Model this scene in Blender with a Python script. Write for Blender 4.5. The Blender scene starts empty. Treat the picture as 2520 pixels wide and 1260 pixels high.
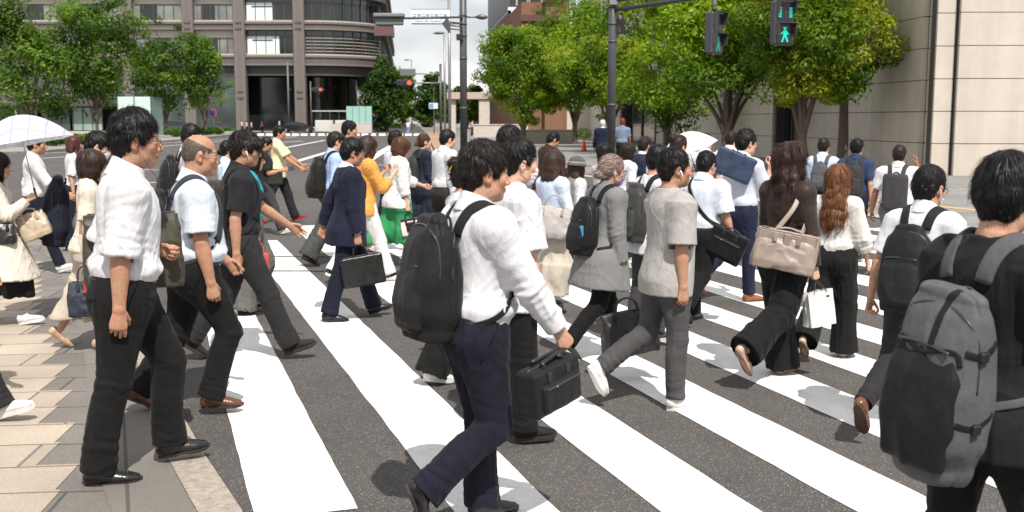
import bpy, math, random, time
import numpy as np
from mathutils import Vector, Matrix
T0 = time.time()
random.seed(7)
rng = np.random.default_rng(7)
sc = bpy.context.scene
COL = sc.collection

# ------------------------------------------------------------------ camera
CAMH = 1.72
FPX, IW, IH = 2650.0, 2520.0, 1260.0
TH = math.atan(336.0 / FPX)
cam = bpy.data.cameras.new('camera')
cam.lens, cam.sensor_width = 36.0 * FPX / IW, 36.0
cam.clip_start, cam.clip_end = 0.1, 3000
camo = bpy.data.objects.new('camera', cam)
camo.location = (0, 0, CAMH)
camo.rotation_euler = (math.pi / 2 - TH, 0, 0)
COL.objects.link(camo)
sc.camera = camo
cam.dof.use_dof = True; cam.dof.focus_distance = 7.0; cam.dof.aperture_fstop = 5.0

# ------------------------------------------------------------------ sky, sun, exposure
SUN_EL, SUN_AZ = 55.0, 164.0          # azimuth clockwise from +Y
w = bpy.data.worlds.new('World'); sc.world = w; w.use_nodes = True
nt = w.node_tree; nt.nodes.clear()
out = nt.nodes.new('ShaderNodeOutputWorld'); bg = nt.nodes.new('ShaderNodeBackground')
sky = nt.nodes.new('ShaderNodeTexSky'); sky.sky_type = 'NISHITA'; sky.sun_disc = False
sky.sun_elevation = math.radians(SUN_EL); sky.sun_rotation = math.radians(SUN_AZ)
sky.air_density, sky.dust_density, sky.ozone_density = 1.0, 2.0, 1.0
bg.inputs[1].default_value = 0.10
tc = nt.nodes.new('ShaderNodeTexCoord'); mp = nt.nodes.new('ShaderNodeMapping'); mp.inputs['Scale'].default_value = (1, 1, 3.2)
nz = nt.nodes.new('ShaderNodeTexNoise'); nz.inputs['Scale'].default_value = 2.6; nz.inputs['Detail'].default_value = 7; nz.inputs['Roughness'].default_value = .58
rp = nt.nodes.new('ShaderNodeValToRGB'); rp.color_ramp.elements[0].position = .22; rp.color_ramp.elements[1].position = .50
rp.color_ramp.elements[0].color = (.55, .55, .55, 1)
cl = nt.nodes.new('ShaderNodeTexNoise'); cl.inputs['Scale'].default_value = 5.0; cl.inputs['Detail'].default_value = 5
cr = nt.nodes.new('ShaderNodeValToRGB'); cr.color_ramp.elements[0].color = (6.3, 6.5, 6.9, 1); cr.color_ramp.elements[1].color = (9.3, 9.3, 9.3, 1)
cr.color_ramp.elements[0].position = .38; cr.color_ramp.elements[1].position = .62
mx = nt.nodes.new('ShaderNodeMix'); mx.data_type = 'RGBA'
L = nt.links.new
L(tc.outputs['Generated'], mp.inputs[0]); L(mp.outputs[0], nz.inputs['Vector']); L(mp.outputs[0], cl.inputs['Vector'])
L(nz.outputs[0], rp.inputs[0]); L(rp.outputs[0], mx.inputs[0]); L(cl.outputs[0], cr.inputs[0])
L(sky.outputs[0], mx.inputs[6]); L(cr.outputs[0], mx.inputs[7]); L(mx.outputs[2], bg.inputs[0]); L(bg.outputs[0], out.inputs[0])
sl = bpy.data.lights.new('sun', 'SUN'); sl.energy = 5.0; sl.angle = math.radians(.5); sl.color = (1, .948, .875)
slo = bpy.data.objects.new('sun', sl); COL.objects.link(slo)
_a, _e = math.radians(SUN_AZ), math.radians(SUN_EL)
SUNV = Vector((math.sin(_a) * math.cos(_e), math.cos(_a) * math.cos(_e), math.sin(_e)))
slo.rotation_euler = (-SUNV).to_track_quat('-Z', 'Y').to_euler()
slo.location = SUNV * 60
sc.view_settings.view_transform = 'Standard'; sc.view_settings.look = 'None'
sc.view_settings.exposure = 0.25; sc.view_settings.gamma = 1
sc.cycles.use_denoising = True
sc.cycles.max_bounces = 5; sc.cycles.diffuse_bounces = 3; sc.cycles.glossy_bounces = 2; sc.cycles.transmission_bounces = 4; sc.cycles.transparent_max_bounces = 6

def ground(u, v, z=0.0):
    """photo pixel -> point on the plane z"""
    x = (u - IW / 2) / FPX; y = -(v - IH / 2) / FPX
    d = (x, math.cos(TH) + y * math.sin(TH), -math.sin(TH) + y * math.cos(TH))
    t = (z - CAMH) / d[2]
    return np.array([d[0] * t, d[1] * t, z])
def at(u, v, Y):
    """photo pixel -> point at distance Y in front of the camera"""
    x = (u - IW / 2) / FPX; y = -(v - IH / 2) / FPX
    d = (x, math.cos(TH) + y * math.sin(TH), -math.sin(TH) + y * math.cos(TH))
    t = Y / d[1]
    return np.array([d[0] * t, Y, CAMH + d[2] * t])

# ------------------------------------------------------------------ scene helpers
def tag(o, label=None, cat=None, group=None, kind=None):
    if label: o['label'] = label
    if cat: o['category'] = cat
    if group: o['group'] = group
    if kind: o['kind'] = kind
    return o
def empty(name, loc=(0, 0, 0), rz=0.0, parent=None):
    o = bpy.data.objects.new(name, None); COL.objects.link(o)
    o.location = loc; o.rotation_euler = (0, 0, rz); o.empty_display_size = .1
    if parent: o.parent = parent
    return o
def mesh_obj(name, V, F, mat, parent=None, smooth=True, col=None, sharp=None):
    V = np.asarray(V, np.float32); me = bpy.data.meshes.new(name)
    if isinstance(F, np.ndarray):
        n, k = F.shape
        me.vertices.add(len(V)); me.vertices.foreach_set('co', V.ravel())
        me.loops.add(n * k); me.loops.foreach_set('vertex_index', F.astype(np.int32).ravel())
        me.polygons.add(n); me.polygons.foreach_set('loop_start', np.arange(0, n * k, k, dtype=np.int32))
        me.polygons.foreach_set('loop_total', np.full(n, k, np.int32))
        me.update(calc_edges=True)
    else:
        me.from_pydata([tuple(map(float, p)) for p in V], [], [tuple(map(int, f)) for f in F])
        me.update()
    if smooth: me.polygons.foreach_set('use_smooth', np.ones(len(me.polygons), bool))
    if sharp: me.set_sharp_from_angle(angle=math.radians(sharp))
    if col is not None:
        a = me.color_attributes.new('Col', 'FLOAT_COLOR', 'POINT')
        c4 = np.ones((len(V), 4), np.float32); c4[:, :3] = col
        a.data.foreach_set('color', c4.ravel())
    if mat: me.materials.append(mat)
    o = bpy.data.objects.new(name, me); COL.objects.link(o)
    if parent: o.parent = parent
    return o
class MB:
    """collects boxes, prisms and tubes into one mesh"""
    def __init__(s): s.V = []; s.F = []
    def add(s, V, F):
        n = len(s.V); s.V += [tuple(p) for p in V]; s.F += [tuple(i + n for i in f) for f in F]; return s
    def box(s, lo, hi, R=None, o=(0, 0, 0), bev=0.0):
        (x0, y0, z0), (x1, y1, z1) = lo, hi
        if bev <= 0:
            P = [(x0, y0, z0), (x1, y0, z0), (x1, y1, z0), (x0, y1, z0), (x0, y0, z1), (x1, y0, z1), (x1, y1, z1), (x0, y1, z1)]
            F = [(0, 3, 2, 1), (4, 5, 6, 7), (0, 1, 5, 4), (1, 2, 6, 5), (2, 3, 7, 6), (3, 0, 4, 7)]
        else:
            b = bev; P = []; F = []
            for z in (z0, z1):
                zi = b if z == z0 else -b
                P += [(x0 + b, y0 + b, z), (x1 - b, y0 + b, z), (x1 - b, y1 - b, z), (x0 + b, y1 - b, z)]
                for x, y in ((x0 + b, y0), (x1 - b, y0), (x1, y0 + b), (x1, y1 - b), (x1 - b, y1), (x0 + b, y1), (x0, y1 - b), (x0, y0 + b)): P.append((x, y, z + zi))
            F = [(0, 3, 2, 1), (12, 13, 14, 15)]
            lo8 = list(range(4, 12)); hi8 = list(range(16, 24))
            for i in range(8): j = (i + 1) % 8; F.append((lo8[i], lo8[j], hi8[j], hi8[i]))
            c = [(0, 4, 5, 1), (1, 6, 7, 2), (2, 8, 9, 3), (3, 10, 11, 0)]
            for a, p, q, d in c: F.append((a, d, q, p)); F.append((a + 12, p + 12, q + 12, d + 12))
            for a, p, q in ((0, 11, 4), (1, 5, 6), (2, 7, 8), (3, 9, 10)): F.append((a, q, p)); F.append((a + 12, p + 12, q + 12))
        o = np.array(o, float); P = np.array(P, float)
        if R is not None: P = P @ np.array(R, float).T
        return s.add(P + o, F)
    def tube(s, pts, r, n=8, cap=True):
        V, F = tube_vf(pts, r, n, cap); return s.add(V, F)
    def prism(s, poly, z0, z1, M=None):
        n = len(poly); P = [(x, y, z0) for x, y in poly] + [(x, y, z1) for x, y in poly]
        F = [tuple(reversed(range(n))), tuple(range(n, 2 * n))] + [(i, (i + 1) % n, (i + 1) % n + n, i + n) for i in range(n)]
        if M is not None: P = [tuple(M @ Vector(p)) for p in P]
        return s.add(P, F)
    def build(s, name, mat, parent=None, smooth=False, sharp=None):
        return mesh_obj(name, s.V, s.F, mat, parent, smooth, sharp=sharp)
def unit(v):
    v = np.asarray(v, float); return v / (np.linalg.norm(v) + 1e-12)
def frames_along(P, up=None):
    P = np.asarray(P, float); n = len(P)
    T = np.gradient(P, axis=0); T /= np.linalg.norm(T, axis=1)[:, None] + 1e-12
    N = np.zeros_like(P); a = np.array([0, 0, 1.0]) if abs(T[0, 2]) < .9 else np.array([1.0, 0, 0])
    N[0] = unit(a - T[0] * (a @ T[0]))
    for i in range(1, n): N[i] = unit(N[i - 1] - T[i] * (N[i - 1] @ T[i]))
    return T, N, np.cross(T, N)
def tube_vf(pts, r, n=8, cap=True):
    P = np.asarray(pts, float); T, N, B = frames_along(P); m = len(P)
    r = np.broadcast_to(np.asarray(r, float), (m,)); a = np.linspace(0, 2 * math.pi, n, endpoint=False)
    V = (P[:, None] + r[:, None, None] * (np.cos(a)[None, :, None] * N[:, None] + np.sin(a)[None, :, None] * B[:, None])).reshape(-1, 3)
    F = []
    for i in range(m - 1):
        for j in range(n): k = (j + 1) % n; F.append((i * n + j, i * n + k, (i + 1) * n + k, (i + 1) * n + j))
    if cap: F.append(tuple(reversed(range(n)))); F.append(tuple(range((m - 1) * n, m * n)))
    return V, F
def ribbon_vf(P, N, wd, th):
    """flat band along P with surface normals N, rounded rectangular section"""
    P = np.asarray(P, float); N = np.asarray(N, float); m = len(P)
    T = np.gradient(P, axis=0); T /= np.linalg.norm(T, axis=1)[:, None] + 1e-12
    N = N - T * (N * T).sum(1)[:, None]; N /= np.linalg.norm(N, axis=1)[:, None] + 1e-12
    B = np.cross(T, N); wd = np.broadcast_to(np.asarray(wd, float), (m,))
    sec = [(-.5, .15), (-.42, .5), (-.2, .62), (.2, .62), (.42, .5), (.5, .15), (.46, -.5), (-.46, -.5)]
    V = np.stack([P + B * (a * wd)[:, None] + N * (b * th) for a, b in sec], 1).reshape(-1, 3)
    n = 8; F = [(i * n + j, (i + 1) * n + j, (i + 1) * n + (j + 1) % n, i * n + (j + 1) % n) for i in range(m - 1) for j in range(n)]
    F.append(tuple(range(n))); F.append(tuple(reversed(range((m - 1) * n, m * n))))
    return V, F
def spline(ctrl, n=40):
    """Catmull-Rom through the control points"""
    C = np.asarray(ctrl, float); C = np.vstack([2 * C[0] - C[1], C, 2 * C[-1] - C[-2]]); k = len(C) - 3
    t = np.linspace(0, k, n); i = np.minimum(t.astype(int), k - 1); f = (t - i)[:, None]
    a, b, c, d = C[i], C[i + 1], C[i + 2], C[i + 3]
    return .5 * (2 * b + (c - a) * f + (2 * a - 5 * b + 4 * c - d) * f ** 2 + (3 * b - a - 3 * c + d) * f ** 3)

# ------------------------------------------------------------------ numpy noise
def _hash(i, j, k):
    h = (i.astype(np.uint32) * np.uint32(0x8da6b343)) ^ (j.astype(np.uint32) * np.uint32(0xd8163841)) ^ (k.astype(np.uint32) * np.uint32(0xcb1ab31f))
    h ^= h >> np.uint32(13); h *= np.uint32(0x5bd1e995); h ^= h >> np.uint32(15)
    return (h & np.uint32(0xffff)).astype(np.float32) / 32767.5 - 1
def noise(P):
    P = np.asarray(P, np.float32); i = np.floor(P).astype(np.int64); f = P - i; f = f * f * (3 - 2 * f)
    x, y, z = i[:, 0], i[:, 1], i[:, 2]; fx, fy, fz = f[:, 0], f[:, 1], f[:, 2]
    def c(a, b, d): return _hash(x + a, y + b, z + d)
    l0 = (c(0, 0, 0) * (1 - fx) + c(1, 0, 0) * fx) * (1 - fy) + (c(0, 1, 0) * (1 - fx) + c(1, 1, 0) * fx) * fy
    l1 = (c(0, 0, 1) * (1 - fx) + c(1, 0, 1) * fx) * (1 - fy) + (c(0, 1, 1) * (1 - fx) + c(1, 1, 1) * fx) * fy
    return l0 * (1 - fz) + l1 * fz
def ridge(P):
    return 1 - 2.2 * np.abs(noise(P))

# ------------------------------------------------------------------ implicit surfaces
class Grid:
    def __init__(s, lo, hi, v):
        s.lo = np.asarray(lo, float); s.v = v
        n = np.maximum(np.ceil((np.asarray(hi) - s.lo) / v).astype(int) + 1, 4)
        s.f = np.full(n, .25, np.float32); s.n = n
        s.ax = [(s.lo[i] + np.arange(n[i]) * v).astype(np.float32) for i in range(3)]
    def add(s, prim, k=.01, mode='u', frame=None):
        fn, lo, hi = prim
        lo = np.asarray(lo, float) - k - 2 * s.v; hi = np.asarray(hi, float) + k + 2 * s.v
        if frame is not None:
            o, R, sc_ = frame
            c = (lo + hi) / 2 * sc_; h = (hi - lo) / 2 * sc_; cw = R @ c + o; hw = np.abs(R) @ h
            blo, bhi = cw - hw, cw + hw
        else: blo, bhi = lo, hi
        a = np.clip(np.floor((blo - s.lo) / s.v).astype(int), 0, s.n); b = np.clip(np.ceil((bhi - s.lo) / s.v).astype(int) + 1, 0, s.n)
        if (b <= a).any(): return s
        X = s.ax[0][a[0]:b[0], None, None]; Y = s.ax[1][None, a[1]:b[1], None]; Z = s.ax[2][None, None, a[2]:b[2]]
        if frame is not None:
            R = R.astype(np.float32); o = o.astype(np.float32); dx, dy, dz = X - o[0], Y - o[1], Z - o[2]; q = np.float32(1 / sc_)
            d = fn((dx * R[0, 0] + dy * R[1, 0] + dz * R[2, 0]) * q, (dx * R[0, 1] + dy * R[1, 1] + dz * R[2, 1]) * q, (dx * R[0, 2] + dy * R[1, 2] + dz * R[2, 2]) * q) * np.float32(sc_)
        else: d = fn(X, Y, Z)
        S = (slice(a[0], b[0]), slice(a[1], b[1]), slice(a[2], b[2])); f = s.f[S]
        if mode == 'u':
            r = np.minimum(f, d)
            if k > 0: h = np.maximum(k - np.abs(f - d), 0) / k; r = r - h * h * (k / 4)
        else:
            if mode == 's': d = -d
            r = np.maximum(f, d)
            if k > 0: h = np.maximum(k - np.abs(f - d), 0) / k; r = r + h * h * (k / 4)
        s.f[S] = r
        return s
    def mesh(s, smooth=1):
        f = s.f; f[0] = f[-1] = .2; f[:, 0] = f[:, -1] = .2; f[:, :, 0] = f[:, :, -1] = .2
        ins = f < 0
        nz = np.array(f.shape) - 1
        c = np.zeros(nz, np.int8)
        for i in (0, 1):
            for j in (0, 1):
                for k in (0, 1): c += ins[i:i + nz[0], j:j + nz[1], k:k + nz[2]]
        act = np.argwhere((c > 0) & (c < 8))
        if len(act) == 0: return np.zeros((0, 3)), np.zeros((0, 4), int)
        idx = np.full(nz, -1, np.int32); idx[act[:, 0], act[:, 1], act[:, 2]] = np.arange(len(act))
        off = np.array([(i, j, k) for i in (0, 1) for j in (0, 1) for k in (0, 1)])
        vals = np.stack([f[act[:, 0] + o[0], act[:, 1] + o[1], act[:, 2] + o[2]] for o in off], 1)
        acc = np.zeros((len(act), 3), np.float32); cnt = np.zeros(len(act), np.float32)
        for a in range(8):
            for b in range(a + 1, 8):
                if np.abs(off[a] - off[b]).sum() != 1: continue
                va, vb = vals[:, a], vals[:, b]; m = (va < 0) != (vb < 0)
                t = np.where(m, va / np.where(m, va - vb, 1), 0)
                p = off[a] + t[:, None] * (off[b] - off[a]); acc += p * m[:, None]; cnt += m
        V = (acc / cnt[:, None] + act) * s.v + s.lo
        Q = []
        for ax in range(3):
            b1, b2 = (ax + 1) % 3, (ax + 2) % 3
            sl0 = [slice(1, -1)] * 3; sl1 = [slice(1, -1)] * 3; sl0[ax] = slice(0, -1); sl1[ax] = slice(1, None)
            A, B = ins[tuple(sl0)], ins[tuple(sl1)]
            e = np.argwhere(A != B); 
            if len(e) == 0: continue
            flip = A[e[:, 0], e[:, 1], e[:, 2]]
            base = e.copy(); base[:, b1] += 1; base[:, b2] += 1
            def g(d1, d2):
                q = base.copy(); q[:, b1] -= d1; q[:, b2] -= d2
                return idx[q[:, 0], q[:, 1], q[:, 2]]
            q = np.stack([g(1, 1), g(0, 1), g(0, 0), g(1, 0)], 1)
            q[~flip] = q[~flip][:, ::-1]
            Q.append(q)
        Q = np.concatenate(Q); Q = Q[(Q >= 0).all(1)]
        for _ in range(smooth): V = relax(V, Q)
        return V, Q
    def sample(s, P):
        q = (np.asarray(P) - s.lo) / s.v; q = np.clip(q, 0, np.array(s.f.shape) - 1.001); i = q.astype(int); t = q - i
        r = 0
        for a in (0, 1):
            for b in (0, 1):
                for c in (0, 1):
                    wgt = (t[:, 0] if a else 1 - t[:, 0]) * (t[:, 1] if b else 1 - t[:, 1]) * (t[:, 2] if c else 1 - t[:, 2])
                    r = r + wgt * s.f[i[:, 0] + a, i[:, 1] + b, i[:, 2] + c]
        return r
    def grad(s, P):
        e = s.v * 1.5; P = np.asarray(P, float); g = np.stack([s.sample(P + d) - s.sample(P - d) for d in np.eye(3) * e], 1)
        return g / (np.linalg.norm(g, axis=1)[:, None] + 1e-9)
    def snap(s, P, off=0.0, it=6, only_in=False):
        """moves points on to the surface (plus an offset)"""
        P = np.array(P, float)
        for _ in range(it):
            d = s.sample(P) - off; d = np.clip(d, -.03, .03)
            if only_in: d = np.minimum(d, 0)
            P = P - s.grad(P) * (d * .9)[:, None]
        return P, s.grad(P)
def relax(V, Q, lam=.5):
    n = len(V); e = np.concatenate([Q[:, [i, (i + 1) % Q.shape[1]]] for i in range(Q.shape[1])])
    cnt = np.bincount(e[:, 0], minlength=n) + np.bincount(e[:, 1], minlength=n)
    A = np.stack([np.bincount(e[:, 0], V[e[:, 1], i], n) + np.bincount(e[:, 1], V[e[:, 0], i], n) for i in range(3)], 1)
    return V + lam * (A / np.maximum(cnt, 1)[:, None] - V)
def normals(V, Q):
    n = np.cross(V[Q[:, 2]] - V[Q[:, 0]], V[Q[:, 3]] - V[Q[:, 1]]) if Q.shape[1] == 4 else np.cross(V[Q[:, 1]] - V[Q[:, 0]], V[Q[:, 2]] - V[Q[:, 0]])
    N = np.zeros_like(V)
    for k in range(Q.shape[1]):
        for i in range(3): N[:, i] += np.bincount(Q[:, k], n[:, i], len(V))
    return N / (np.linalg.norm(N, axis=1)[:, None] + 1e-12)
def ell(c, r, R=None):
    c = np.asarray(c, float); r = np.broadcast_to(np.asarray(r, float), (3,))
    m = r.max(); c32 = c.astype(np.float32); r32 = r.astype(np.float32)
    def fn(X, Y, Z):
        x, y, z = X - c32[0], Y - c32[1], Z - c32[2]
        if R is not None:
            x, y, z = x * R[0, 0] + y * R[1, 0] + z * R[2, 0], x * R[0, 1] + y * R[1, 1] + z * R[2, 1], x * R[0, 2] + y * R[1, 2] + z * R[2, 2]
        if r.min() == r.max(): return np.sqrt(x * x + y * y + z * z) - r32[0]
        x, y, z = x / r32[0], y / r32[1], z / r32[2]
        k0 = np.sqrt(x * x + y * y + z * z); k1 = np.sqrt((x / r32[0]) ** 2 + (y / r32[1]) ** 2 + (z / r32[2]) ** 2)
        return k0 * (k0 - 1) / (k1 + 1e-6)
    return fn, c - (m if R is not None else r), c + (m if R is not None else r)
def cap(a, b, r1, r2):
    return limb(a, b, [(0, r1, r1), (1, r2, r2)], (.13, .97, .2))
def limb(a, b, prof, ax=(1, 0, 0), flat=False, p=2.0, pad=0.0):
    """tapered limb from a to b; prof rows (t, r along ax, r across, [shift along ax])"""
    a = np.asarray(a, float); b = np.asarray(b, float); Ln = np.linalg.norm(b - a); u = (b - a) / Ln
    ax = np.asarray(ax, float); n1 = ax - u * (ax @ u); n1 /= np.linalg.norm(n1) + 1e-9; n2 = np.cross(u, n1)
    T = np.array([q[0] for q in prof], float); R1 = np.array([q[1] for q in prof]); R2 = np.array([q[2] for q in prof]); O = np.array([(q[3] if len(q) > 3 else 0) for q in prof])
    tt = np.linspace(0, 1, 49)
    if len(T) > 2:
        ker = np.array([1, 2, 3, 2, 1]) / 9.
        sm = lambda y: np.convolve(np.pad(np.interp(tt, T, y), 2, mode='edge'), ker, 'valid')
    else: sm = lambda y: np.interp(tt, T, y)
    R1, R2, O = sm(R1).astype(np.float32), sm(R2).astype(np.float32), sm(O).astype(np.float32); m = max(R1.max(), R2.max()) + np.abs(O).max() + pad
    ends = np.stack([a, b]); f32 = np.float32
    u_, n1_, n2_, a_ = u.astype(f32), n1.astype(f32), n2.astype(f32), a.astype(f32)
    same = np.allclose(R1, R2) and p == 2
    noshift = np.abs(O).max() == 0
    def fn(X, Y, Z):
        x, y, z = X - a_[0], Y - a_[1], Z - a_[2]
        s = x * u_[0] + y * u_[1] + z * u_[2]; q1 = x * n1_[0] + y * n1_[1] + z * n1_[2]; q2 = x * n2_[0] + y * n2_[1] + z * n2_[2]
        t = np.clip(s / f32(Ln), 0, 1); e = s - t * f32(Ln); i = t * 48; i0 = np.minimum(i.astype(np.int16), 47); fr = i - i0
        r1 = R1[i0] * (1 - fr) + R1[i0 + 1] * fr
        if not noshift: q1 = q1 - (O[i0] * (1 - fr) + O[i0 + 1] * fr)
        if same:
            if flat: return np.maximum(np.sqrt(q1 * q1 + q2 * q2) - r1, np.maximum(-s, s - f32(Ln)))
            return np.sqrt(q1 * q1 + q2 * q2 + e * e) - r1
        r2 = R2[i0] * (1 - fr) + R2[i0 + 1] * fr; mn = np.minimum(r1, r2)
        if not flat: ee = e / mn
        if p == 2:
            A = (q1 / r1) ** 2 + (q2 / r2) ** 2
            k0 = np.sqrt(A); k1 = np.sqrt((q1 / r1 / r1) ** 2 + (q2 / r2 / r2) ** 2) + f32(1e-5)
            if flat: return np.maximum(k0 * (k0 - 1) / k1, np.maximum(-s, s - f32(Ln)))
            k0b = np.sqrt(A + ee * ee); k1b = np.sqrt((q1 / r1 / r1) ** 2 + (q2 / r2 / r2) ** 2 + (ee / mn) ** 2) + f32(1e-5)
            return k0b * (k0b - 1) / k1b
        A = np.abs(q1 / r1) ** f32(p) + np.abs(q2 / r2) ** f32(p)
        if flat: return np.maximum((A ** f32(1 / p) - 1) * mn, np.maximum(-s, s - f32(Ln)))
        return ((A + np.abs(ee) ** f32(p)) ** f32(1 / p) - 1) * mn
    return fn, ends.min(0) - m, ends.max(0) + m
def rbox(c, h, r):
    c = np.asarray(c, float); h = np.asarray(h, float)
    def fn(X, Y, Z):
        x, y, z = np.abs(X - c[0]) - (h[0] - r), np.abs(Y - c[1]) - (h[1] - r), np.abs(Z - c[2]) - (h[2] - r)
        return (np.sqrt(np.maximum(x, 0) ** 2 + np.maximum(y, 0) ** 2 + np.maximum(z, 0) ** 2) + np.minimum(np.maximum(x, np.maximum(y, z)), 0) - r).astype(np.float32)
    return fn, c - h, c + h
def half(pt, n, lo, hi):
    """half space on the side n points to"""
    n = unit(n).astype(np.float32); pt = np.asarray(pt, np.float32)
    return (lambda X, Y, Z: -((X - pt[0]) * n[0] + (Y - pt[1]) * n[1] + (Z - pt[2]) * n[2])), lo, hi
def Rx(a): c, s = math.cos(a), math.sin(a); return np.array([[1, 0, 0], [0, c, -s], [0, s, c]])
def Ry(a): c, s = math.cos(a), math.sin(a); return np.array([[c, 0, s], [0, 1, 0], [-s, 0, c]])
def Rz(a): c, s = math.cos(a), math.sin(a); return np.array([[c, -s, 0], [s, c, 0], [0, 0, 1]])
rad = math.radians

# ------------------------------------------------------------------ materials
MATS = {}
def nodes(name):
    m = bpy.data.materials.new(name); m.use_nodes = True; n = m.node_tree.nodes; n.clear()
    o = n.new('ShaderNodeOutputMaterial'); b = n.new('ShaderNodeBsdfPrincipled'); m.node_tree.links.new(b.outputs[0], o.inputs[0])
    return m, m.node_tree, b
def N(t, ty, **kw):
    n = t.nodes.new(ty)
    for k, v in kw.items():
        if k in n.inputs: n.inputs[k].default_value = v
        else: setattr(n, k, v)
    return n
def ramp(t, src, stops):
    r = t.nodes.new('ShaderNodeValToRGB'); e = r.color_ramp.elements
    while len(e) < len(stops): e.new(.5)
    for i, (p, c) in enumerate(stops):
        e[i].position = p; e[i].color = (*c, 1) if len(c) == 3 else c
    t.links.new(src, r.inputs[0]); return r.outputs[0]
def g3(x): return (x, x, x)
def mul(t, a, b, f=1.0, mode='MULTIPLY'):
    m = t.nodes.new('ShaderNodeMix'); m.data_type = 'RGBA'; m.blend_type = mode; m.inputs[0].default_value = f
    for i, s in ((6, a), (7, b)):
        if isinstance(s, (tuple, list)): m.inputs[i].default_value = (*s[:3], 1)
        else: t.links.new(s, m.inputs[i])
    return m.outputs[2]
def bump(t, b, h, s=.3, d=.01, prev=None):
    n = t.nodes.new('ShaderNodeBump'); n.inputs['Strength'].default_value = s; n.inputs['Distance'].default_value = d
    t.links.new(h, n.inputs['Height'])
    if prev is not None: t.links.new(prev, n.inputs['Normal'])
    if b is not None: t.links.new(n.outputs[0], b.inputs['Normal'])
    return n.outputs[0]
def tex(t, ty='noise', scale=10, detail=4, rough=.55, coord='Object', stretch=None, out=0):
    c = t.nodes.new('ShaderNodeTexCoord'); v = c.outputs[coord]
    if stretch:
        m = t.nodes.new('ShaderNodeMapping'); m.inputs['Scale'].default_value = stretch; t.links.new(v, m.inputs[0]); v = m.outputs[0]
    if ty == 'noise': n = N(t, 'ShaderNodeTexNoise', Scale=scale, Detail=detail, Roughness=rough)
    elif ty == 'voronoi': n = N(t, 'ShaderNodeTexVoronoi', Scale=scale)
    elif ty == 'wave': n = N(t, 'ShaderNodeTexWave', Scale=scale, Distortion=2.0)
    t.links.new(v, n.inputs['Vector']); return n.outputs[out]
def simple(key, color, rough=.6, metal=0.0, var=.12, scale=30, spec=.5, bmp=0.0, coat=0.0):
    k = ('simple', key)
    if k in MATS: return MATS[k]
    m, t, b = nodes(key)
    n = tex(t, 'noise', scale, 5)
    c = ramp(t, n, [(.25, tuple(x * (1 - var) for x in color)), (.75, tuple(min(1, x * (1 + var)) for x in color))])
    t.links.new(c, b.inputs['Base Color']); b.inputs['Roughness'].default_value = rough; b.inputs['Metallic'].default_value = metal
    b.inputs['Specular IOR Level'].default_value = spec; b.inputs['Coat Weight'].default_value = coat
    if bmp: bump(t, b, n, bmp, .01)
    MATS[k] = m; return m
def cloth(color, rough=.85, kind='plain', spec=.25):
    spec = min(spec, .14)
    k = ('cloth', tuple(round(c, 4) for c in color), rough, kind)
    if k in MATS: return MATS[k]
    m, t, b = nodes('cloth')
    n = tex(t, 'noise', 14, 3)
    v = .03 if max(color) > .1 else .12
    c = ramp(t, n, [(.3, tuple(x * (1 - v) for x in color)), (.7, tuple(min(1, x * (1 + v)) for x in color))])
    if kind == 'heather':
        n2 = tex(t, 'noise', 520, 2, stretch=(1, 1, .4)); c = mul(t, c, ramp(t, n2, [(.35, g3(.84)), (.62, g3(1.08))]))
    if kind == 'check':
        w1 = tex(t, 'wave', 9); c = mul(t, c, ramp(t, w1, [(.80, g3(1)), (.9, (.62, .62, .74))]))
    t.links.new(c, b.inputs['Base Color']); b.inputs['Roughness'].default_value = rough; b.inputs['Specular IOR Level'].default_value = spec
    b.inputs['Sheen Weight'].default_value = .03; b.inputs['Sheen Roughness'].default_value = .5
    w1 = tex(t, 'noise', 16, 4, .6, stretch=(1, 1, .45)); nn = bump(t, None, w1, .5, .02)
    f = tex(t, 'noise', 600, 1); bump(t, b, f, .12, .002, nn)
    MATS[k] = m; return m
def leather(color, rough=.35, grain=.12):
    k = ('leather', tuple(round(c, 4) for c in color), rough)
    if k in MATS: return MATS[k]
    m, t, b = nodes('leather')
    n = tex(t, 'noise', 12, 4)
    c = ramp(t, n, [(.3, tuple(x * .82 for x in color)), (.7, tuple(min(1, x * 1.15) for x in color))])
    t.links.new(c, b.inputs['Base Color']); r = ramp(t, n, [(.3, g3(rough * .8)), (.7, g3(min(1, rough * 1.35)))]); t.links.new(r, b.inputs['Roughness'])
    w1 = tex(t, 'noise', 22, 3); nn = bump(t, None, w1, .2, .01)
    v = tex(t, 'voronoi', 330); bump(t, b, v, grain, .002, nn)
    MATS[k] = m; return m
def skin_mat():
    if 'skin' in MATS: return MATS['skin']
    m, t, b = nodes('skin')
    a = t.nodes.new('ShaderNodeVertexColor'); a.layer_name = 'Col'
    n = tex(t, 'noise', 60, 5); c = mul(t, a.outputs[0], ramp(t, n, [(.3, (.84, .78, .75)), (.7, (1.08, 1.08, 1.08))])); n3 = tex(t, 'noise', 17, 3); c = mul(t, c, ramp(t, n3, [(.35, (1.0, .90, .86)), (.6, (1.02, 1.02, 1.02))]))
    t.links.new(c, b.inputs['Base Color']); b.inputs['Roughness'].default_value = .55; b.inputs['Specular IOR Level'].default_value = .3
    b.inputs['Subsurface Weight'].default_value = .05; b.inputs['Subsurface Scale'].default_value = .008; b.inputs['Subsurface Radius'].default_value = (1, .35, .18)
    bump(t, b, tex(t, 'noise', 260, 3), .10, .002)
    MATS['skin'] = m; return m
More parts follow.
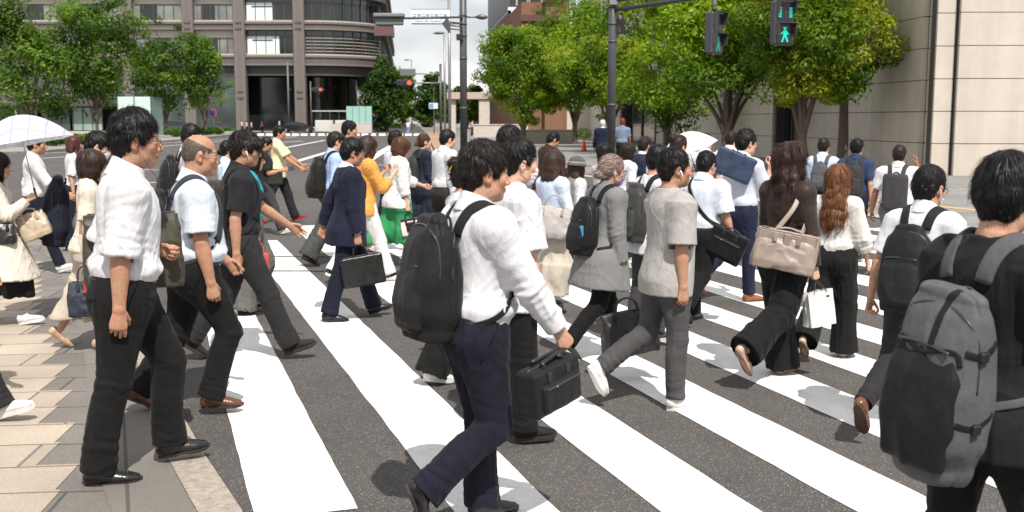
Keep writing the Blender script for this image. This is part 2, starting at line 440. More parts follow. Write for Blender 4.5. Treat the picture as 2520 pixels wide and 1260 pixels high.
def hair_mat(color):
    k = ('hair', color)
    if k in MATS: return MATS[k]
    m, t, b = nodes('hair')
    a = t.nodes.new('ShaderNodeVertexColor'); a.layer_name = 'Col'
    n = tex(t, 'noise', 90, 4); c = mul(t, a.outputs[0], ramp(t, n, [(.3, g3(.62)), (.72, g3(1.35))]))
    t.links.new(c, b.inputs['Base Color']); b.inputs['Roughness'].default_value = .46; b.inputs['Specular IOR Level'].default_value = .22
    MATS[k] = m; return m
# ------------------------------------------------------------------ people
SKIN = {'mid': (.46, .275, .19), 'tan': (.39, .225, .148), 'fair': (.57, .36, .26), 'deep': (.32, .17, .10)}
BLACK, DARK = (.0045, .0042, .0042), (.014, .0095, .008)
BROWN, GINGER, GREY = (.040, .020, .014), (.15, .058, .024), (.17, .125, .10)
class Person: pass
TORSO = {'m': [(-.16, .116, .170, -.012), (-.05, .124, .173, -.016), (.06, .110, .156, 0), (.14, .106, .148, .008), (.24, .112, .154, .008), (.34, .118, .168, .002), (.42, .108, .172, -.010), (.475, .086, .146, -.02), (.515, .062, .085, -.026), (.54, .052, .058, -.028)],
         'f': [(-.16, .116, .172, -.012), (-.05, .122, .174, -.016), (.06, .100, .146, 0), (.14, .092, .126, .008), (.24, .100, .134, .012), (.34, .112, .148, .010), (.42, .096, .150, -.008), (.475, .076, .128, -.02), (.515, .054, .075, -.026), (.54, .046, .050, -.028)]}
def torso_prof(P, grow=0.0, z0=-.16, blouse=0.0, flare=0.0, depth=1.0, zt=.54, under=0.0):
    rows = TORSO[P.g]; Z = [r[0] for r in rows]; out = []; d3, w3 = np.interp(.31, Z, [r[1] for r in rows]), np.interp(.31, Z, [r[2] for r in rows])
    for z in np.concatenate([np.arange(z0, zt, .03), [zt]]):
        d, w_, o = (np.interp(z, Z, [r[i] for r in rows]) for i in (1, 2, 3))
        if under and z < .31: d, w_ = max(d, d3 * (.97 if P.g == 'm' else .93)), max(w_, w3 * (.97 if P.g == 'm' else .92))
        b = P.bulk if z < .44 else 1 + (P.bulk - 1) * max(0, (.52 - z) / .08)
        belly = P.belly * math.exp(-((z - .12) / .12) ** 2)
        d = d * b * depth + belly * .5; w_ = w_ * b; o = o + belly * .45
        if blouse: x = blouse * math.exp(-((z - .085) / .035) ** 2); d += x; w_ += x
        if flare and z < .12: x = flare * (.12 - z) / .3; d += x; w_ += x * .8
        u_ = under * min(1, max(0, (.14 - z) / .10)); d += u_; w_ += u_
        out.append(((z - z0) / (zt - z0), d + grow, w_ + grow, o))
    return limb((0, 0, z0), (0, 0, zt), out, (1, 0, 0), flat=True, p=2.25)
def mk(frame, p): return frame[1] @ (np.asarray(p, float) * frame[2]) + frame[0]
def pose(P, p):
    lean, twist = rad(p.get('lean', 4)), rad(p.get('twist', 0))
    Rt = Rz(twist) @ Rx(rad(p.get('tilt', 0))) @ Ry(lean); Rp = Rz(-twist * .6)
    legs = p['legs']; bot = []; J = {}
    for sd, key in ((-1, 'r'), (1, 'l')):
        hf, kf, fp = (rad(a) for a in legs[key][:3]); ab = rad(legs[key][3]) if len(legs[key]) > 3 else rad(1.5)
        h = Rp @ np.array([0, sd * .088, -.03]); dt = np.array([math.sin(hf), sd * math.sin(ab), -math.cos(hf)]); k = h + .415 * dt
        sa = hf - kf; dsn = np.array([math.sin(sa), sd * math.sin(ab) * .3, -math.cos(sa)]); a = k + .40 * dsn
        Rf = Rz(rad(p.get('splay', 6)) * sd) @ Ry(-fp)
        for q in ((-.06, 0, -.085), (.12, 0, -.085), (.19, 0, -.072)): bot.append((a + Rf @ np.array(q))[2])
        J['hip' + key], J['kne' + key], J['ank' + key], J['Rf' + key] = h, k, a, Rf
    hz = -min(bot); pel = np.array([0, 0, hz])
    for k in list(J):
        if not k.startswith('Rf'): J[k] = J[k] + pel
    J['pel'] = pel; J['T'] = (pel, Rt, 1.0); J['Pf'] = (pel, Rp, 1.0)
    sw = .178 if P.g == 'm' else .158
    for sd, key in ((-1, 'r'), (1, 'l')):
        af, ef, aa = (rad(a) for a in p['arms'][key][:3]); inw = rad(p['arms'][key][3]) if len(p['arms'][key]) > 3 else 0
        raise_ = p['arms'][key][4] if len(p['arms'][key]) > 4 else 0
        s = mk(J['T'], (-.012 + .02 * math.sin(af), sd * sw * (1 + .5 * (P.bulk - 1)), .445 + raise_))
        Ra = Rt if abs(lean) < .4 else Rz(twist)
        d = Ra @ (Rx(sd * aa) @ np.array([math.sin(af), 0, -math.cos(af)])); e = s + .285 * d
        d2 = Ra @ (Rx(sd * (aa * .6)) @ Rz(-sd * inw) @ np.array([math.sin(af + ef), 0, -math.cos(af + ef)])); wr = e + .245 * d2
        fw = Ra @ (Rx(sd * (aa * .6)) @ Rz(-sd * inw) @ np.array([math.cos(af + ef), 0, math.sin(af + ef)]))
        ro = rad(p['arms'][key][5]) if len(p['arms'][key]) > 5 else 0
        ez = unit(fw - d2 * (fw @ d2)); ey = np.cross(ez, d2)
        ez, ey = ez * math.cos(ro) + ey * math.sin(ro), ey * math.cos(ro) - ez * math.sin(ro)
        J['sho' + key], J['elb' + key], J['wri' + key] = s, e, wr
        J['H' + key] = (wr, np.stack([d2, ey, ez], 1), 1.0)
    nb = mk(J['T'], (-.022, 0, .515)); hp, hy, hr = (rad(a) for a in p.get('head', (0, 0, 0)))
    Rh = Rz(twist + hy) @ Ry(lean * .15 + hp) @ Rx(hr)
    ho = nb + Rz(twist) @ Ry(lean * .8 + hp * .35) @ np.array([.040, 0, .150])
    J['neck'] = nb; J['Hd'] = (ho, Rh, P.hs); J['top'] = mk(J['Hd'], (-.015, 0, .128 + P.hairtop))
    return J
HEAD_PRIMS = None
def head_prims(g):
    m = 1.0 if g == 'm' else .86
    A = [(ell((-.014, 0, .035), (.096, .0765, .088)), 0), (ell((-.03, 0, .0), (.075, .070, .07)), .02),
         (ell((.028, 0, -.042), (.064, .060, .076)), .03), (ell((.064, 0, -.098), (.022 * m, .026, .018)), .03),
         (ell((.018, .046, -.072), (.030, .016 * m, .026)), .03), (ell((.018, -.046, -.072), (.030, .016 * m, .026)), .03),
         (cap((.078, .030, .018), (.078, -.030, .018), .013 * m, .013 * m), .02),
         (ell((.062, .045, -.024), .020), .025), (ell((.062, -.045, -.024), .020), .025)]
    S = [(ell((.101, .033, -.003), (.015, .020, .013)), .014), (ell((.101, -.033, -.003), (.015, .020, .013)), .014)]
    B = [(cap((.086, 0, .012), (.106, 0, -.030), .0075, .0115), .012), (ell((.108, 0, -.036), (.011, .011, .010)), .008), (ell((.098, .011, -.040), (.010, .008, .008)), .006), (ell((.098, -.011, -.040), (.010, .008, .008)), .006),
         (ell((.080, .033, -.004), (.0125, .0150, .0110)), .003), (ell((.080, -.033, -.004), (.0125, .0150, .0110)), .003),
         (ell((.088, 0, -.0625), (.0115, .023, .0068)), .007), (ell((.086, 0, -.0735), (.0115, .020, .0068)), .007)]
    for s in (1, -1):
        B += [(ell((-.010, s * .079, -.008), (.020, .0085, .032), Rz(s * .45) @ Ry(.2)), .010), (ell((.0, s * .076, -.034), (.010, .007, .012)), .008)]
    S2 = [(ell((-.004, s * .088, -.010), (.010, .0075, .017), Ry(.2)), .004) for s in (1, -1)]
    return A, S, B, S2
def hand_prims(sd, curl, spread=1.0, point=False):
    pal = 1.0 if sd < 0 else -1.0; A = [(limb((0, 0, 0), (.088, pal * .004, -.002), [(0, .024, .021), (.35, .032, .018), (.8, .041, .017), (1, .039, .015)], (0, 0, 1)), .012)]
    for j, (z, Lf) in enumerate(((.029, .074), (.010, .082), (-.010, .076), (-.028, .060))):
        c = rad(curl * (1 + .10 * j)); p = np.array([.084 - .004 * abs(j - 1), pal * .002, z]); a = rad(6) ; r = .0092 - .0004 * j
        if point and j == 0: c = rad(12)
        for f, rr in ((.46, .95), (.30, .88), (.24, .78)):
            a += c * (.8 if f == .46 else 1.0); q = p + Lf * f * np.array([math.cos(a), pal * math.sin(a), (z * .9 * spread) * (1 - min(1, curl / 60))])
            A.append((cap(p, q, r, r * .9), .0035)); p = q; r *= .93
    p = np.array([.022, pal * .006, .026]); tc = min(1, curl / 70)
    q = p + .040 * unit((.72, pal * (.35 + .5 * tc), .62 - .5 * tc)); A.append((cap(p, q, .0135, .0105), .008))
    t = q + .030 * unit((.85 - .2 * tc, pal * (.3 + .6 * tc), .3 - .7 * tc)); A.append((cap(q, t, .0102, .0085), .003))
    return A
def fold(V, Nn, amp, sc3, seed, octv=2):
    P_ = V * np.array(sc3) + seed; wv = np.stack([noise(P_ * .6 + 11), noise(P_ * .6 + 37), noise(P_ * .6 + 71)], 1)
    d = ridge(P_ + wv * .9) * .7
    if octv > 1: d = d + ridge(P_ * 2.1 + wv * .6 + 5) * .35
    return V + Nn * ((d - .25) * amp)[:, None]
def creases(V, Nn, c, axis, radius, lam, amp, seed):
    D = V - c; t = D @ unit(axis); r2 = (D * D).sum(1); wv = noise(V * 11 + seed) * 1.1
    return V + Nn * (np.sin(2 * math.pi * t / lam + wv * 3.6) * amp * (.55 + noise(V * 9 + seed + 50)) * np.exp(-r2 / radius ** 2))[:, None]
def put(P, name, g, mat, parent=None, smooth=1, fx=None, frame=None, col=None):
    V, Q = g.mesh(smooth)
    if len(V) == 0: return None
    if fx is not None: V = fx(V, normals(V, Q))
    c = col(V) if callable(col) else (np.tile(col, (len(V), 1)) if col is not None else None)
    if frame is not None: V = (V * frame[2]) @ frame[1].T + frame[0]
    return mesh_obj(name, V, Q, mat, parent or P.root, col=c)

def build_body(P):
    J, v = P.J, P.v; g_ = P.g
    pts = [J['pel'], J['top'], J['neck']] + [J[k + s] for k in ('sho', 'elb', 'wri') for s in 'rl'] + [mk(J['H' + s], (.19, 0, 0)) for s in 'rl'] + [mk(J['Hd'], q) for q in ((.12, 0, -.13), (-.11, 0, 0), (0, .1, 0), (0, -.1, 0))]
    if P.bare: pts += [J['ankr'], J['ankl']] + [J['ank' + s] + J['Rf' + s] @ np.array([.19, 0, -.085]) for s in 'rl']
    pts = np.array(pts); G = Grid(pts.min(0) - .07, pts.max(0) + .07, v)
    G.add(torso_prof(P, -.022, -.14), .01, frame=J['T'])
    am = {'m': 1.0, 'f': .84}[g_] * (1 + (P.bulk - 1) * .6)
    for s, sd in (('r', -1), ('l', 1)):
        sh, e, wr = J['sho' + s], J['elb' + s], J['wri' + s]; fwd = J['H' + s][1][:, 2]
        G.add(limb(sh, e, [(0, .050 * am, .048 * am), (.35, .047 * am, .042 * am), (.75, .041 * am, .036 * am), (1, .038 * am, .035 * am)], fwd), .03)
        G.add(limb(e, wr, [(0, .038 * am, .036 * am), (.25, .043 * am, .038 * am), (.6, .034 * am, .031 * am), (.9, .0275 * am, .0225 * am), (1, .027 * am, .021 * am)], fwd), .014)
        for pr, k in hand_prims(sd, P.curl[s]): G.add(pr, k, frame=(J['H' + s][0], J['H' + s][1], .98 if g_ == 'm' else .88))
        if P.bare:
            h, k_, a, Rf = J['hip' + s], J['kne' + s], J['ank' + s], J['Rf' + s]
            G.add(limb(h, k_, [(0, .080, .078), (.5, .068, .064), (1, .050, .048)], (1, 0, 0)), .03)
            G.add(limb(k_, a, [(0, .050, .048), (.28, .054, .048, -.012), (.6, .040, .036, -.006), (1, .031, .028)], Rf[:, 0]), .02)
            G.add(limb((-.03, 0, -.05), (.15, 0, -.068), [(0, .028, .026), (.5, .026, .034), (1, .012, .032)], (0, 0, 1)), .02, frame=(a, Rf, 1.0))
            G.add(ell((-.035, 0, -.045), (.028, .028, .035)), .02, frame=(a, Rf, 1.0))
    hd = J['Hd']; A, S, B, S2 = head_prims(g_)
    nr = (.058 if g_ == 'm' else .046) * (1 + (P.bulk - 1) * .6)
    G.add(limb(J['neck'] + hd[1] @ np.array([-.004, 0, -.02]), mk(hd, (-.022, 0, -.035)), [(0, nr * 1.06, nr * 1.12), (.4, nr * .98, nr), (1, nr, nr * .98)], (1, 0, 0)), .03)
    for pr, k in A: G.add(pr, k, frame=hd)
    for pr, k in S: G.add(pr, k, 's', frame=hd)
    for pr, k in B: G.add(pr, k, frame=hd)
    for pr, k in S2: G.add(pr, k, 's', frame=hd)
    tone = np.array(SKIN[P.skin]); hc = np.array(P.haircol)
    def colour(V):
        c = np.tile(tone, (len(V), 1)); Lc = ((V - hd[0]) @ hd[1]) / hd[2]; x, y, z = Lc.T; ay = np.abs(y)
        n = noise(V * 22 + P.seed); c *= (1 + .07 * n)[:, None]; c[:] = c * (1 + (noise(V * 38 + 9) * .06)[:, None] * np.array([.6, -1., -1.]))
        inh = (x * x + y * y + z * z) < .15 ** 2
        def mixc(mask, colr): c[:] = c * (1 - mask[:, None]) + np.asarray(colr) * mask[:, None]
        red = np.exp(-(((x - .105) / .02) ** 2 + (y / .02) ** 2 + ((z + .035) / .02) ** 2)) + np.exp(-(((x + .01) / .03) ** 2 + ((ay - .085) / .014) ** 2 + ((z + .01) / .03) ** 2)) + .6 * np.exp(-(((x - .07) / .03) ** 2 + ((ay - .05) / .025) ** 2 + ((z + .03) / .025) ** 2))
        mixc(np.clip(red, 0, 1) * .45 * inh, tone * np.array([1.12, .78, .74]))
        if g_ == 'm':
            st = np.exp(-(((x - .065) / .05) ** 2 + ((z + .085) / .032) ** 2)) * inh * (z < -.045); mixc(st * P.stubble, tone * np.array([.55, .56, .62]))
        lips = np.exp(-((y / .024) ** 4 + ((z + .068) / .0095) ** 4)) * (x > .07); mixc(lips * .6, (.34, .12, .105))
        mixc(np.exp(-((y / .024) ** 4 + ((z + .068) / .0024) ** 2)) * (x > .07) * .7, (.10, .035, .03))
        brow = (ay > .012) & (ay < .056) & (x > .04); zb = .0205 + .004 * np.sin((ay - .012) / .044 * 2.4)
        mixc(np.exp(-((z - zb) / .0045) ** 2) * brow * .85, hc if P.hair != 'bald' else (.05, .035, .03))
        ey = np.exp(-(((ay - .033) / .0135) ** 4 + ((z + .0035) / .0048) ** 4)) * (x > .06)
        mixc(ey * .8, (.55, .50, .47)); mixc(np.exp(-(((ay - .034) / .0062) ** 4 + ((z + .0035) / .0056) ** 4)) * (x > .06), (.012, .008, .006))
        mixc(np.exp(-(((ay - .033) / .0155) ** 4 + ((z - .0026) / .0022) ** 2)) * (x > .06) * .9, (.02, .014, .012))
        mixc(np.exp(-(((ay - .010) / .0045) ** 2 + ((z + .0455) / .003) ** 2)) * (x > .09) * .7, (.09, .04, .03))
        mixc(np.exp(-(((x + .001) / .008) ** 2 + ((ay - .078) / .008) ** 2 + ((z + .012) / .014) ** 2)) * .5, tone * .45)
        nail = np.zeros(len(V))
        for s in 'rl':
            H = J['H' + s]; q = (V - H[0]) @ H[1]; kn = np.exp(-(((q[:, 0] - .09) / .012) ** 2)) * ((np.abs(q) < .1).all(1)); nail = np.maximum(nail, kn)
        mixc(nail * .30, tone * np.array([1.02, .72, .66]))
        return c
    P.bodyG = G
    return put(P, 'body', G, skin_mat(), col=colour)

def arm_bounds(J, far): return [J['sho' + s] for s in 'rl'] + [J['elb' + s] for s in 'rl'] + ([J['wri' + s] for s in 'rl'] if far else [])
def build_top(P, name, color, sleeve='short', tuck=True, hem=-.14, grow=.012, flare=.02, kind='plain', collar=True, rough=.85, fit=1.0, collarcol=None, amp=1.0, spec=.25, vneck=False, zt=.54, slw=1.0, bell=0.0):
    J, T = P.J, P.J['T']; v = P.vc
    far = sleeve in ('long', 'three')
    pts = np.array(arm_bounds(J, far) + [mk(T, (0, 0, hem if not tuck else 0)), mk(T, (0, 0, .56))]); ex = .25 if not tuck else .2
    lo, hi = pts.min(0) - np.array([ex, ex, .06]), pts.max(0) + np.array([ex, ex, .06])
    hips = [mk(T, (x, y, hem)) for x in (.22, -.2) for y in (.24, -.24)]
    lo = np.minimum(lo, np.min(hips, 0) * [1, 1, 0] + lo * [0, 0, 1]); hi = np.maximum(hi, np.max(hips, 0) * [1, 1, 0] + hi * [0, 0, 1])
    G = Grid(lo, hi, v)
    z0 = .005 if tuck else hem
    G.add(torso_prof(P, grow, z0, under=0 if tuck else .014, blouse=.020 * amp if tuck else 0, flare=0 if tuck else flare, zt=zt), .01, frame=T)
    am = (1 if P.g == 'm' else .88) * (1 + (P.bulk - 1) * .6) * fit
    for s, sd in (('r', -1), ('l', 1)):
        sh, e, wr = J['sho' + s], J['elb' + s], J['wri' + s]; fwd = J['H' + s][1][:, 2]; d = e - sh
        G.add(limb(mk(T, (-.022, sd * .03, .505)), mk(T, (-.012, sd * .150, .470)), [(0, .045, .050), (1, .052, .045)], (1, 0, 0)), .04)
        if sleeve == 'none': continue
        tip = {'short': .80, 'half': .90, 'rolled': 1.02, 'long': 1.0, 'three': 1.0, 'cap': .5}[sleeve]
        b = sh + d * tip; r0 = .066 * am; r1 = {'short': .066, 'half': .074, 'rolled': .062, 'long': .058, 'three': .062, 'cap': .066}[sleeve] * am * slw
        fl = sleeve in ('short', 'half', 'rolled', 'cap')
        G.add(ell(sh, (r0 * 1.0,) * 3), .05)
        G.add(limb(sh, b, [(0, r0 * 1.02, r0 * .98), (.5, (r0 + r1) / 2 * 1.03, (r0 + r1) / 2), (1, r1 * 1.04, r1)], fwd, flat=fl), .05)
        if sleeve == 'rolled':
            G.add(limb(sh + d * .84, b, [(0, r1 + .007, r1 + .006), (.5, r1 + .011, r1 + .009), (1, r1 + .007, r1 + .006)], fwd, flat=True), .006)
        if fl: G.add(limb(sh + d * (tip - .12), sh + d * (tip + .1), [(0, r1 - .012, r1 - .012), (1, r1 - .007, r1 - .008)], fwd, flat=True), .006, 's')
        if far:
            tl = .97 if sleeve == 'long' else .55; c = e + (wr - e) * tl; r2 = (.043 if sleeve == 'long' else .056) * am * slw + bell
            G.add(limb(e, c, [(0, r1 * 1.02, r1), (.5, (r1 + r2) / 2 + .004 + bell * .4, (r1 + r2) / 2 + bell * .4), (1, r2 * 1.02, r2)], fwd, flat=True), .02)
            if sleeve == 'long' and name != 'jacket': G.add(limb(e + (wr - e) * .78, c, [(0, r2 + .002, r2 + .002), (1, r2 + .001, r2 + .001)], fwd, flat=True), .004)
            G.add(limb(e + (wr - e) * (tl - .1), e + (wr - e) * (tl + .1), [(0, r2 - .010, r2 - .010), (1, r2 - .006, r2 - .006)], fwd, flat=True), .005, 's')
    if not tuck:
        G.add(limb((0, 0, hem - .05), (0, 0, hem + .05), [(0, .10 * P.bulk + flare * .5, .15 * P.bulk + flare * .5), (1, .08 * P.bulk + flare * .3, .13 * P.bulk + flare * .3)], (1, 0, 0), flat=True), .01, 's', frame=T)
    if vneck: G.add(ell((.150, 0, .40), (.085, .055, .18)), .008, 's', frame=T)
    hd = J['Hd']; nr = (.058 if P.g == 'm' else .046) * (1 + (P.bulk - 1) * .6)
    na, nb_ = J['neck'] + hd[1] @ np.array([-.004, 0, -.02]), mk(hd, (-.022, 0, -.035))
    nrr = [(0, nr * 1.06 + .005, nr * 1.12 + .005), (1, nr + .006, nr + .006)]
    if collar == 'crew' or not collar:
        G.add(limb(na - .5 * (nb_ - na) * 0, nb_, [(0, nr * 1.06 + .003, nr * 1.1 + .003), (1, nr + .01, nr + .01)], (1, 0, 0)), .006, 's')
        sc_ = .0 if collar == 'crew' else .02
        G.add(ell(mk(T, (.055, 0, .525 - sc_)), (.055 + sc_, .055 + sc_, .05 + sc_)), .015, 's')
    tl = rad(P.p.get('lean', 4))
    fx_amp = .0085 * amp
    def fx(V, Nn):
        q = (V - T[0]) @ T[1]
        low = np.clip((.30 - q[:, 2]) / .25, .25, 1) * np.clip((q[:, 2] - .045) / .05, 0, 1) if tuck else .7
        V0 = V; V = V + (fold(V, Nn, fx_amp, (14, 14, 3.6), P.seed) - V) * (np.ones(len(V)) * low)[:, None]
        for q_, (ca, sa) in enumerate(((.80, .60), (.85, -.53))):
            al = V0[:, 2] * ca + (V0[:, 0] + .6 * V0[:, 1]) * sa; ac = (V0[:, 0] + .6 * V0[:, 1]) * ca - V0[:, 2] * sa
            dg = np.stack([ac * 17, al * 3.2, V0[:, 1] * 5], 1) + P.seed + 60 + q_ * 9; V = V + Nn * ((np.maximum(ridge(dg), 0) ** 2.2) * .0065 * amp * low)[:, None]
        for s in 'rl':
            if sleeve != 'none':
                V = creases(V, Nn, J['sho' + s] + (J['elb' + s] - J['sho' + s]) * .35 + J['pel'] * 0, J['elb' + s] - J['sho' + s] + np.array([.1, 0, .12]), .13, .055, .0014 * amp, P.seed + 3)
            if far or sleeve == 'rolled': V = creases(V, Nn, J['elb' + s], J['wri' + s] - J['sho' + s], .12, .045, .0032 * amp, P.seed)
        
        return V
    mat = cloth(color, rough, kind, spec)
    o = put(P, name, G, mat, fx=fx, smooth=2)
    P.topG, P.top = G, o
    if collar is True or collar == 'stand':
        C = Grid(np.minimum(na, nb_) - .13, np.maximum(na, nb_) + .13, max(v * .75, .003))
        R = T[1]; ud = unit(nb_ - na); big = (na - .3, na + .3)
        C.add(limb(na - ud * .005, na + ud * .15, [(0, nr * 1.12 + .024, nr * 1.28 + .024), (.35, nr * 1.06 + .014, nr * 1.12 + .015), (.75, nr + .009, nr + .009), (1, nr + .008, nr + .008)], (1, 0, 0), flat=True), 0)
        C.add(limb(na - ud * .05, na + ud * .2, [(0, nr * 1.08 + .004, nr * 1.15 + .004), (.5, nr + .003, nr + .003), (1, nr + .003, nr + .003)], (1, 0, 0), flat=True), .003, 's')
        C.add(half(na + R @ np.array([-.06, 0, .100]), R @ np.array([.40, 0, 1.0]), *big), .004, 's')
        C.add(cap(na + R @ np.array([.07, 0, -.04]), na + R @ np.array([.11, 0, .10]), .004, .030), .006, 's')
        put(P, 'collar', C, cloth(collarcol or color, rough, kind, spec), parent=o, smooth=2)
    return o
def build_trousers(P, color, kind='slim', rough=.85, belt=(.02, .015, .012), hemz=None, spec=.25, amp=1.0, name='trousers', top=.05, mat=None):
    J, v = P.J, P.vc; Pf = J['Pf']
    rh, rk, rhem = {'slim': (.098, .068, .062), 'straight': (.102, .075, .078), 'wide': (.115, .105, .125), 'skinny': (.095, .060, .050)}[kind]
    rh *= P.bulk ** .5; crotch = 1
    pts = np.array([J[k + s] for k in ('hip', 'kne', 'ank') for s in 'rl'] + [J['pel'] + [0, 0, .08]])
    G = Grid(pts.min(0) - .22, pts.max(0) + .20, v)
    rows = []
    for r in TORSO[P.g]:
        if -.17 < r[0] < .1: rows.append(r)
    prof = [((z + .13) / (top + .13),) + tuple(np.interp(z, [r[0] for r in TORSO[P.g]], [r[i] for r in TORSO[P.g]]) * ((P.bulk if i < 3 else 1) * (1 - .30 * max(0, (-.03 - z) / .10) ** 1.5 if i < 3 else 1)) + (.012 if i < 3 else 0) + (P.belly * math.exp(-((z - .1) / .12) ** 2) * (.5 if i == 1 else (.45 if i == 3 else 0))) for i in (1, 2, 3)) for z in np.linspace(-.13, top, 8)]
    G.add(limb((0, 0, -.13), (0, 0, top), prof, (1, 0, 0), flat=True, p=2.2), .01, frame=Pf)
    G.add(ell((-.014, 0, -.07), (.128 * P.bulk, .170 * P.bulk, .10)), .04, frame=Pf)
    for s, sd in (('r', -1), ('l', 1)):
        h, k, a, Rf = J['hip' + s], J['kne' + s], J['ank' + s], J['Rf' + s]
        G.add(limb(h + [0, 0, -.0], k, [(0, rh * 1.14, rh * 1.0, -.010), (.22, rh * 1.08, rh * .98, -.004), (.45, rh * .98, rh * .92, 0), (.8, rk * 1.12, rk * 1.06), (1, rk * 1.04, rk)], (1, 0, 0)), .06)
        d = a - k; ext = {'slim': 1.01, 'straight': 1.05, 'wide': 1.08, 'skinny': .98}[kind] if hemz is None else hemz
        end = k + d * ext
        sag = np.array([0, 0, 0.])
        G.add(limb(k, end + sag, [(0, rk * 1.05, rk), (.3, rk * 1.02, rk * .98, -.010), (.65, (rk + rhem) / 2, (rk + rhem) / 2 * .96, -.008), (1, rhem * 1.06, rhem, .0)], Rf[:, 0], flat=True), .02)
        G.add(limb(k + d * (ext - .06), k + d * (ext + .1), [(0, rhem - .012, rhem - .012), (1, rhem - .006, rhem - .006)], Rf[:, 0], flat=True), .006, 's')
    def fx(V, Nn):
        V = fold(V, Nn, .0065 * amp * (1.7 if kind == 'wide' else 1), (13, 13, 3.4), P.seed + 20)
        for s in 'rl':
            h, k, a = J['hip' + s], J['kne' + s], J['ank' + s]
            V = creases(V, Nn, k, k - h + (a - k) * 1.0, .14, .055, .0030 * amp, P.seed)
            V = creases(V, Nn, h + [.05, 0, -.02], (.5, .25, .8), .15, .06, .0032 * amp, P.seed + 4)
            V = creases(V, Nn, a + (k - a) * .10, a - k, .13, .06, .0034 * amp, P.seed + 7)
        # pocket slit and front seam
        return V
    o = put(P, name, G, mat or cloth(color, rough, 'plain', spec), fx=fx, smooth=2); P.legG = G; P.legs = o
    if belt:
        ang = np.linspace(0, 2 * math.pi, 60); d0, w0, o0 = (np.interp(top - .02, [r[0] for r in TORSO[P.g]], [r[i] for r in TORSO[P.g]]) for i in (1, 2, 3))
        bl = P.belly * math.exp(-((top - .12) / .12) ** 2); d0 = d0 * P.bulk + .018 + bl * .5; w0 = w0 * P.bulk + .018; o0 += bl * .45
        e = 2 / 2.2; pp = np.stack([o0 + d0 * np.sign(np.cos(ang)) * np.abs(np.cos(ang)) ** e, w0 * np.sign(np.sin(ang)) * np.abs(np.sin(ang)) ** e, np.full(60, top - .018)], 1)
        pp = np.array([mk(Pf, q) for q in pp]); nn = np.stack([np.cos(ang), np.sin(ang), 0 * ang], 1) @ Pf[1].T
        Vb, Fb = ribbon_vf(pp, nn, .034, .006); mesh_obj('belt', Vb, Fb, leather(belt, .4), P.root)
        b = MB(); b.box((-.004, -.02, -.019), (.005, .02, .019), bev=.003, R=Pf[1], o=mk(Pf, (o0 + d0 + .003, 0, top - .018))); b.build('buckle', simple('steel', (.55, .54, .5), .3, 1), P.root.children[-1] if P.root.children[-1].name.startswith('belt') else P.root)
    return o
def pockets(P, color):
    for sd in (-1, 1):
        for nm, c in (('back_pocket', [(-.135, sd * .055, -.050), (-.125, sd * .10, -.048), (-.095, sd * .135, -.046)]), ('side_pocket', [(.045, sd * .165, .030), (.01, sd * .18, -.04), (-.025, sd * .185, -.125)])):
            pts = np.array([mk(P.J['Pf'], q) for q in spline(c, 14)]); Q, Nn = P.legG.snap(pts, .0015); V, F = ribbon_vf(Q, Nn, .008, .004); mesh_obj(nm, V, F, cloth(color, .9), P.legs)
def build_skirt(P, color, hem=.42, r0=.125, r1=.17, kblend=.16, rough=.7, name='skirt', top=.05, amp=1.0, swing=0.0, spec=.3):
    J, v = P.J, P.vc; Pf = J['Pf']
    pts = np.array([J[k + s] for k in ('hip', 'kne', 'ank') for s in 'rl'] + [J['pel'] + [0, 0, .08], J['pel'] - [swing + .1, 0, 0]])
    G = Grid(pts.min(0) - .25, pts.max(0) + .22, v); zh = J['pel'][2] - hem
    prof = [((z + .13) / (top + .13),) + tuple(np.interp(z, [r[0] for r in TORSO[P.g]], [r[i] for r in TORSO[P.g]]) * (P.bulk if i < 3 else 1) + (.012 if i < 3 else 0) for i in (1, 2, 3)) for z in np.linspace(-.13, top, 8)]
    G.add(limb((0, 0, -.13), (0, 0, top), prof, (1, 0, 0), flat=True, p=2.2), .01, frame=Pf)
    for s, sd in (('r', -1), ('l', 1)):
        h, k, a = J['hip' + s], J['kne' + s], J['ank' + s]
        d = k - h; e = h + d * ((h[2] - zh + .06) / max(.1, -d[2])) if zh > k[2] else k + (a - k) * min(1.0, (k[2] - zh + .06) / max(.1, k[2] - a[2]))
        e = e + np.array([-swing, 0, 0]) * .5
        if zh > k[2]: G.add(limb(h, e, [(0, r0, r0 * .9), (1, r1, r1 * .85)], (1, 0, 0), flat=True), kblend)
        else:
            G.add(limb(h, k, [(0, r0, r0 * .9), (1, (r0 + r1) / 2, (r0 + r1) / 2 * .9)], (1, 0, 0)), kblend)
            G.add(limb(k, e, [(0, (r0 + r1) / 2, (r0 + r1) / 2 * .9), (1, r1, r1 * .85)], (1, 0, 0), flat=True), kblend)
    big = (pts.min(0) - .3, pts.max(0) + .3)
    G.add(half((0, 0, zh), (0, 0, -1), *big), .004, 's')
    def fx(V, Nn):
        q = np.clip((J['pel'][2] - V[:, 2]) / hem, 0, 1); ang = np.arctan2(V[:, 1] - J['pel'][1], V[:, 0] - J['pel'][0])
        pl = np.sin(ang * 9 + noise(V * 5 + P.seed) * 2.4)
        return fold(V + Nn * (pl * .013 * q * amp)[:, None], Nn, .010 * amp, (10, 10, 3), P.seed + 20)
    o = put(P, name, G, cloth(color, rough, 'plain', spec), fx=fx, smooth=2); P.legG = G
    return o
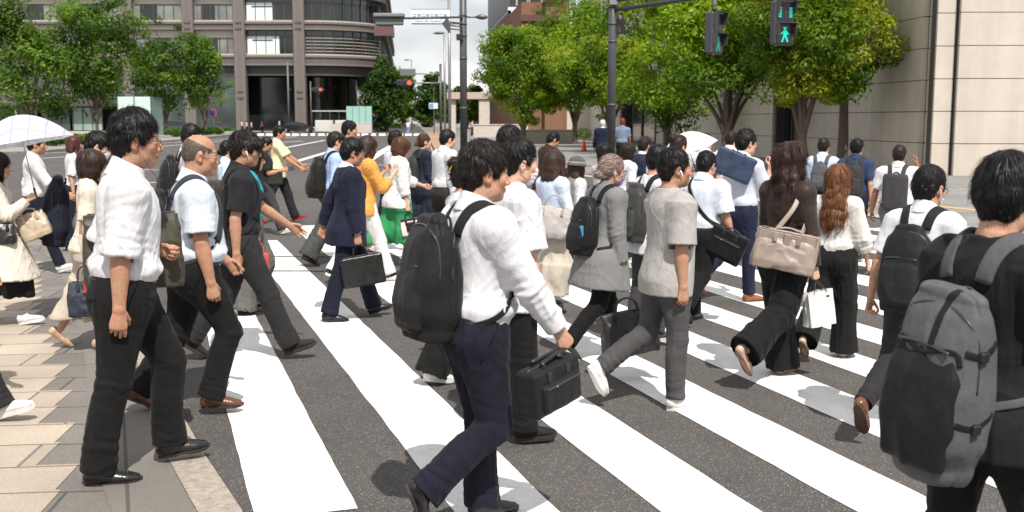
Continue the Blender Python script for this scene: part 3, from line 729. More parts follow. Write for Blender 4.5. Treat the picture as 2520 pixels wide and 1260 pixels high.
def build_shoe(P, s, style='dress', color=(.012, .011, .011), sole=(.02, .018, .016)):
    J = P.J; fr = (J['ank' + s], J['Rf' + s], 1.0); v = max(P.v * .8, .0035); G = Grid((-.10, -.075, -.10), (.24, .075, .07), v)
    th = {'dress': .014, 'sneaker': .026, 'pump': .008}[style]; zb = -.085 + th; hl = .0 if style != 'pump' else .0
    w_ = 1.0 if P.g == 'm' else .86
    G.add(limb((-.030, 0, zb + .028), (.165, 0, zb + .012), [(0, .036, .034 * w_), (.3, .036, .036 * w_), (.55, .034, .044 * w_), (.8, .026, .045 * w_), (1, .016, .032 * w_)], (0, 0, 1)), .01)
    G.add(ell((-.042, 0, zb + .030), (.028, .032 * w_, .045)), .02)
    if style != 'pump':
        G.add(limb((.012, 0, -.055), (-.006, 0, .010 if style == 'sneaker' else -.002), [(0, .050, .040 * w_), (1, .044, .037 * w_)], (1, 0, 0), flat=True), .02)
        G.add(limb((.0, 0, -.02), (-.006, 0, .05), [(0, .036, .030 * w_), (1, .036, .030 * w_)], (1, 0, 0), flat=True), .004, 's')
    else:
        G.add(limb((.03, 0, -.01), (.055, 0, -.045), [(0, .055, .040), (1, .036, .030)], (1, 0, 0)), .01, 's')
    G.add(half((0, 0, zb), (0, 0, -1), (-.2, -.2, -.2), (.3, .2, .2)), .004, 's')
    def fx(V, Nn): return creases(V, Nn, np.array([.105, 0, zb + .03]), (1, .1, .2), .035, .016, .0016, P.seed)
    mat = leather(color, .28 if style == 'dress' else .4, .05) if style != 'sneaker' else cloth(color, .7)
    o = put(P, 'shoe', G, mat, fx=fx, frame=fr, smooth=1)
    t = np.linspace(0, 2 * math.pi, 40, endpoint=False); xs = .062 + .128 * np.cos(t); wd = np.interp(xs, [-.07, -.03, .05, .12, .165, .19], [.010, .036, .036, .047, .040, .008]) * w_ * (1.06 if style == 'sneaker' else 1.03)
    ys = np.sign(np.sin(t)) * wd * np.abs(np.sin(t)) ** .55
    b = MB(); tp = lambda x: max(0, (x - .13) / .06) ** 2 * .012
    ring = lambda z, f: [(x * 1.0, y * f, z + tp(x)) for x, y in zip(xs, ys)]
    arch = lambda pts: [(x, y, z + (.009 if (style != 'sneaker' and .01 < x < .07) else 0)) for x, y, z in pts]
    r0, r1, r2 = arch(ring(-.085, .95)), ring(-.083 + th * .2, 1.0), ring(zb + .003, 1.0)
    Vs = r0 + r1 + r2; n = 40
    Fs = [(i, (i + 1) % n, (i + 1) % n + n, i + n) for i in range(n)] + [(i + n, (i + 1) % n + n, (i + 1) % n + 2 * n, i + 2 * n) for i in range(n)] + [tuple(reversed(range(n))), tuple(range(2 * n, 3 * n))]
    Vs = np.array([mk(fr, q) for q in Vs]); mesh_obj('sole', Vs, Fs, simple('sole%.2f' % sole[0], sole, .75, var=.2), o, smooth=True, sharp=40)
    if style == 'sneaker' and P.lod < 2:
        l = MB()
        for i in range(4):
            x = .035 + .022 * i; z = zb + .062 - .008 * i; l.tube(spline([mk(fr, (x, -.022, z - .012)), mk(fr, (x + .004, 0, z + .0)), mk(fr, (x, .022, z - .012))], 7), .0028, 6)
        l.build('laces', cloth((.75, .74, .72)), o, True)
    return o
def blades(Vh, Nh, Q, cnt, flow, length, width, lift, rng_, colr, grav=0.0, sidecut=False):
    idx = rng_.integers(0, len(Vh), cnt); p = Vh[idx]; n = Nh[idx]
    d = flow(p, n); d = d - n * (d * n).sum(1)[:, None]; d /= np.linalg.norm(d, axis=1)[:, None] + 1e-9
    d += rng_.normal(0, .11, d.shape); d -= n * (d * n).sum(1)[:, None]; d /= np.linalg.norm(d, axis=1)[:, None] + 1e-9
    Ln = length * rng_.uniform(.5, 1.3, cnt); lf = lift * rng_.uniform(.1, 1.3, cnt); fly = rng_.random(cnt) < .06; lf = np.where(fly, lf * 2.2, lf); b = np.cross(d, n); wd = width * rng_.uniform(.6, 1.3, cnt)
    if sidecut: Ln = Ln * np.clip((p[:, 2] + .035) / .075, .22, 1)
    rows = []; ts = (0, .3, .6, .85, 1.0); cen = np.array([-.02, 0, .0])
    for t in ts:
        c = p + d * (Ln * t)[:, None] + n * (-.003 + lf * math.sin(t * 2.2) - Ln * Ln * t * t * 3.2)[:, None] + np.array([0, 0, -grav]) * (Ln * t * t)[:, None]
        ww = (wd * (1 - .93 * t ** 2) * .5)[:, None]; rows += [c - b * ww, c + b * ww]
    V = np.stack(rows, 1).reshape(-1, 3); k = 2 * len(ts); base = np.arange(cnt)[:, None] * k
    F = np.concatenate([base + np.array([[2 * i, 2 * i + 1, 2 * i + 3, 2 * i + 2]]) for i in range(len(ts) - 1)])
    c = np.repeat(np.array(colr)[None] * rng_.uniform(.45, 2.1, (cnt, 1)), k, 0)
    return V, F, c
def build_hair(P, style, color, top=.0, strands=600, length=.045, comb=(0.25, 0, -.2), fringe=0.0, lenz=-.26, wave=1.0, lift=.006, side=0.0):
    ring = style == 'bald'
    if ring: style, wave, length, lift, strands = 'neat', .25, .012, .002, 900; color = (.085, .062, .048); P.hairtop = 0
    hd = P.J['Hd']; v = max(P.v * .8, .0035); lowz = min(-.14, lenz - .05) if style in ('long', 'pony', 'low') else -.19
    G = Grid((-.26, -.17, lowz), (.15, .17, .20 + top), v)
    longish = style in ('long', 'bob')
    if ring: G.add(ell((-.014, 0, .035), (.0972, .0777, .0892)), 0); G.add(ell((-.032, 0, .0), (.0768, .0718, .0718)), .02)
    else: G.add(ell((-.016, 0, .044 + top * .5), (.104, .084 + side, .091 + top * .6)), 0); G.add(ell((-.046, 0, .002), (.068, .075 + side, .085)), .03)
    if style in ('short', 'neat') and not ring:
        G.add(limb((-.072, 0, -.01), (-.066, 0, -.075), [(0, .040, .060), (1, .020, .045)], (1, 0, 0)), .03)
        for s in (1, -1): G.add(ell((.026, s * .073, .0), (.014, .009, .034)), .02)
    if style == 'bob':
        G.add(limb((-.018, 0, .03), (-.022, 0, -.10), [(0, .108, .092), (.5, .108, .098), (.8, .100, .094), (1, .075, .080)], (1, 0, 0), flat=False), .04)
    if style == 'long':
        G.add(limb((-.03, 0, .03), (-.055, 0, lenz), [(0, .095, .092), (.35, .075, .105, -.015), (.7, .055, .115, -.02), (.9, .045, .10, -.015), (1, .028, .07)], (1, 0, 0)), .04)
        for s in (1, -1): G.add(limb((.02, s * .070, .03), (.03, s * .085, lenz * .62), [(0, .030, .018), (.5, .040, .022), (1, .015, .012)], (1, 0, 0)), .02)
    if style in ('pony', 'bun', 'low'):
        G.add(limb((-.070, 0, -.01), (-.07, 0, -.06), [(0, .030, .055), (1, .016, .035)], (1, 0, 0)), .03)
        if style == 'pony': G.add(limb((-.115, 0, .01), (-.135, 0, lenz), [(0, .024, .024), (.3, .036, .034, -.014), (.7, .030, .03, -.01), (1, .010, .010)], (1, 0, 0)), .02)
        if style == 'bun': G.add(ell((-.105, 0, .09), (.046, .048, .044)), .02)
        if style == 'low': G.add(ell((-.112, 0, -.045), (.040, .05, .040)), .02)
        for s in (1, -1): G.add(ell((.016, s * .076, -.01), (.020, .008, .04)), .02)
    big = ((-.3, -.2, lowz), (.2, .2, .2))
    fz = -.045 - fringe; fr_ = .105
    G.add(ell((.118, 0, fz), (.085 if not longish else .088, .115 if not longish else .068, fr_)), .012, 's')
    if not longish:
        G.add(half((-.105, 0, -.078 if style != 'neat' else -.066), (-.12 if style != 'neat' else -.35, 0, -1), *big), .008, 's')
        for s in (1, -1):
            G.add(ell((-.004, s * .095, -.034), (.034, .040, .048)), .008, 's'); G.add(ell((.045, s * .08, -.055), (.05, .03, .05)), .008, 's')
    if ring: G.add(half((-.10, 0, .110), (.42, 0, 1), *big), .004, 's')
    if fringe:
        G.add(limb((.060, .05, .065), (.066, -.05, .065), [(0, .030, .030), (.5, .036, .036), (1, .030, .030)], (0, 0, 1)), .02)
        G.add(ell((.078, 0, .040), (.026, .060, .034)), .015)
    def fx(V, Nn):
        a = .0095 * wave
        ang = np.arctan2(V[:, 1], V[:, 0] + .05)
        if longish or style == 'pony':
            V = V + Nn * (noise(np.stack([V[:, 0] * 26, V[:, 1] * 26, V[:, 2] * 7 + P.seed], 1)) * a)[:, None]
            return V + Nn * (np.sin(V[:, 2] * 60 + noise(V * 12 + P.seed) * 4) * .004 * wave * np.clip(-V[:, 2] * 8, 0, 1))[:, None] + Nn * (ridge(V * [60, 60, 10] + P.seed) * .0022)[:, None]
        return V + Nn * (noise(V * [30, 42, 30] + P.seed) * a * .55 + ridge(np.stack([V[:, 0] * 26, ang * 9, V[:, 2] * 40], 1) + P.seed) * a * .35)[:, None]
    V, Q = G.mesh(1); V = fx(V, normals(V, Q)); Nn = normals(V, Q)
    c = np.tile(color, (len(V), 1)) * (1 + .25 * noise(V * [50, 50, 18] + 3))[:, None]
    crown = np.array([-.055, 0, .13]); cb = np.array(comb)
    def flow(p, n):
        if longish: return np.tile((-.05, 0, -1.0), (len(p), 1)) + (p - crown) * [3.5, 5, 0] * (p[:, 2:] > 0)
        d = (p - crown); d /= np.linalg.norm(d, axis=1)[:, None]; f = d + np.array([0, 0, -.25]) + cb * np.clip(p[:, 2:] * 12, 0, 1)
        if style in ('pony', 'bun', 'low'): f = np.tile((-1, 0, .0), (len(p), 1)) + [0, 0, -.2]
        return f
    r_ = np.random.default_rng(int(P.seed * 10) + 5)
    m = (V[:, 0] < .085) | (V[:, 2] > .02)
    bv, bf, bc = blades(V[m], Nn[m], Q, strands, flow, length * (1.9 if longish else 1), .0021 if P.lod == 0 else .0036, lift, r_, color, .1, sidecut=style in ('short', 'neat'))
    Va = np.concatenate([V, bv]); Fa = np.concatenate([Q, bf + len(V)]); ca = np.concatenate([c, bc])
    Va = (Va * hd[2]) @ hd[1].T + hd[0]
    return mesh_obj('hair', Va, Fa, hair_mat('hair'), P.root, col=ca)
def build_glasses(P, color=(.02, .018, .018), r=.0016, lens=True, round_=1.0):
    hd = P.J['Hd']; b = MB(); r = max(r, .35 * P.px)
    for s in (1, -1):
        a = np.linspace(0, 2 * math.pi, 25); pts = [mk(hd, (.104 - .10 * abs(abs(y) - .033) * 0 - .006 * (abs(s * .034 + .024 * math.cos(t)) > .05), s * .034 + .0245 * math.cos(t), -.006 + .019 * math.sin(t) * round_)) for t in a for y in (0,)]
        b.tube(pts, r, 6, False)
        b.tube(spline([mk(hd, (.100, s * .058, .002)), mk(hd, (.05, s * .074, .004)), mk(hd, (-.005, s * .081, .004)), mk(hd, (-.022, s * .080, -.018))], 14), r, 6)
    b.tube(spline([mk(hd, (.105, .011, 0)), mk(hd, (.112, 0, .004)), mk(hd, (.105, -.011, 0))], 7), r, 6)
    return b.build('glasses', simple('frame%.2f%.2f' % (color[0], color[1]), color, .3, .0 if color[0] < .2 else 1.0), P.root, True)
def build_mask(P, color=(.80, .80, .82)):
    hd = P.J['Hd']; G = Grid((.0, -.085, -.14), (.15, .085, .0), max(P.v * .7, .003))
    for pr in (ell((.031, 0, -.044), (.069, .063, .078)), ell((.068, 0, -.096), (.024, .030, .022)), ell((.056, 0, -.045), (.060, .040, .048))): G.add(pr, .025)
    G.add(limb((.02, 0, -.05), (-.1, 0, -.05), [(0, .2, .2), (1, .2, .2)], (0, 0, 1), flat=True), .004, 's')
    G.add(half((.09, 0, -.022), (-.35, 0, 1), (-.1, -.1, -.2), (.2, .1, .1)), .008, 's')
    def fx(V, Nn): return V + Nn * (np.sin(V[:, 2] * 300) * .0010)[:, None]
    o = put(P, 'face_mask', G, cloth(color, .8), fx=fx, frame=hd)
    for s in (1, -1):
        b = MB(); b.tube(spline([mk(hd, (.024, s * .066, -.03)), mk(hd, (.0, s * .080, -.018)), mk(hd, (-.020, s * .091, -.008)), mk(hd, (-.018, s * .090, -.03)), mk(hd, (.0, s * .080, -.055)), mk(hd, (.024, s * .066, -.085))], 20), max(.0018, .4 * P.px), 6)
        b.build('ear_loop', cloth((.65, .65, .67)), o, True)
    return o
def build_earbud(P, sides='r'):
    hd = P.J['Hd']
    for s in sides:
        sd = -1 if s == 'r' else 1; b = MB(); 
        V, F = tube_vf(spline([mk(hd, (.004, sd * .084, -.012)), mk(hd, (.008, sd * .090, -.016)), mk(hd, (.016, sd * .090, -.042))], 8), [.008, .0075, .006, .0045, .0042, .004, .004, .0036], 10); b.add(V, F)
        b.build('earbud', simple('earbud', (.8, .8, .8), .25, var=.02), P.root, True)

WALK = {  # (hip flexion, knee flexion, foot pitch) right leg, left leg
    'A': dict(r=(22, 5, 14), l=(-20, 12, -28)), 'B': dict(r=(-20, 12, -28), l=(22, 5, 14)),
    'C': dict(r=(-4, 4, 0), l=(22, 38, 5)), 'D': dict(r=(20, 40, 0), l=(-6, 4, 0)),
    'E': dict(r=(4, 6, 0), l=(-18, 42, -50)), 'F': dict(r=(-18, 42, -50), l=(4, 6, 0)), 'S': dict(r=(2, 4, 0), l=(-4, 4, 0))}
HANG = dict(r=(-6, 14, 7), l=(12, 18, 7))
PEOPLE = []
def person(label, u, top, foot=None, Y=None, g='m', yaw=18, walk='C', arms=None, lean=4, twist=0, head=(4, 0, 0), skin='mid', hair='short', haircol=BLACK, bulk=1.0, belly=0.0, hs=1.0, curl=(30, 30), bare=False, hairkw=None, tilt=0, stubble=.35, group='people walking across the road', splay=6):
    P = Person(); P.g, P.bulk, P.belly, P.hs, P.skin, P.hair, P.haircol, P.stubble, P.bare = g, bulk, belly, hs, skin, hair, haircol, stubble, bare
    P.seed = (len(PEOPLE) * 7.31) % 97 + 1; P.curl = dict(r=curl[0], l=curl[1]); hk = dict(hairkw or {}); P.hairtop = .012 + hk.get('top', 0) if hair != 'bald' else 0.0
    lg = WALK[walk] if isinstance(walk, str) else walk
    P.p = dict(legs=lg, arms={**HANG, **(arms or {})}, lean=lean, twist=twist, head=head, tilt=tilt, splay=splay)
    P.J = pose(P, P.p)
    if Y is None: Y = ground(u, foot)[1]
    h = at(u, top, Y); P.S = h[2] / P.J['top'][2]; P.Y = Y
    P.yaw = rad(yaw); off = Rz(P.yaw) @ (P.J['Hd'][0] * P.S)
    P.loc = np.array([h[0] - off[0], Y, 0])
    ppm = FPX * 1024 / IW / Y * P.S; P.px = 1 / ppm
    P.v = float(np.clip(.72 * P.px, .0037, .0085)); P.vc = float(np.clip(.95 * P.px, .0048, .011)); P.lod = 0 if P.px < .007 else (1 if P.px < .012 else 2)
    P.root = empty('person', P.loc, P.yaw); P.root.scale = (P.S,) * 3
    tag(P.root, label, 'person', group)
    build_body(P)
    st = {0: 4200, 1: 1500, 2: 450}[P.lod]
    hk.setdefault('strands', st); build_hair(P, hair, haircol, **hk)
    PEOPLE.append(P); return P
def report():
    for P in PEOPLE: print('P %-60s S=%.3f h=%.2f Y=%.1f' % (P.root['label'][:60], P.S, P.S * 1.73, P.Y))
def thing_on(P, name, label, cat, base, group=None):
    """a carried thing: its own top-level Empty standing where its carrier stands"""
    b = np.asarray(base, float); wl = Rz(P.yaw) @ (b * P.S) + P.loc
    o = empty(name, wl, P.yaw); o.scale = (P.S,) * 3; tag(o, label, cat, group); o['_b'] = list(map(float, b)); return o
class Ctx:
    """children of a carried thing are written in the carrier's coordinates and shifted by its base"""
    def __init__(s, P, root): s.P, s.root, s.b = P, root, np.array(root['_b']); del root['_b']
    def mesh(s, name, V, F, mat, parent=None, smooth=True, sharp=None):
        return mesh_obj(name, np.asarray(V, float) - s.b, F, mat, parent or s.root, smooth, sharp=sharp)
    def grid(s, name, G, mat, frame=None, fx=None, parent=None, smooth=1):
        V, Q = G.mesh(smooth)
        if fx is not None: V = fx(V, normals(V, Q))
        if frame is not None: V = (V * frame[2]) @ frame[1].T + frame[0]
        return s.mesh(name, V, Q, mat, parent)
    def tube(s, name, pts, r, mat, parent=None, n=8):
        V, F = tube_vf(pts, r, n); return s.mesh(name, V, F, mat, parent)
    def band(s, name, pts, nor, wd, th, mat, parent=None):
        V, F = ribbon_vf(pts, nor, wd, th); return s.mesh(name, V, F, mat, parent)
def strap_path(P, ctrl, n=44, off=.006):
    """control points in torso coordinates, laid on the clothes"""
    pts = np.array([mk(P.J['T'], q) for q in spline(ctrl, n)]); Q, Nn = P.topG.snap(pts, off)
    for _ in range(3):
        Q[1:-1] = (Q[:-2] + 2 * Q[1:-1] + Q[2:]) / 4; Nn[1:-1] = Nn[:-2] + Nn[1:-1] * 2 + Nn[2:]
    Q2, N2 = P.topG.snap(Q, off, 3, only_in=True)
    return Q2, Nn / (np.linalg.norm(Nn, axis=1)[:, None] + 1e-9)
def backpack(P, label, color=(.014, .014, .015), size=(.15, .29, .46), z=.18, rough=.6, strap=None, style='day', panel=None, mat=None, gap=.0, strapw=.055, roll=0, pmat=None, pk=(.44, .08, .42, .22)):
    J, T = P.J, P.J['T']; d, w_, h = size; strap = strap or color
    back = -.125 * (P.bulk if P.bulk > 1 else 1) - gap
    fr = (mk(T, (back - d * .5 + .015, 0, z)), T[1] @ Rx(rad(roll)), 1.0)
    root = thing_on(P, 'backpack', label, 'backpack', mk(fr, (0, 0, -h / 2)), 'backpacks worn by the walkers'); X = Ctx(P, root)
    m = mat or cloth(color, rough, 'plain', .4); v = max(P.vc * .8, .0045)
    G = Grid((-d - .12, -w_ * .75, -h * .62), (d + .03, w_ * .75, h * .64), v)
    prof = {'day': [(0, d * .52, w_ * .46), (.12, d * .60, w_ * .52), (.4, d * .58, w_ * .53), (.7, d * .50, w_ * .50), (.88, d * .40, w_ * .44), (1, d * .22, w_ * .30)],
            'box': [(0, d * .48, w_ * .48), (.1, d * .52, w_ * .52), (.5, d * .52, w_ * .52), (.9, d * .50, w_ * .52), (1, d * .42, w_ * .46)],
            'sack': [(0, d * .50, w_ * .44), (.15, d * .66, w_ * .53), (.45, d * .62, w_ * .54), (.75, d * .50, w_ * .50), (.92, d * .36, w_ * .46), (1, d * .20, w_ * .40)]}[style]
    G.add(limb((0, 0, -h * .5), (0, 0, h * .5), prof, (1, 0, 0), p=2.6 if style != 'box' else 4, flat=(style == 'box')), .01)
    ho = 0
    def fx(V, Nn):
        V = fold(V, Nn, .010 if style != 'box' else .004, (5.5, 5.5, 3.2), P.seed + 31)
        g_ = np.exp(-((V[:, 0] + d * .12) / .006) ** 2) + np.exp(-((V[:, 0] - d * .25) / .006) ** 2); return V - Nn * (g_ * .004)[:, None]
    body = X.grid('bag_body', G, m, fr, fx, smooth=2); P.packG, P.packfr = G, fr
    if style in ('day', 'sack'):
        pkg = Grid((-d - .16, -w_ * .65, -h * .60), (.0, w_ * .65, h * .5), v)
        pkg.add(limb((-d * .46, 0, -h * pk[0]), (-d * .40, 0, h * pk[1]), [(0, d * .22, w_ * pk[2] * .86), (.3, d * (pk[3] + .06), w_ * pk[2]), (.8, d * pk[3], w_ * pk[2] * .95), (1, d * .10, w_ * pk[2] * .8)], (1, 0, 0), p=2.8), .01)
        X.grid('front_pocket', pkg, pmat or mat or cloth(tuple(c * 1.15 for c in (panel or color)), rough, 'plain', .4), fr, lambda V, Nn: fold(V, Nn, .007, (6, 6, 4), P.seed + 41), parent=body, smooth=2)
        zt = [mk(fr, (-d * .52, y, h * pk[1] + .02 * math.cos(y / w_ * 3))) for y in np.linspace(-w_ * .34, w_ * .34, 16)]
        X.band('zip', zt, np.tile(fr[1] @ np.array([-1, 0, .5]), (16, 1)), .010, .005, simple('zip', (.03, .03, .032), .35), body)
    if P.lod < 2:
        zp = simple('zip', (.03, .03, .032), .35)
        for x0, zt_, wf in ((-d * .14, .43, .56), (d * .16, .44, .56)):
            t = np.linspace(-.15, math.pi + .15, 50); pth = np.stack([np.full(50, x0), w_ * wf * np.cos(t), h * (.06 + (zt_ - .04) * np.sin(t))], 1); Qz, Nz = G.snap(pth, .001); X.band('zip', [mk(fr, q) for q in Qz], Nz @ fr[1].T, .009, .004, zp, body)
        bp = MB(); q = Qz[9]; bp.box(q + [-.006, -.004, -.035], q + [.006, .004, 0], bev=.002); X.mesh('zip_puller', [mk(fr, p) for p in bp.V], bp.F, simple('steel', (.55, .54, .5), .3, 1), body, False)
    a = np.linspace(.0, math.pi, 14); X.tube('grab_handle', [mk(fr, (d * .34, .045 * math.cos(t), h * .44 + .055 * math.sin(t))) for t in a], .006, cloth(strap, .6), body)
    for sd in (1, -1):
        ctrl = [(-.13, sd * .070, .40), (-.10, sd * .088, .50), (-.02, sd * .105, .53), (.07, sd * .105, .46), (.125, sd * .115, .34), (.115, sd * .145, .20), (.05, sd * .185, .10), (-.05, sd * .18, .04), (-.13, sd * .13, .01)]
        Q, Nn = strap_path(P, ctrl, 60)
        X.band('shoulder_strap', Q[:40], Nn[:40], strapw, .012, cloth(strap, .7, 'plain', .3))
        X.band('strap_webbing', Q[38:], Nn[38:], strapw * .45, .004, cloth(strap, .6, 'plain', .3), X.root.children[-1])
    return root, X, fr, body
def loc(P, u, v, Y):
    return Rz(-P.yaw) @ (at(u, v, Y) - P.loc) / P.S
def grip(P, s): 
    sd = -1 if s == 'r' else 1; pal = 1 if sd < 0 else -1; return mk(P.J['H' + s], (.098, pal * .020, 0))
def briefcase(P, s, label, name='briefcase', cat='briefcase', color=(.012, .012, .012), size=(.40, .075, .29), pitch=0, yaw=0, drop=.10, soft=False, r=.02, handle_r=.007, pocket=False, rough=.3, lean=0, shift=0.0, mat=None, clasp=None, hlen=.13, hcol=None, stand=None):
    g_ = grip(P, s) if stand is None else stand; lx, ly, lz = size; R = Rz(rad(yaw)) @ Ry(rad(pitch)) @ Rx(rad(lean))
    c = g_ + R @ np.array([shift, 0, -drop - lz / 2]); fr = (c, R, 1.0)
    root = thing_on(P, name, label, cat, c - R @ np.array([0, 0, lz / 2])); X = Ctx(P, root); m = mat or leather(color, rough)
    v = max(P.vc * .8, .004); G = Grid((-lx * .62, -ly - .03, -lz * .62), (lx * .62, ly + .03, lz * .62), v)
    if soft: G.add(limb((0, 0, -lz / 2), (0, 0, lz / 2), [(0, lx * .49, ly * .55), (.2, lx * .5, ly * .62), (.7, lx * .49, ly * .42), (1, lx * .48, ly * .20)], (1, 0, 0), flat=True, p=5), .01)
    else: G.add(rbox((0, 0, 0), (lx / 2, ly / 2, lz / 2), r), .01)
    def fx(V, Nn): return fold(V, Nn, .010 if soft else .003, (8, 14, 8), P.seed + 3)
    body = X.grid('bag_body', G, m, fr, fx, smooth=2 if soft else 1)
    hm = leather(hcol or color, rough)
    for sy in (-1, 1):
        y = sy * ly * (.26 if not soft else .16); a0 = hlen * .5
        pts = spline([(-a0, y, lz * .5 - .045), (-a0, y * 1.0, lz * .5 + .01), (-a0 * .75, y * .7, lz * .5 + drop * .75), (0 - shift, y * .2, lz * .5 + drop + .004), (a0 * .75, y * .7, lz * .5 + drop * .75), (a0, y, lz * .5 + .01), (a0, y, lz * .5 - .045)], 30)
        X.tube('handle', [mk(fr, q) for q in pts], handle_r, hm, body)
        for q in (-a0, a0):
            b = MB(); b.box((q - .014, sy * (ly * .5 + .002) - .003, lz * .5 - .075), (q + .014, sy * (ly * .5 + .002) + .003, lz * .5 - .012), bev=.002)
            X.mesh('handle_tab', [mk(fr, p) for p in b.V], b.F, hm, body, False)
    # seam band round the edge and closing zip
    z_ = [mk(fr, (x, 0, lz * .5 + .002)) for x in np.linspace(-lx * .44, lx * .44, 20)]
    X.band('zip', z_, np.tile(R[:, 2], (20, 1)), .012, .005, simple('zip', (.03, .03, .032), .35), body)
    if pocket:
        pk = Grid((-lx * .5, -ly - .04, -lz * .55), (lx * .5, -ly * .1, lz * .4), v); pk.add(rbox((0, -ly * .52, -lz * .10), (lx * .40, .022, lz * .30), .016), .01)
        X.grid('front_pocket', pk, m, fr, fx, parent=body)
        z2 = [mk(fr, (x, -ly * .52 - .024, lz * .14)) for x in np.linspace(-lx * .36, lx * .36, 16)]; X.band('zip', z2, np.tile(-R[:, 1], (16, 1)), .010, .004, simple('zip', (.03, .03, .032), .35), body)
        pl = MB(); pl.box((-.06, -ly * .52 - .030, lz * .115), (-.052, -ly * .52 - .026, lz * .15), bev=.001); X.mesh('zip_puller', [mk(fr, p) for p in pl.V], pl.F, simple('steel', (.55, .54, .5), .3, 1), body, False)
    return root, X, fr, body
def umbrella(P, s, label, color, r=.52, kind='plain', tiltx=0, tilty=0, pole=.62, up=None):
    H = P.J['H' + s]; g_ = grip(P, s); R = Ry(rad(tiltx)) @ Rx(rad(tilty)); top = g_ + R @ np.array([0, 0, pole])
    root = thing_on(P, 'umbrella', label, 'umbrella', g_); X = Ctx(P, root); n = 8; m = 14; V = []; F = []
    seg = 6; nn = n * seg
    for i in range(m + 1):
        t = i / m; z = -.30 * r / .5 * t ** 2.0
        for j in range(nn):
            a = 2 * math.pi * j / nn; f = (j % seg) / seg; sagv = math.sin(math.pi * f); rr = r * t * (1 - .055 * sagv * t); zz = z - .014 * sagv * t + (.020 * sagv * t ** 4)
            V.append(top + R @ np.array([rr * math.cos(a), rr * math.sin(a), zz]))
    for i in range(m):
        for j in range(nn): k = (j + 1) % nn; F.append((i * nn + j, i * nn + k, (i + 1) * nn + k, (i + 1) * nn + j))
    mm, t, b = nodes('umbrella_cloth'); b.inputs['Roughness'].default_value = .8
    if kind == 'check':
        ck = tex(t, 'noise', 3, 1); c = t.nodes.new('ShaderNodeTexCoord'); w1 = N(t, 'ShaderNodeTexBrick', Scale=1.0); w1.offset = 0; w1.inputs['Mortar Size'].default_value = .012; w1.inputs['Brick Width'].default_value = .15; w1.inputs['Row Height'].default_value = .15
        w1.inputs['Color1'].default_value = (.78, .78, .83, 1); w1.inputs['Color2'].default_value = (.60, .60, .72, 1); w1.inputs['Mortar'].default_value = (.42, .43, .58, 1)
        t.links.new(c.outputs['Object'], w1.inputs['Vector']); t.links.new(w1.outputs[0], b.inputs['Base Color'])
    else: b.inputs['Base Color'].default_value = (*color, 1)
    tr = t.nodes.new('ShaderNodeBsdfTranslucent'); tr.inputs[0].default_value = (.8, .8, .85, 1); mxs = t.nodes.new('ShaderNodeMixShader'); mxs.inputs[0].default_value = .35
    o_ = [q for q in t.nodes if q.type == 'OUTPUT_MATERIAL'][0]; t.links.new(b.outputs[0], mxs.inputs[1]); t.links.new(tr.outputs[0], mxs.inputs[2]); t.links.new(mxs.outputs[0], o_.inputs[0])
    X.mesh('canopy', V, F, mm)
    st = simple('umb_steel', (.30, .30, .32), .35, .8)
    X.tube('shaft', [g_ - R @ np.array([0, 0, .07]), top + R @ np.array([0, 0, .05])], .005, st)
    X.tube('handle', [g_ - R @ np.array([0, 0, .09]), g_ + R @ np.array([0, 0, .06])], .012, leather((.05, .03, .02)))
    for j in range(n):
        a = 2 * math.pi * j / n; X.tube('rib', [top + R @ np.array([r * q * math.cos(a), r * q * math.sin(a), -.30 * r / .5 * q ** 2.0 - .006]) for q in np.linspace(.02, .98, 9)], .0025, st, n=5)
    return root
# ------------------------------------------------------------------ ground
def asphalt_mat():
    m, t, b = nodes('asphalt')
    n = tex(t, 'noise', 1.3, 6, .6); c = ramp(t, n, [(.3, (.066, .060, .058)), (.7, (.086, .079, .076))])
    v = tex(t, 'voronoi', 210, out=1); s = t.nodes.new('ShaderNodeSeparateColor'); t.links.new(v, s.inputs[0])
    sp = ramp(t, s.outputs[0], [(.93, g3(0)), (.985, g3(1))]); mm = t.nodes.new('ShaderNodeMix'); mm.data_type = 'RGBA'; t.links.new(sp, mm.inputs[0]); t.links.new(c, mm.inputs[6]); mm.inputs[7].default_value = (.30, .28, .25, 1)
    f = tex(t, 'noise', 160, 3); c2 = mul(t, mm.outputs[2], ramp(t, f, [(.3, g3(.55)), (.7, g3(1.4))]))
    g = tex(t, 'noise', .18, 3); c3 = mul(t, c2, ramp(t, g, [(.35, g3(.88)), (.65, g3(1.12))]))
    k1 = tex(t, 'noise', .9, 6, .65); k2 = t.nodes.new('ShaderNodeMath'); k2.operation = 'SUBTRACT'; k2.inputs[1].default_value = .5; t.links.new(k1, k2.inputs[0]); k3 = t.nodes.new('ShaderNodeMath'); k3.operation = 'ABSOLUTE'; t.links.new(k2.outputs[0], k3.inputs[0])
    c3 = mul(t, c3, ramp(t, k3.outputs[0], [(.0, g3(.55)), (.0016, g3(.8)), (.004, g3(1))]), .8); oi = tex(t, 'noise', .55, 4, .7); c3 = mul(t, c3, ramp(t, oi, [(.28, g3(.78)), (.40, g3(1))]))
    t.links.new(c3, b.inputs['Base Color']); b.inputs['Roughness'].default_value = .88; b.inputs['Specular IOR Level'].default_value = .25
    bump(t, b, f, .5, .004); return m
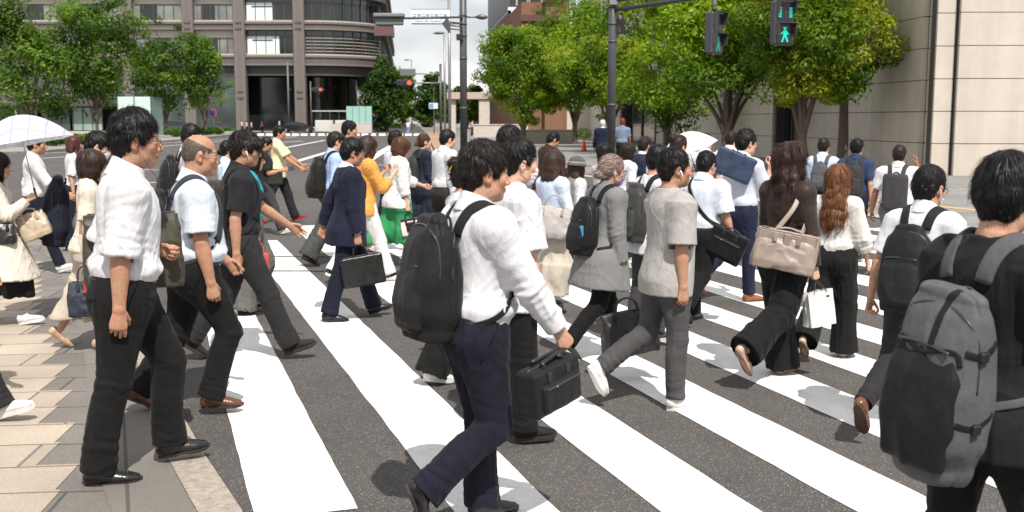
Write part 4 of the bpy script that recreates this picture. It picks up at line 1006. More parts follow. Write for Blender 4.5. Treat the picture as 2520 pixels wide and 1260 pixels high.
def paint_mat():
    m, t, b = nodes('road_paint')
    n = tex(t, 'noise', 3.0, 6, .6); c = ramp(t, n, [(.3, (.66, .655, .64)), (.6, (.76, .755, .74))])
    f = tex(t, 'noise', 55, 4, .65); c = mul(t, c, ramp(t, f, [(.30, g3(.66)), (.43, g3(1))])); ty = tex(t, 'noise', .8, 4, .6, stretch=(2.2, .5, 1)); c = mul(t, c, ramp(t, ty, [(.36, g3(.86)), (.55, g3(1))])); ch = tex(t, 'noise', 14, 6, .75); c = mul(t, c, ramp(t, ch, [(.26, g3(.30)), (.31, g3(1))]))
    w1 = tex(t, 'noise', 2.2, 4, .6, stretch=(1, 2.6, 1)); w2 = t.nodes.new('ShaderNodeMath'); w2.operation = 'SUBTRACT'; w2.inputs[1].default_value = .5; t.links.new(w1, w2.inputs[0])
    w3 = t.nodes.new('ShaderNodeMath'); w3.operation = 'ABSOLUTE'; t.links.new(w2.outputs[0], w3.inputs[0]); c = mul(t, c, ramp(t, w3.outputs[0], [(.0, g3(.62)), (.0022, g3(.8)), (.004, g3(1))]))
    t.links.new(c, b.inputs['Base Color']); b.inputs['Roughness'].default_value = .7; b.inputs['Specular IOR Level'].default_value = .3; bump(t, b, f, .25, .003); return m
def paver_mat(name, col, bw, rh, rot=0.0, mortar=.010, off=.5):
    m, t, b = nodes(name)
    c = t.nodes.new('ShaderNodeTexCoord'); mp_ = t.nodes.new('ShaderNodeMapping'); mp_.inputs['Rotation'].default_value = (0, 0, rot); t.links.new(c.outputs['Object'], mp_.inputs[0])
    br = N(t, 'ShaderNodeTexBrick', Scale=1.0); br.offset = off; br.inputs['Brick Width'].default_value = bw; br.inputs['Row Height'].default_value = rh; br.inputs['Mortar Size'].default_value = mortar; br.inputs['Mortar Smooth'].default_value = .2; br.inputs['Bias'].default_value = 0
    br.inputs['Color1'].default_value = (*[x * .84 for x in col], 1); br.inputs['Color2'].default_value = (*[x * 1.12 for x in col], 1); br.inputs['Mortar'].default_value = (*[x * .42 for x in col], 1)
    t.links.new(mp_.outputs[0], br.inputs['Vector'])
    n = tex(t, 'noise', 90, 4, .7); x = mul(t, br.outputs[0], ramp(t, n, [(.3, g3(.74)), (.7, g3(1.2))])); n2 = tex(t, 'noise', 1.1, 5, .6); x = mul(t, x, ramp(t, n2, [(.3, g3(.82)), (.7, g3(1.08))]))
    t.links.new(x, b.inputs['Base Color']); b.inputs['Roughness'].default_value = .85; nn = bump(t, None, br.outputs[1], -.35, .004); bump(t, b, n, .3, .002, nn); return m
def flat(name, pts, z, mat, thick=0.0, kind='structure'):
    pts = [(float(p[0]), float(p[1])) for p in pts]; a = sum(p[0] * q[1] - q[0] * p[1] for p, q in zip(pts, pts[1:] + pts[:1]))
    if a < 0: pts = pts[::-1]
    if thick:
        b = MB(); b.prism(pts, z - thick, z); o = b.build(name, mat)
    else: o = mesh_obj(name, [(x, y, z) for x, y in pts], [tuple(range(len(pts)))], mat, smooth=False)
    if kind: o['kind'] = kind
    return o
ASPH, PAINT = asphalt_mat(), paint_mat()
flat('road', [(-420, -30), (420, -30), (420, 900), (-420, 900)], 0, ASPH)
AZ = math.atan((1260 - 372) * math.cos(TH) / FPX); SD = np.array([-math.sin(AZ), math.cos(AZ)]); SN = np.array([math.cos(AZ), math.sin(AZ)])
EDGE = [[(538, 923.5), (619, 1260)], [(696.9, 904.5), (877.8, 1252)], [(808, 860), (1008, 1120)], [(960, 860), (1141, 1034.6), (1379, 1259)], [(1379, 1068), (1629, 1259), (794, 621.6)], [(1470.6, 1006.8), (1881, 1259)], [(1665, 1018.7), (2117, 1259)], [(1597.6, 895.7), (2284, 1221)], [(1700.8, 877.9), (2185, 1082)], [(1835.7, 872), (2145, 993)], [(2018, 888), (2185, 947.5)], [(2062, 855.6), (2184.5, 898)], [(2068.6, 819), (2181, 854)], [(2075, 785.7), (2181, 816)]]
CK = [float(np.mean([ground(*p)[:2] @ SN for p in e])) for e in EDGE]
while len(CK) < 26: CK.append(CK[-1] + (.47 if len(CK) % 2 else .44))
mb_ = []
far_d = [13.2, 15.2, 17.4, 16.2, 16.4, 16.6, 16.8, 17, 17, 17, 17, 17, 17]
near_v = [1254] + [1500] * 12
for k in range(13):
    a, b = CK[2 * k], CK[2 * k + 1]; rn = random.Random(k)
    s0 = ground(870, 1254)[:2] @ SD if k == 0 else 2.2
    s1 = far_d[k] / math.cos(AZ) - a * math.tan(AZ) * 0; s1 = (far_d[k] - a * SN[1]) / SD[1]
    n = 60; L1 = [SN * (a + rn.uniform(-.004, .004)) + SD * (s0 + (s1 - s0) * i / n) for i in range(n + 1)]; L2 = [SN * (b + rn.uniform(-.004, .004)) + SD * (s0 + (s1 - s0) * i / n) for i in range(n + 1)]
    V = [(p[0], p[1], .004) for p in L1] + [(p[0], p[1], .004) for p in L2]; mb_.append((V, n))
V = []; F = []
for vv, n in mb_:
    o = len(V); V += vv; F += [(o + i, o + n + 1 + i, o + n + 2 + i, o + i + 1) for i in range(n)]
mesh_obj('crosswalk_stripes', V, F, PAINT, smooth=False)['kind'] = 'structure'
LINES = [((718, 401), (830, 367), .3), ((721, 404), (1000, 407), .16), ((690, 366), (800, 345), .25), ((690, 351), (745, 347), .25), ((900, 398), (985, 346), .45), ((60, 393), (160, 386), .16), ((380, 362), (560, 346), .16), ((400, 352), (640, 337), .16), ((355, 418), (390, 418), .16), ((345, 450), (396, 449), .2),
         ((90, 467), (200, 462), .16), ((90, 476), (240, 472), .16), ((640, 333), (780, 328), .3), ((660, 342), (730, 336), .25), ((96, 378), (260, 370), .16), ((1150, 392), (1290, 372), .16)]
V = []; F = []
def quadline(p, q, wd):
    p, q = np.array(p, float)[:2], np.array(q, float)[:2]; d = unit(q - p); n = np.array([-d[1], d[0]]) * wd / 2; o = len(V)
    for s in (p + n, p - n, q - n, q + n): V.append((s[0], s[1], .005))
    F.append((o, o + 1, o + 2, o + 3))
for a, b, wd in LINES: quadline(ground(*a), ground(*b), wd)
for i in range(34):
    u = 470 + 21.4 * i; quadline(ground(u, 334), ground(u + .2, 328.5), .75 if i % 7 else .5)
mesh_obj('road_markings', V, F, PAINT, smooth=False)['kind'] = 'structure'
# small cast covers let into the road
b = MB()
for (u, v) in ((700, 632), (700, 668)): p = ground(u, v); b.box((p[0] - 1.0, p[1] - .04, .005), (p[0] + 1.0, p[1] + .04, .007))
b.build('road_joint', simple('joint', (.03, .03, .03), .9))['kind'] = 'structure'
# near pavement: grey pavers, a toothed field of beige pavers and granite edge
PR = rad(6)
PAVG = paver_mat('grey_pavers', (.165, .150, .135), .62, .385, rot=-PR); PAVB = paver_mat('beige_pavers', (.39, .325, .262), .76, .385, rot=-PR)
edge = [ground(*p) for p in ((650, 1480), (595, 1260), (500, 1117), (452, 1030), (425, 950), (395, 870), (350, 790), (310, 720), (250, 640), (150, 590), (60, 572), (-60, 562), (-400, 552))]
flat('pavement', [p[:2] for p in edge] + [(-12, 16), (-12, 1), (-1.2, 1)], .006, PAVG)
gr = simple('granite', (.36, .31, .27), .8, var=.25, scale=55, bmp=.2)
pe = np.array([p[:2] for p in edge]); tdir = np.gradient(pe, axis=0); nn_ = np.stack([-tdir[:, 1], tdir[:, 0]], 1); nn_ /= np.linalg.norm(nn_, axis=1)[:, None]
def strip_in(d0, d1, z, name, mat):
    out_ = []
    for d in (d0, d1):
        q = pe + nn_ * d; q2 = pe - nn_ * d; out_.append(np.where((q[:, 0] > pe[:, 0])[:, None], q2, q))
    n = len(pe); V = [(x, y, z) for x, y in out_[0]] + [(x, y, z) for x, y in out_[1]]
    mesh_obj(name, V, [(i, i + 1, n + i + 1, n + i) for i in range(n - 1)], mat, smooth=False)['kind'] = 'structure'
strip_in(0, .18, .012, 'kerb', simple('aggregate', (.29, .25, .21), .85, var=.34, scale=34, bmp=.4))
strip_in(.183, .52, .010, 'kerb_slabs', paver_mat('kerb_slab', (.185, .168, .150), .95, 4.0, rot=-PR - .25, off=0))
V = []; F = []
ex = np.array([math.cos(-PR), math.sin(-PR)]); ey = np.array([math.sin(PR), math.cos(PR)])
ex = np.array([math.cos(PR), math.sin(PR)]); ey = np.array([-math.sin(PR), math.cos(PR)])
p0 = ground(136, 1210)[:2]; r0 = p0 @ ey; c0 = p0 @ ex
for k in range(-8, 22):
    ra, rb_ = r0 + .385 * k, r0 + .385 * (k + 1); cx_ = c0 - .118 * k - (.09 if k % 2 else 0)
    if k > 9: cx_ = c0 - .118 * k - .2
    P4 = [ex * -9 + ey * ra, ex * cx_ + ey * ra, ex * cx_ + ey * rb_, ex * -9 + ey * rb_]; o = len(V); V += [(p[0], p[1], .0095) for p in P4]; F.append((o, o + 1, o + 2, o + 3))
mesh_obj('beige_pavement', V, F, PAVB, smooth=False)['kind'] = 'structure'
# far pavements
PAVF = paver_mat('plaza_pavers', (.22, .215, .205), .9, .45, rot=rad(10))
flat('pavement_far_right', [ground(*p)[:2] for p in ((3400, 720), (2350, 560), (1750, 478), (1400, 428), (1150, 396), (1072, 384), (1056, 350), (1046, 325), (1022, 302), (1500, 302), (4000, 330), (5000, 600))], .012, PAVF, .3)
kb = [ground(*p)[:2] for p in ((3400, 726), (2350, 564), (1750, 481), (1400, 430), (1150, 398), (1068, 385), (1053, 350), (1044, 325))]; V = []
for i, p in enumerate(kb):
    V += [(p[0], p[1], .018)]
kb2 = [ground(*p)[:2] for p in ((3400, 714), (2350, 555), (1750, 475), (1400, 426), (1150, 395), (1076, 383), (1060, 350), (1048, 325))]
V += [(p[0], p[1], .018) for p in kb2]; n = len(kb)
mesh_obj('kerb_far_right', V, [(i, i + 1, n + i + 1, n + i) for i in range(n - 1)], gr, smooth=False)['kind'] = 'structure'
V = []; F = []; tl = [ground(*p)[:2] for p in ((2800, 560), (2420, 521), (2330, 512), (2000, 478))]
for a, c in zip(tl, tl[1:]): 
    d = unit(c - a); n_ = np.array([-d[1], d[0]]) * .15; o = len(V); V += [(*(a + n_), .018), (*(a - n_), .018), (*(c - n_), .018), (*(c + n_), .018)]; F.append((o, o + 1, o + 2, o + 3))
mesh_obj('tactile_paving', V, F, simple('tactile', (.46, .30, .13), .8, bmp=.3), smooth=False)['kind'] = 'structure'
flat('brick_pavement', [ground(*p)[:2] for p in ((1072, 384), (1095, 384), (1078, 325), (1046, 325))], .018, paver_mat('tan_brick', (.40, .26, .17), .2, .1))
flat('pavement_far_left', [ground(*p)[:2] for p in ((-900, 412), (85, 378), (250, 363), (450, 346), (560, 335), (650, 325), (915, 323.5), (950, 318), (985, 303), (-3000, 303), (-2500, 360))], .13, paver_mat('far_pavers', (.26, .25, .235), .9, .45), .4)

# ------------------------------------------------------------------ foliage
def leaf_mat(name='leaves'):
    if name in MATS: return MATS[name]
    m, t, b = nodes(name); a = t.nodes.new('ShaderNodeVertexColor'); a.layer_name = 'Col'; t.links.new(a.outputs[0], b.inputs['Base Color']); b.inputs['Roughness'].default_value = .5; b.inputs['Specular IOR Level'].default_value = .3
    tr = t.nodes.new('ShaderNodeBsdfTranslucent'); c = mul(t, a.outputs[0], (1.2, 1.5, .5)); t.links.new(c, tr.inputs[0]); mx_ = t.nodes.new('ShaderNodeMixShader'); mx_.inputs[0].default_value = .48
    o = [q for q in t.nodes if q.type == 'OUTPUT_MATERIAL'][0]; t.links.new(b.outputs[0], mx_.inputs[1]); t.links.new(tr.outputs[0], mx_.inputs[2]); t.links.new(mx_.outputs[0], o.inputs[0]); MATS[name] = m; return m
def leaves(cen, rad_, n, size, cols, r, flat_=.0, spread=.5):
    """leaf quads round the given clump centres"""
    idx = r.integers(0, len(cen), n); d = r.normal(0, 1, (n, 3)); d /= np.linalg.norm(d, axis=1)[:, None]; q = r.uniform(.25, 1, (n, 1)) ** .5
    p = cen[idx] + d * rad_[idx][:, None] * q * np.array([1, 1, .72]); nr = d + r.normal(0, spread, (n, 3)) + [0, 0, .6]; nr /= np.linalg.norm(nr, axis=1)[:, None]
    a = np.cross(nr, r.normal(0, 1, (n, 3))); a /= np.linalg.norm(a, axis=1)[:, None]; bb = np.cross(nr, a); s = (size * r.uniform(.6, 1.35, n))[:, None]
    V = np.stack([p - a * s, p - bb * s * .42 + nr * s * .1, p + a * s, p + bb * s * .42 + nr * s * .1], 1).reshape(-1, 3); F = np.arange(4 * n).reshape(-1, 4)
    c = cols[idx] * r.uniform(.72, 1.3, (n, 1)); return V, F, np.repeat(c, 4, 0)
BARK = simple('bark', (.10, .075, .055), .9, var=.35, scale=18, bmp=.6)
def tree(name, label, loc, h, rx, ry, base, trunk_r, nleaf, size, colA, colB, yellow=.0, seed=1, clumps=170, group=None, shape='round', forks=3, lean=0):
    r = np.random.default_rng(seed); root = tag(empty(name, loc, 0), label, 'tree', group); ch = h - base; cz = base + ch * .5
    cen = []
    while len(cen) < clumps:
        d = r.normal(0, 1, 3); d /= np.linalg.norm(d); q = r.uniform(.15, 1) ** .45
        if shape == 'round': f = 1.0
        t = (d[2] * q + 1) / 2
        if shape == 'cone': f = max(.12, 1.15 - t * 1.05)
        elif shape == 'vase': f = .55 + .6 * t if t < .7 else 1.1 - (t - .7) * .9
        p = np.array([d[0] * q * rx * f, d[1] * q * ry * f, cz + d[2] * q * ch * .5]); q3 = p[None] * .45 + seed; p += np.array([noise(q3)[0], noise(q3 + 31)[0], noise(q3 + 57)[0]]) * np.array([rx, ry, ch * .5]) * .34; cen.append(p)
    cen = np.array(cen); rad_ = r.uniform(.38, 1.05, clumps) * (rx * ry * ch) ** (1 / 3) * .30
    mixv = np.clip(.5 + .9 * noise(cen * .55 + seed * 3) + r.normal(0, .18, clumps), 0, 1)[:, None]; cols = np.array(colA) * (1 - mixv) + np.array(colB) * mixv
    if yellow: 
        ym = (noise(cen * .45 + 17 + seed) > .55 - yellow); cols[ym] = np.array((.25, .27, .020)) * r.uniform(.8, 1.15, (ym.sum(), 1))
    V, F, c = leaves(cen, rad_, nleaf, size, cols, r); mesh_obj('crown', V, F, leaf_mat(), root, smooth=False, col=c)
    b = MB(); fk = base * .55
    b.tube(spline([(0, 0, -.1), (.03, .02, fk * .5), (.0, 0, fk), (lean, .0, base + ch * .25)], 12), np.linspace(trunk_r * 1.25, trunk_r * .7, 12), 10)
    for k in range(forks + 3):
        a = 2 * math.pi * (k + r.uniform(-.3, .3)) / (forks + 3); st = fk * r.uniform(.75, 1.1); e = np.array([math.cos(a) * rx * .55, math.sin(a) * ry * .55, base + ch * r.uniform(.25, .6)])
        b.tube(spline([(0, 0, st), e * [.35, .35, .0] + [0, 0, st + (e[2] - st) * .45], e], 9), np.linspace(trunk_r * .55, trunk_r * .12, 9), 7)
    b.build('trunk', BARK, root, True)
    return root
GA, GB = (.065, .130, .008), (.255, .350, .018)
def tree_at(u, Y, top, cbot, wpx, label, seed, **kw):
    p = at(u, 300, Y); s = FPX / Y; h = CAMH + (294 - top) / s; base = CAMH + (294 - cbot) / s; args = dict(trunk_r=.17, nleaf=30000, size=.115, colA=GA, colB=GB)
    args.update(kw); return tree('street_tree', label, (p[0], Y, 0), h, wpx / s / 2, wpx / s / 2 * .8, base, seed=seed, **args)
gr_r, gr_l = 'camphor trees before the stone building', 'tall trees before the office building'
tree_at(1288, 76, 84, 288, 220, 'bright green round tree beside the pale stone gateway', 11, group=gr_r)
tree_at(1415, 76, -20, 280, 280, 'tall mid-green tree left of the dark signal pole', 12, group=gr_r)
tree_at(1500, 66, 80, 280, 220, 'smaller yellow-tinted tree straight behind the dark signal pole', 13, group=gr_r, yellow=.55)
tree_at(1640, 54, -70, 284, 370, 'deep green broad tree just right of the signal pole, under its arm', 14, group=gr_r)
tree_at(1790, 44, -90, 284, 390, 'green tree with thick forked trunk behind the two walk signals', 15, group=gr_r, trunk_r=.24)
tree_at(1975, 36, -90, 262, 330, 'yellow-green tree nearest the pale stone wall', 16, group=gr_r, yellow=.22, colB=(.175, .25, .018), nleaf=34000, size=.088)
tree_at(2075, 37.5, -160, 110, 130, 'darker green tree top against the shaded stone wall', 17, group=gr_r, nleaf=5000)
LA, LB = (.034, .078, .011), (.150, .240, .026)
tree_at(75, 96, -60, 292, 265, 'large leafy tree over the white parasol at the picture edge', 21, group=gr_l, colA=LA, colB=LB, size=.2, trunk_r=.25, nleaf=12000, shape='cone')
tree_at(238, 100, -40, 275, 225, 'full dark tree in front of the office building, left of the glass box', 22, group=gr_l, colA=LA, colB=LB, size=.2, nleaf=12000, shape='vase')
tree_at(408, 108, 70, 270, 175, 'lighter green tree directly behind the pale glass box', 23, group=gr_l, colA=LA, colB=LB, size=.19, nleaf=9000)
tree_at(505, 112, 80, 278, 130, 'slim upright tree right of the glass box by the hedge', 24, group=gr_l, colA=LA, colB=LB, size=.19, nleaf=6500, shape='cone', yellow=.0)
tree_at(945, 152, 120, 308, 120, 'cone-shaped street tree at the rounded corner of the office building', 25, group='street trees down the far avenue', colA=LA, colB=(.05, .10, .016), size=.3, nleaf=9000, shape='cone')
tree_at(992, 185, 165, 305, 66, 'dark tree on the avenue behind the red traffic light', 26, group='street trees down the far avenue', colA=LA, colB=LB, size=.3, nleaf=5000)
tree_at(1062, 240, 190, 300, 84, 'round-topped green tree at the end of the avenue', 27, group='street trees down the far avenue', colA=LA, colB=(.055, .11, .018), size=.4, nleaf=7000)
tree_at(1150, 200, 220, 306, 110, 'dark tree seen through the stone gateway', 28, group='street trees down the far avenue', colA=LA, colB=LB, size=.35, nleaf=6000)
r = np.random.default_rng(5)
def hedge(name, label, pts, wd, h, n, size, seed, cat='hedge', kind=None, ca=(.03, .08, .010), cb=(.10, .19, .02)):
    r = np.random.default_rng(seed); pts = np.array(pts)[:, :2]; t = r.uniform(0, 1, 90); i = np.minimum((t * (len(pts) - 1)).astype(int), len(pts) - 2); f = (t * (len(pts) - 1) - i)[:, None]; p = pts[i] * (1 - f) + pts[i + 1] * f
    o0 = pts.mean(0); cen = np.concatenate([p + r.uniform(-wd / 2, wd / 2, p.shape) - o0, r.uniform(.25 * h, .8 * h, (90, 1))], 1); mx_ = r.uniform(0, 1, (90, 1)); cols = np.array(ca) * (1 - mx_) + np.array(cb) * mx_
    V, F, c = leaves(cen, np.full(90, h * .45), n, size, cols, r); root = empty(name, (o0[0], o0[1], .1)); mesh_obj('foliage', V, F, leaf_mat(), root, smooth=False, col=c)
    b = MB()
    for q in cen[::6]: b.tube([(q[0], q[1], 0), (q[0] + .1, q[1], q[2] + .1)], .03, 5)
    b.build('stem', BARK, root)
    tag(root, label, cat); 
    if kind: root['kind'] = kind
    return root
hedge('hedge', 'low bright hedge by the kerb beyond the bald man', [ground(395, 341), ground(470, 337), ground(540, 331)], 3.0, .75, 6000, .13, 3)
hedge('hedge', 'low hedge strip along the far kerb behind the white parasol', [ground(70, 366), ground(180, 360), ground(300, 352)], 2.5, .7, 6000, .13, 4)
hedge('hedge', 'clipped hedge at the foot of the office columns', [ground(590, 319.5), ground(690, 318.5)], 2.5, .95, 4000, .2, 6)
hedge('hedge', 'small planting bed under the cone-shaped street tree', [ground(915, 318), ground(990, 315)], 3, .8, 3500, .25, 7)
# woods far down the avenue
cen = np.stack([r.uniform(-70, 90, 260), r.uniform(480, 560, 260), r.uniform(2, 11, 260)], 1); mxv = r.uniform(0, 1, (260, 1))
V, F, c = leaves(cen, np.full(260, 4.5), 16000, .9, np.array((.03, .06, .014)) * (1 - mxv) + np.array((.07, .12, .03)) * mxv, r); tag(mesh_obj('woods', V, F, leaf_mat(), None, False, col=c), 'distant green woods closing the far avenue', 'woods', kind='stuff')

# ------------------------------------------------------------------ buildings
GLASSD = None
def glass_mat(name, tint, rough=.08, spec=.8, stripes=None):
    if name in MATS: return MATS[name]
    m, t, b = nodes(name); n = tex(t, 'noise', .35, 4); c = ramp(t, n, [(.3, tuple(x * .6 for x in tint)), (.7, tuple(x * 1.3 for x in tint))]); t.links.new(c, b.inputs['Base Color']); b.inputs['Roughness'].default_value = rough; b.inputs['Specular IOR Level'].default_value = spec; MATS[name] = m; return m
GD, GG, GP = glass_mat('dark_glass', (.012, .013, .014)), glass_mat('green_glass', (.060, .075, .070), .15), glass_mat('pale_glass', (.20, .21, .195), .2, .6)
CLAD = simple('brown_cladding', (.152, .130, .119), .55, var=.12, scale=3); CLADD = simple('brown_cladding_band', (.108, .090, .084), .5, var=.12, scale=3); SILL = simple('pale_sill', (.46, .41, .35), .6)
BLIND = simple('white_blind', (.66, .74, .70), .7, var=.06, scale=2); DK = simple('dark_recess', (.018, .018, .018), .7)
def build_office():
    Y = 150.0; s = FPX / Y; X = lambda u: (u - 1260) / s * .992; Z = lambda v: CAMH + (294 - v) / s
    root = tag(empty('office_building', (X(600), Y, 0)), 'brown office building with rounded corner and tall dark arcade', 'building'); o = np.array([X(600), Y, 0])
    def part(name, mb, mat, parent=None): return mesh_obj(name, np.array(mb.V) - o, mb.F, mat, parent or root, False)
    cols = [-110, 28, 172, 325, 473, 597, 742]; x0, xc = X(-240), X(755); R = X(905) - X(755) + 1.2; cy = Y + R
    arc = lambda a, rr: (xc + rr * math.sin(a), cy - rr * math.cos(a)); sideL = 130; sdv = np.array([-.098, 1.0]); sdv /= np.linalg.norm(sdv)
    def path(off):
        pts = [(x0, Y - off), (xc, Y - off)] + [arc(rad(a), R + off) for a in range(6, 97, 6)]
        e = np.array(pts[-1]); pts.append(tuple(e + sdv * sideL)); return pts
    def slab(z0, z1, off, inn=.9):
        P, Q = path(off), path(-inn); m = MB(); n = len(P)
        V = [(x, y, z) for z in (z0, z1) for x, y in P] + [(x, y, z) for z in (z0, z1) for x, y in Q]; F = []
        for i in range(n - 1): F += [(i, i + 1, n + i + 1, n + i), (2 * n + i + 1, 2 * n + i, 3 * n + i, 3 * n + i + 1), (n + i, n + i + 1, 3 * n + i + 1, 3 * n + i), (i + 1, i, 2 * n + i, 2 * n + i + 1)]
        m.add(V, F); return m
    lv = [(165, 140), (80, 60), (0, -22), (-84, -104)]
    for a, b in lv:
        part('floor_band', slab(Z(a), Z(b), .25), CLADD); part('band_moulding', slab(Z(b) - .28, Z(b) - .0, .42), CLAD, root.children[-1]); part('band_moulding', slab(Z(a) + .05, Z(a) + .30, .36), CLAD, root.children[-1] if root.children[-1].name.startswith('floor_band') else root)
    part('parapet', slab(Z(-104), Z(-130), .2), CLAD)
    for u in cols:
        m = MB(); w = 13.5 / s; m.box((X(u) - w, Y - .75, 0), (X(u) + w, Y + .6, Z(-130)), bev=.08); m.box((X(u) - .25, Y - .82, 0), (X(u) - .10, Y - .755, Z(-130))); m.box((X(u) + .10, Y - .82, 0), (X(u) + .25, Y - .755, Z(-130))); c = part('column', m, CLAD)
        for v in (226, 241, 62, 76): m = MB(); m.box((X(u) - .42, Y - .90, Z(v) - .16), (X(u) + .42, Y - .76, Z(v) + .16), bev=.03); part('bracket', m, CLADD, c)
    for a in (40, 82):
        m = MB(); p = np.array(arc(rad(a), R + .1)); ca, sa = math.cos(rad(a)), math.sin(rad(a)); m.box((-.75, -.6, 0), (.75, .6, Z(165) if a == 40 else Z(140)), R=[[ca, -sa, 0], [sa, ca, 0], [0, 0, 1]], o=(p[0], p[1], 0), bev=.06)
        if a == 82: part('column', m, CLAD)
    # arcade: dark glazed wall well behind the columns
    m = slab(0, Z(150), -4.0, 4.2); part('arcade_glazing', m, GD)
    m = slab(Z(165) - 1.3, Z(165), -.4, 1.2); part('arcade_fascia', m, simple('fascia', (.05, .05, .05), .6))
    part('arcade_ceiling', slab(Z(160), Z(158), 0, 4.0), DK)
    # left part: infilled with glass
    m = MB(); m.box((x0, Y + .5, 0), (X(585), Y + .9, Z(165))); part('lower_glazing', m, GG)
    m = MB()
    for x in np.arange(x0, X(585), 2.0): m.box((x, Y + .35, 0), (x + .08, Y + .49, Z(165)))
    part('mullion', m, simple('grey_metal', (.10, .11, .105), .4, .6), root.children[-1])
    # windows of the upper floors, one per bay
    zz = [(Z(140), Z(80)), (Z(60), Z(0)), (Z(-22), Z(-84))]
    for fi, (z0, z1) in enumerate(zz):
        for bi, (ua, ub) in enumerate(zip([-240] + cols, cols + [755])):
            if ub - ua < 20: continue
            m = MB(); xa, xb = X(ua) + 14 / s, X(ub) - 14 / s
            m.box((xa, Y + .50, z0), (xb, Y + .6, z1)); green = bi >= 6
            wdw = part('window', m, GG if green else GP)
            m = MB()
            for k in range(1, 5): x = xa + (xb - xa) * k / 5; m.box((x - .05, Y + .36, z0), (x + .05, Y + .49, z1))
            m.box((xa, Y + .38, z0 + (z1 - z0) * .78), (xb, Y + .48, z0 + (z1 - z0) * .82)); part('frame', m, simple('grey_metal', (.10, .11, .105), .4, .6), wdw)
            m = MB(); m.box((xa, Y - .05, z0 + .02), (xb, Y + .34, z0 + .22)); part('sill', m, SILL, wdw)
            if not green: m = MB(); m.box((xa, Y + .30, z1 - .95), (xb, Y + .35, z1 - .02)); part('spandrel', m, SILL, wdw)
            rr = np.random.default_rng(bi * 7 + fi)
            if green:
                m = MB(); e = xa + (xb - xa) * (.55 if fi else .68); m.box((xa + .1, Y + .44, z0 + .25), (e, Y + .495, z0 + (z1 - z0) * .77)); part('blind', m, BLIND, wdw)
                m = MB(); m.box((e + .1, Y + .44, z0 + .25), (xb - .05, Y + .495, z0 + (z1 - z0) * .77)); part('dark_pane', m, GD, wdw)
                m = MB(); m.box((xa + .8, Y + .37, z0 + (z1 - z0) * .60), (xa + 3.6, Y + .43, z0 + (z1 - z0) * .64)); part('blind_edge', m, DK, wdw)
            else:
                m = MB(); a = rr.uniform(.1, .4); m.box((xa + (xb - xa) * a, Y + .44, z0 + .3), (xa + (xb - xa) * (a + .35), Y + .495, z1 - 1.0)); part('dark_pane', m, GD, wdw)
        # curved corner window
        P = [(xc, Y)] + [arc(rad(a), R) for a in range(6, 97, 6)]; P.append(tuple(np.array(P[-1]) + sdv * sideL))
        def strip(z0_, z1_, d):
            V = []; F = []
            Q = [((xc), Y + d)] + [arc(rad(a), R - d) for a in range(6, 97, 6)]; Q.append(tuple(np.array(Q[-1]) + sdv * sideL)); n = len(Q)
            V = [(x, y, z) for z in (z0_, z1_) for x, y in Q]; F = [(i, i + 1, n + i + 1, n + i) for i in range(n - 1)]; m = MB(); m.add(V, F); return m
        wdw = part('corner_window', strip(z0, z1, .45), glass_mat('corner_glass', (.016, .020, .019), .12))
        part('blind', strip(z1 - (z1 - z0) * .2, z1, .40), GG, wdw); part('sill', strip(z0 + .02, z0 + .2, -.05), SILL, wdw)
        if fi == 0:
            for k in range(5): part('louvre', strip(z0 + .55 + .45 * k, z0 + .62 + .45 * k, .30), SILL, wdw)
        m = MB()
        for a in range(6, 97, 9): p = arc(rad(a), R - .35); m.box((-.05, -.08, z0), (.05, .08, z1), R=Rz(rad(a)), o=(p[0], p[1], 0))
        e = np.array(arc(rad(96), R - .3))
        for k in range(1, 26): p = e + sdv * 5 * k; m.box((-.06, -.1, z0), (.1, .1, z1), o=(p[0], p[1], 0))
        part('frame', m, simple('grey_metal', (.10, .11, .105), .4, .6), wdw)
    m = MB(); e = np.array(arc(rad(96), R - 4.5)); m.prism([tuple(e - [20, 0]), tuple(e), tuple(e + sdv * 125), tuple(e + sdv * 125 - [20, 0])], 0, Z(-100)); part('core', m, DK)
    return root
build_office()
def box_building(name, label, Yf, u0, u1, vtop, depth, mat, parts, cat='building'):
    s = FPX / Yf; X = lambda u: (u - 1260) / s * .992; Z = lambda v: CAMH + (294 - v) / s; xa, xb = X(u0), X(u1)
    root = tag(empty(name, ((xa + xb) / 2, Yf, 0)), label, cat); o = np.array([(xa + xb) / 2, Yf, 0])
    def part(n, m, mt, parent=None): return mesh_obj(n, np.array(m.V) - o, m.F, mt, parent or root, False)
    sh = -.098 * depth; z1 = Z(vtop); m = MB(); m.add([(xa, Yf, 0), (xb, Yf, 0), (xb + sh, Yf + depth, 0), (xa + sh, Yf + depth, 0), (xa, Yf, z1), (xb, Yf, z1), (xb + sh, Yf + depth, z1), (xa + sh, Yf + depth, z1)], [(0, 3, 2, 1), (4, 5, 6, 7), (0, 1, 5, 4), (1, 2, 6, 5), (2, 3, 7, 6), (3, 0, 4, 7)])
    w = part('wall', m, mat); parts(part, X, Z, Yf, xa, xb, sh, depth, z1); return root
GREYST = simple('grey_stone_clad', (.30, .30, .315), .6, var=.08, scale=2); DARKC = simple('dark_cladding', (.035, .035, .04), .4); BRWN = simple('brown_tile', (.185, .088, .052), .75, var=.18, scale=6); BRWD = simple('brown_tile_dark', (.09, .045, .03), .7)
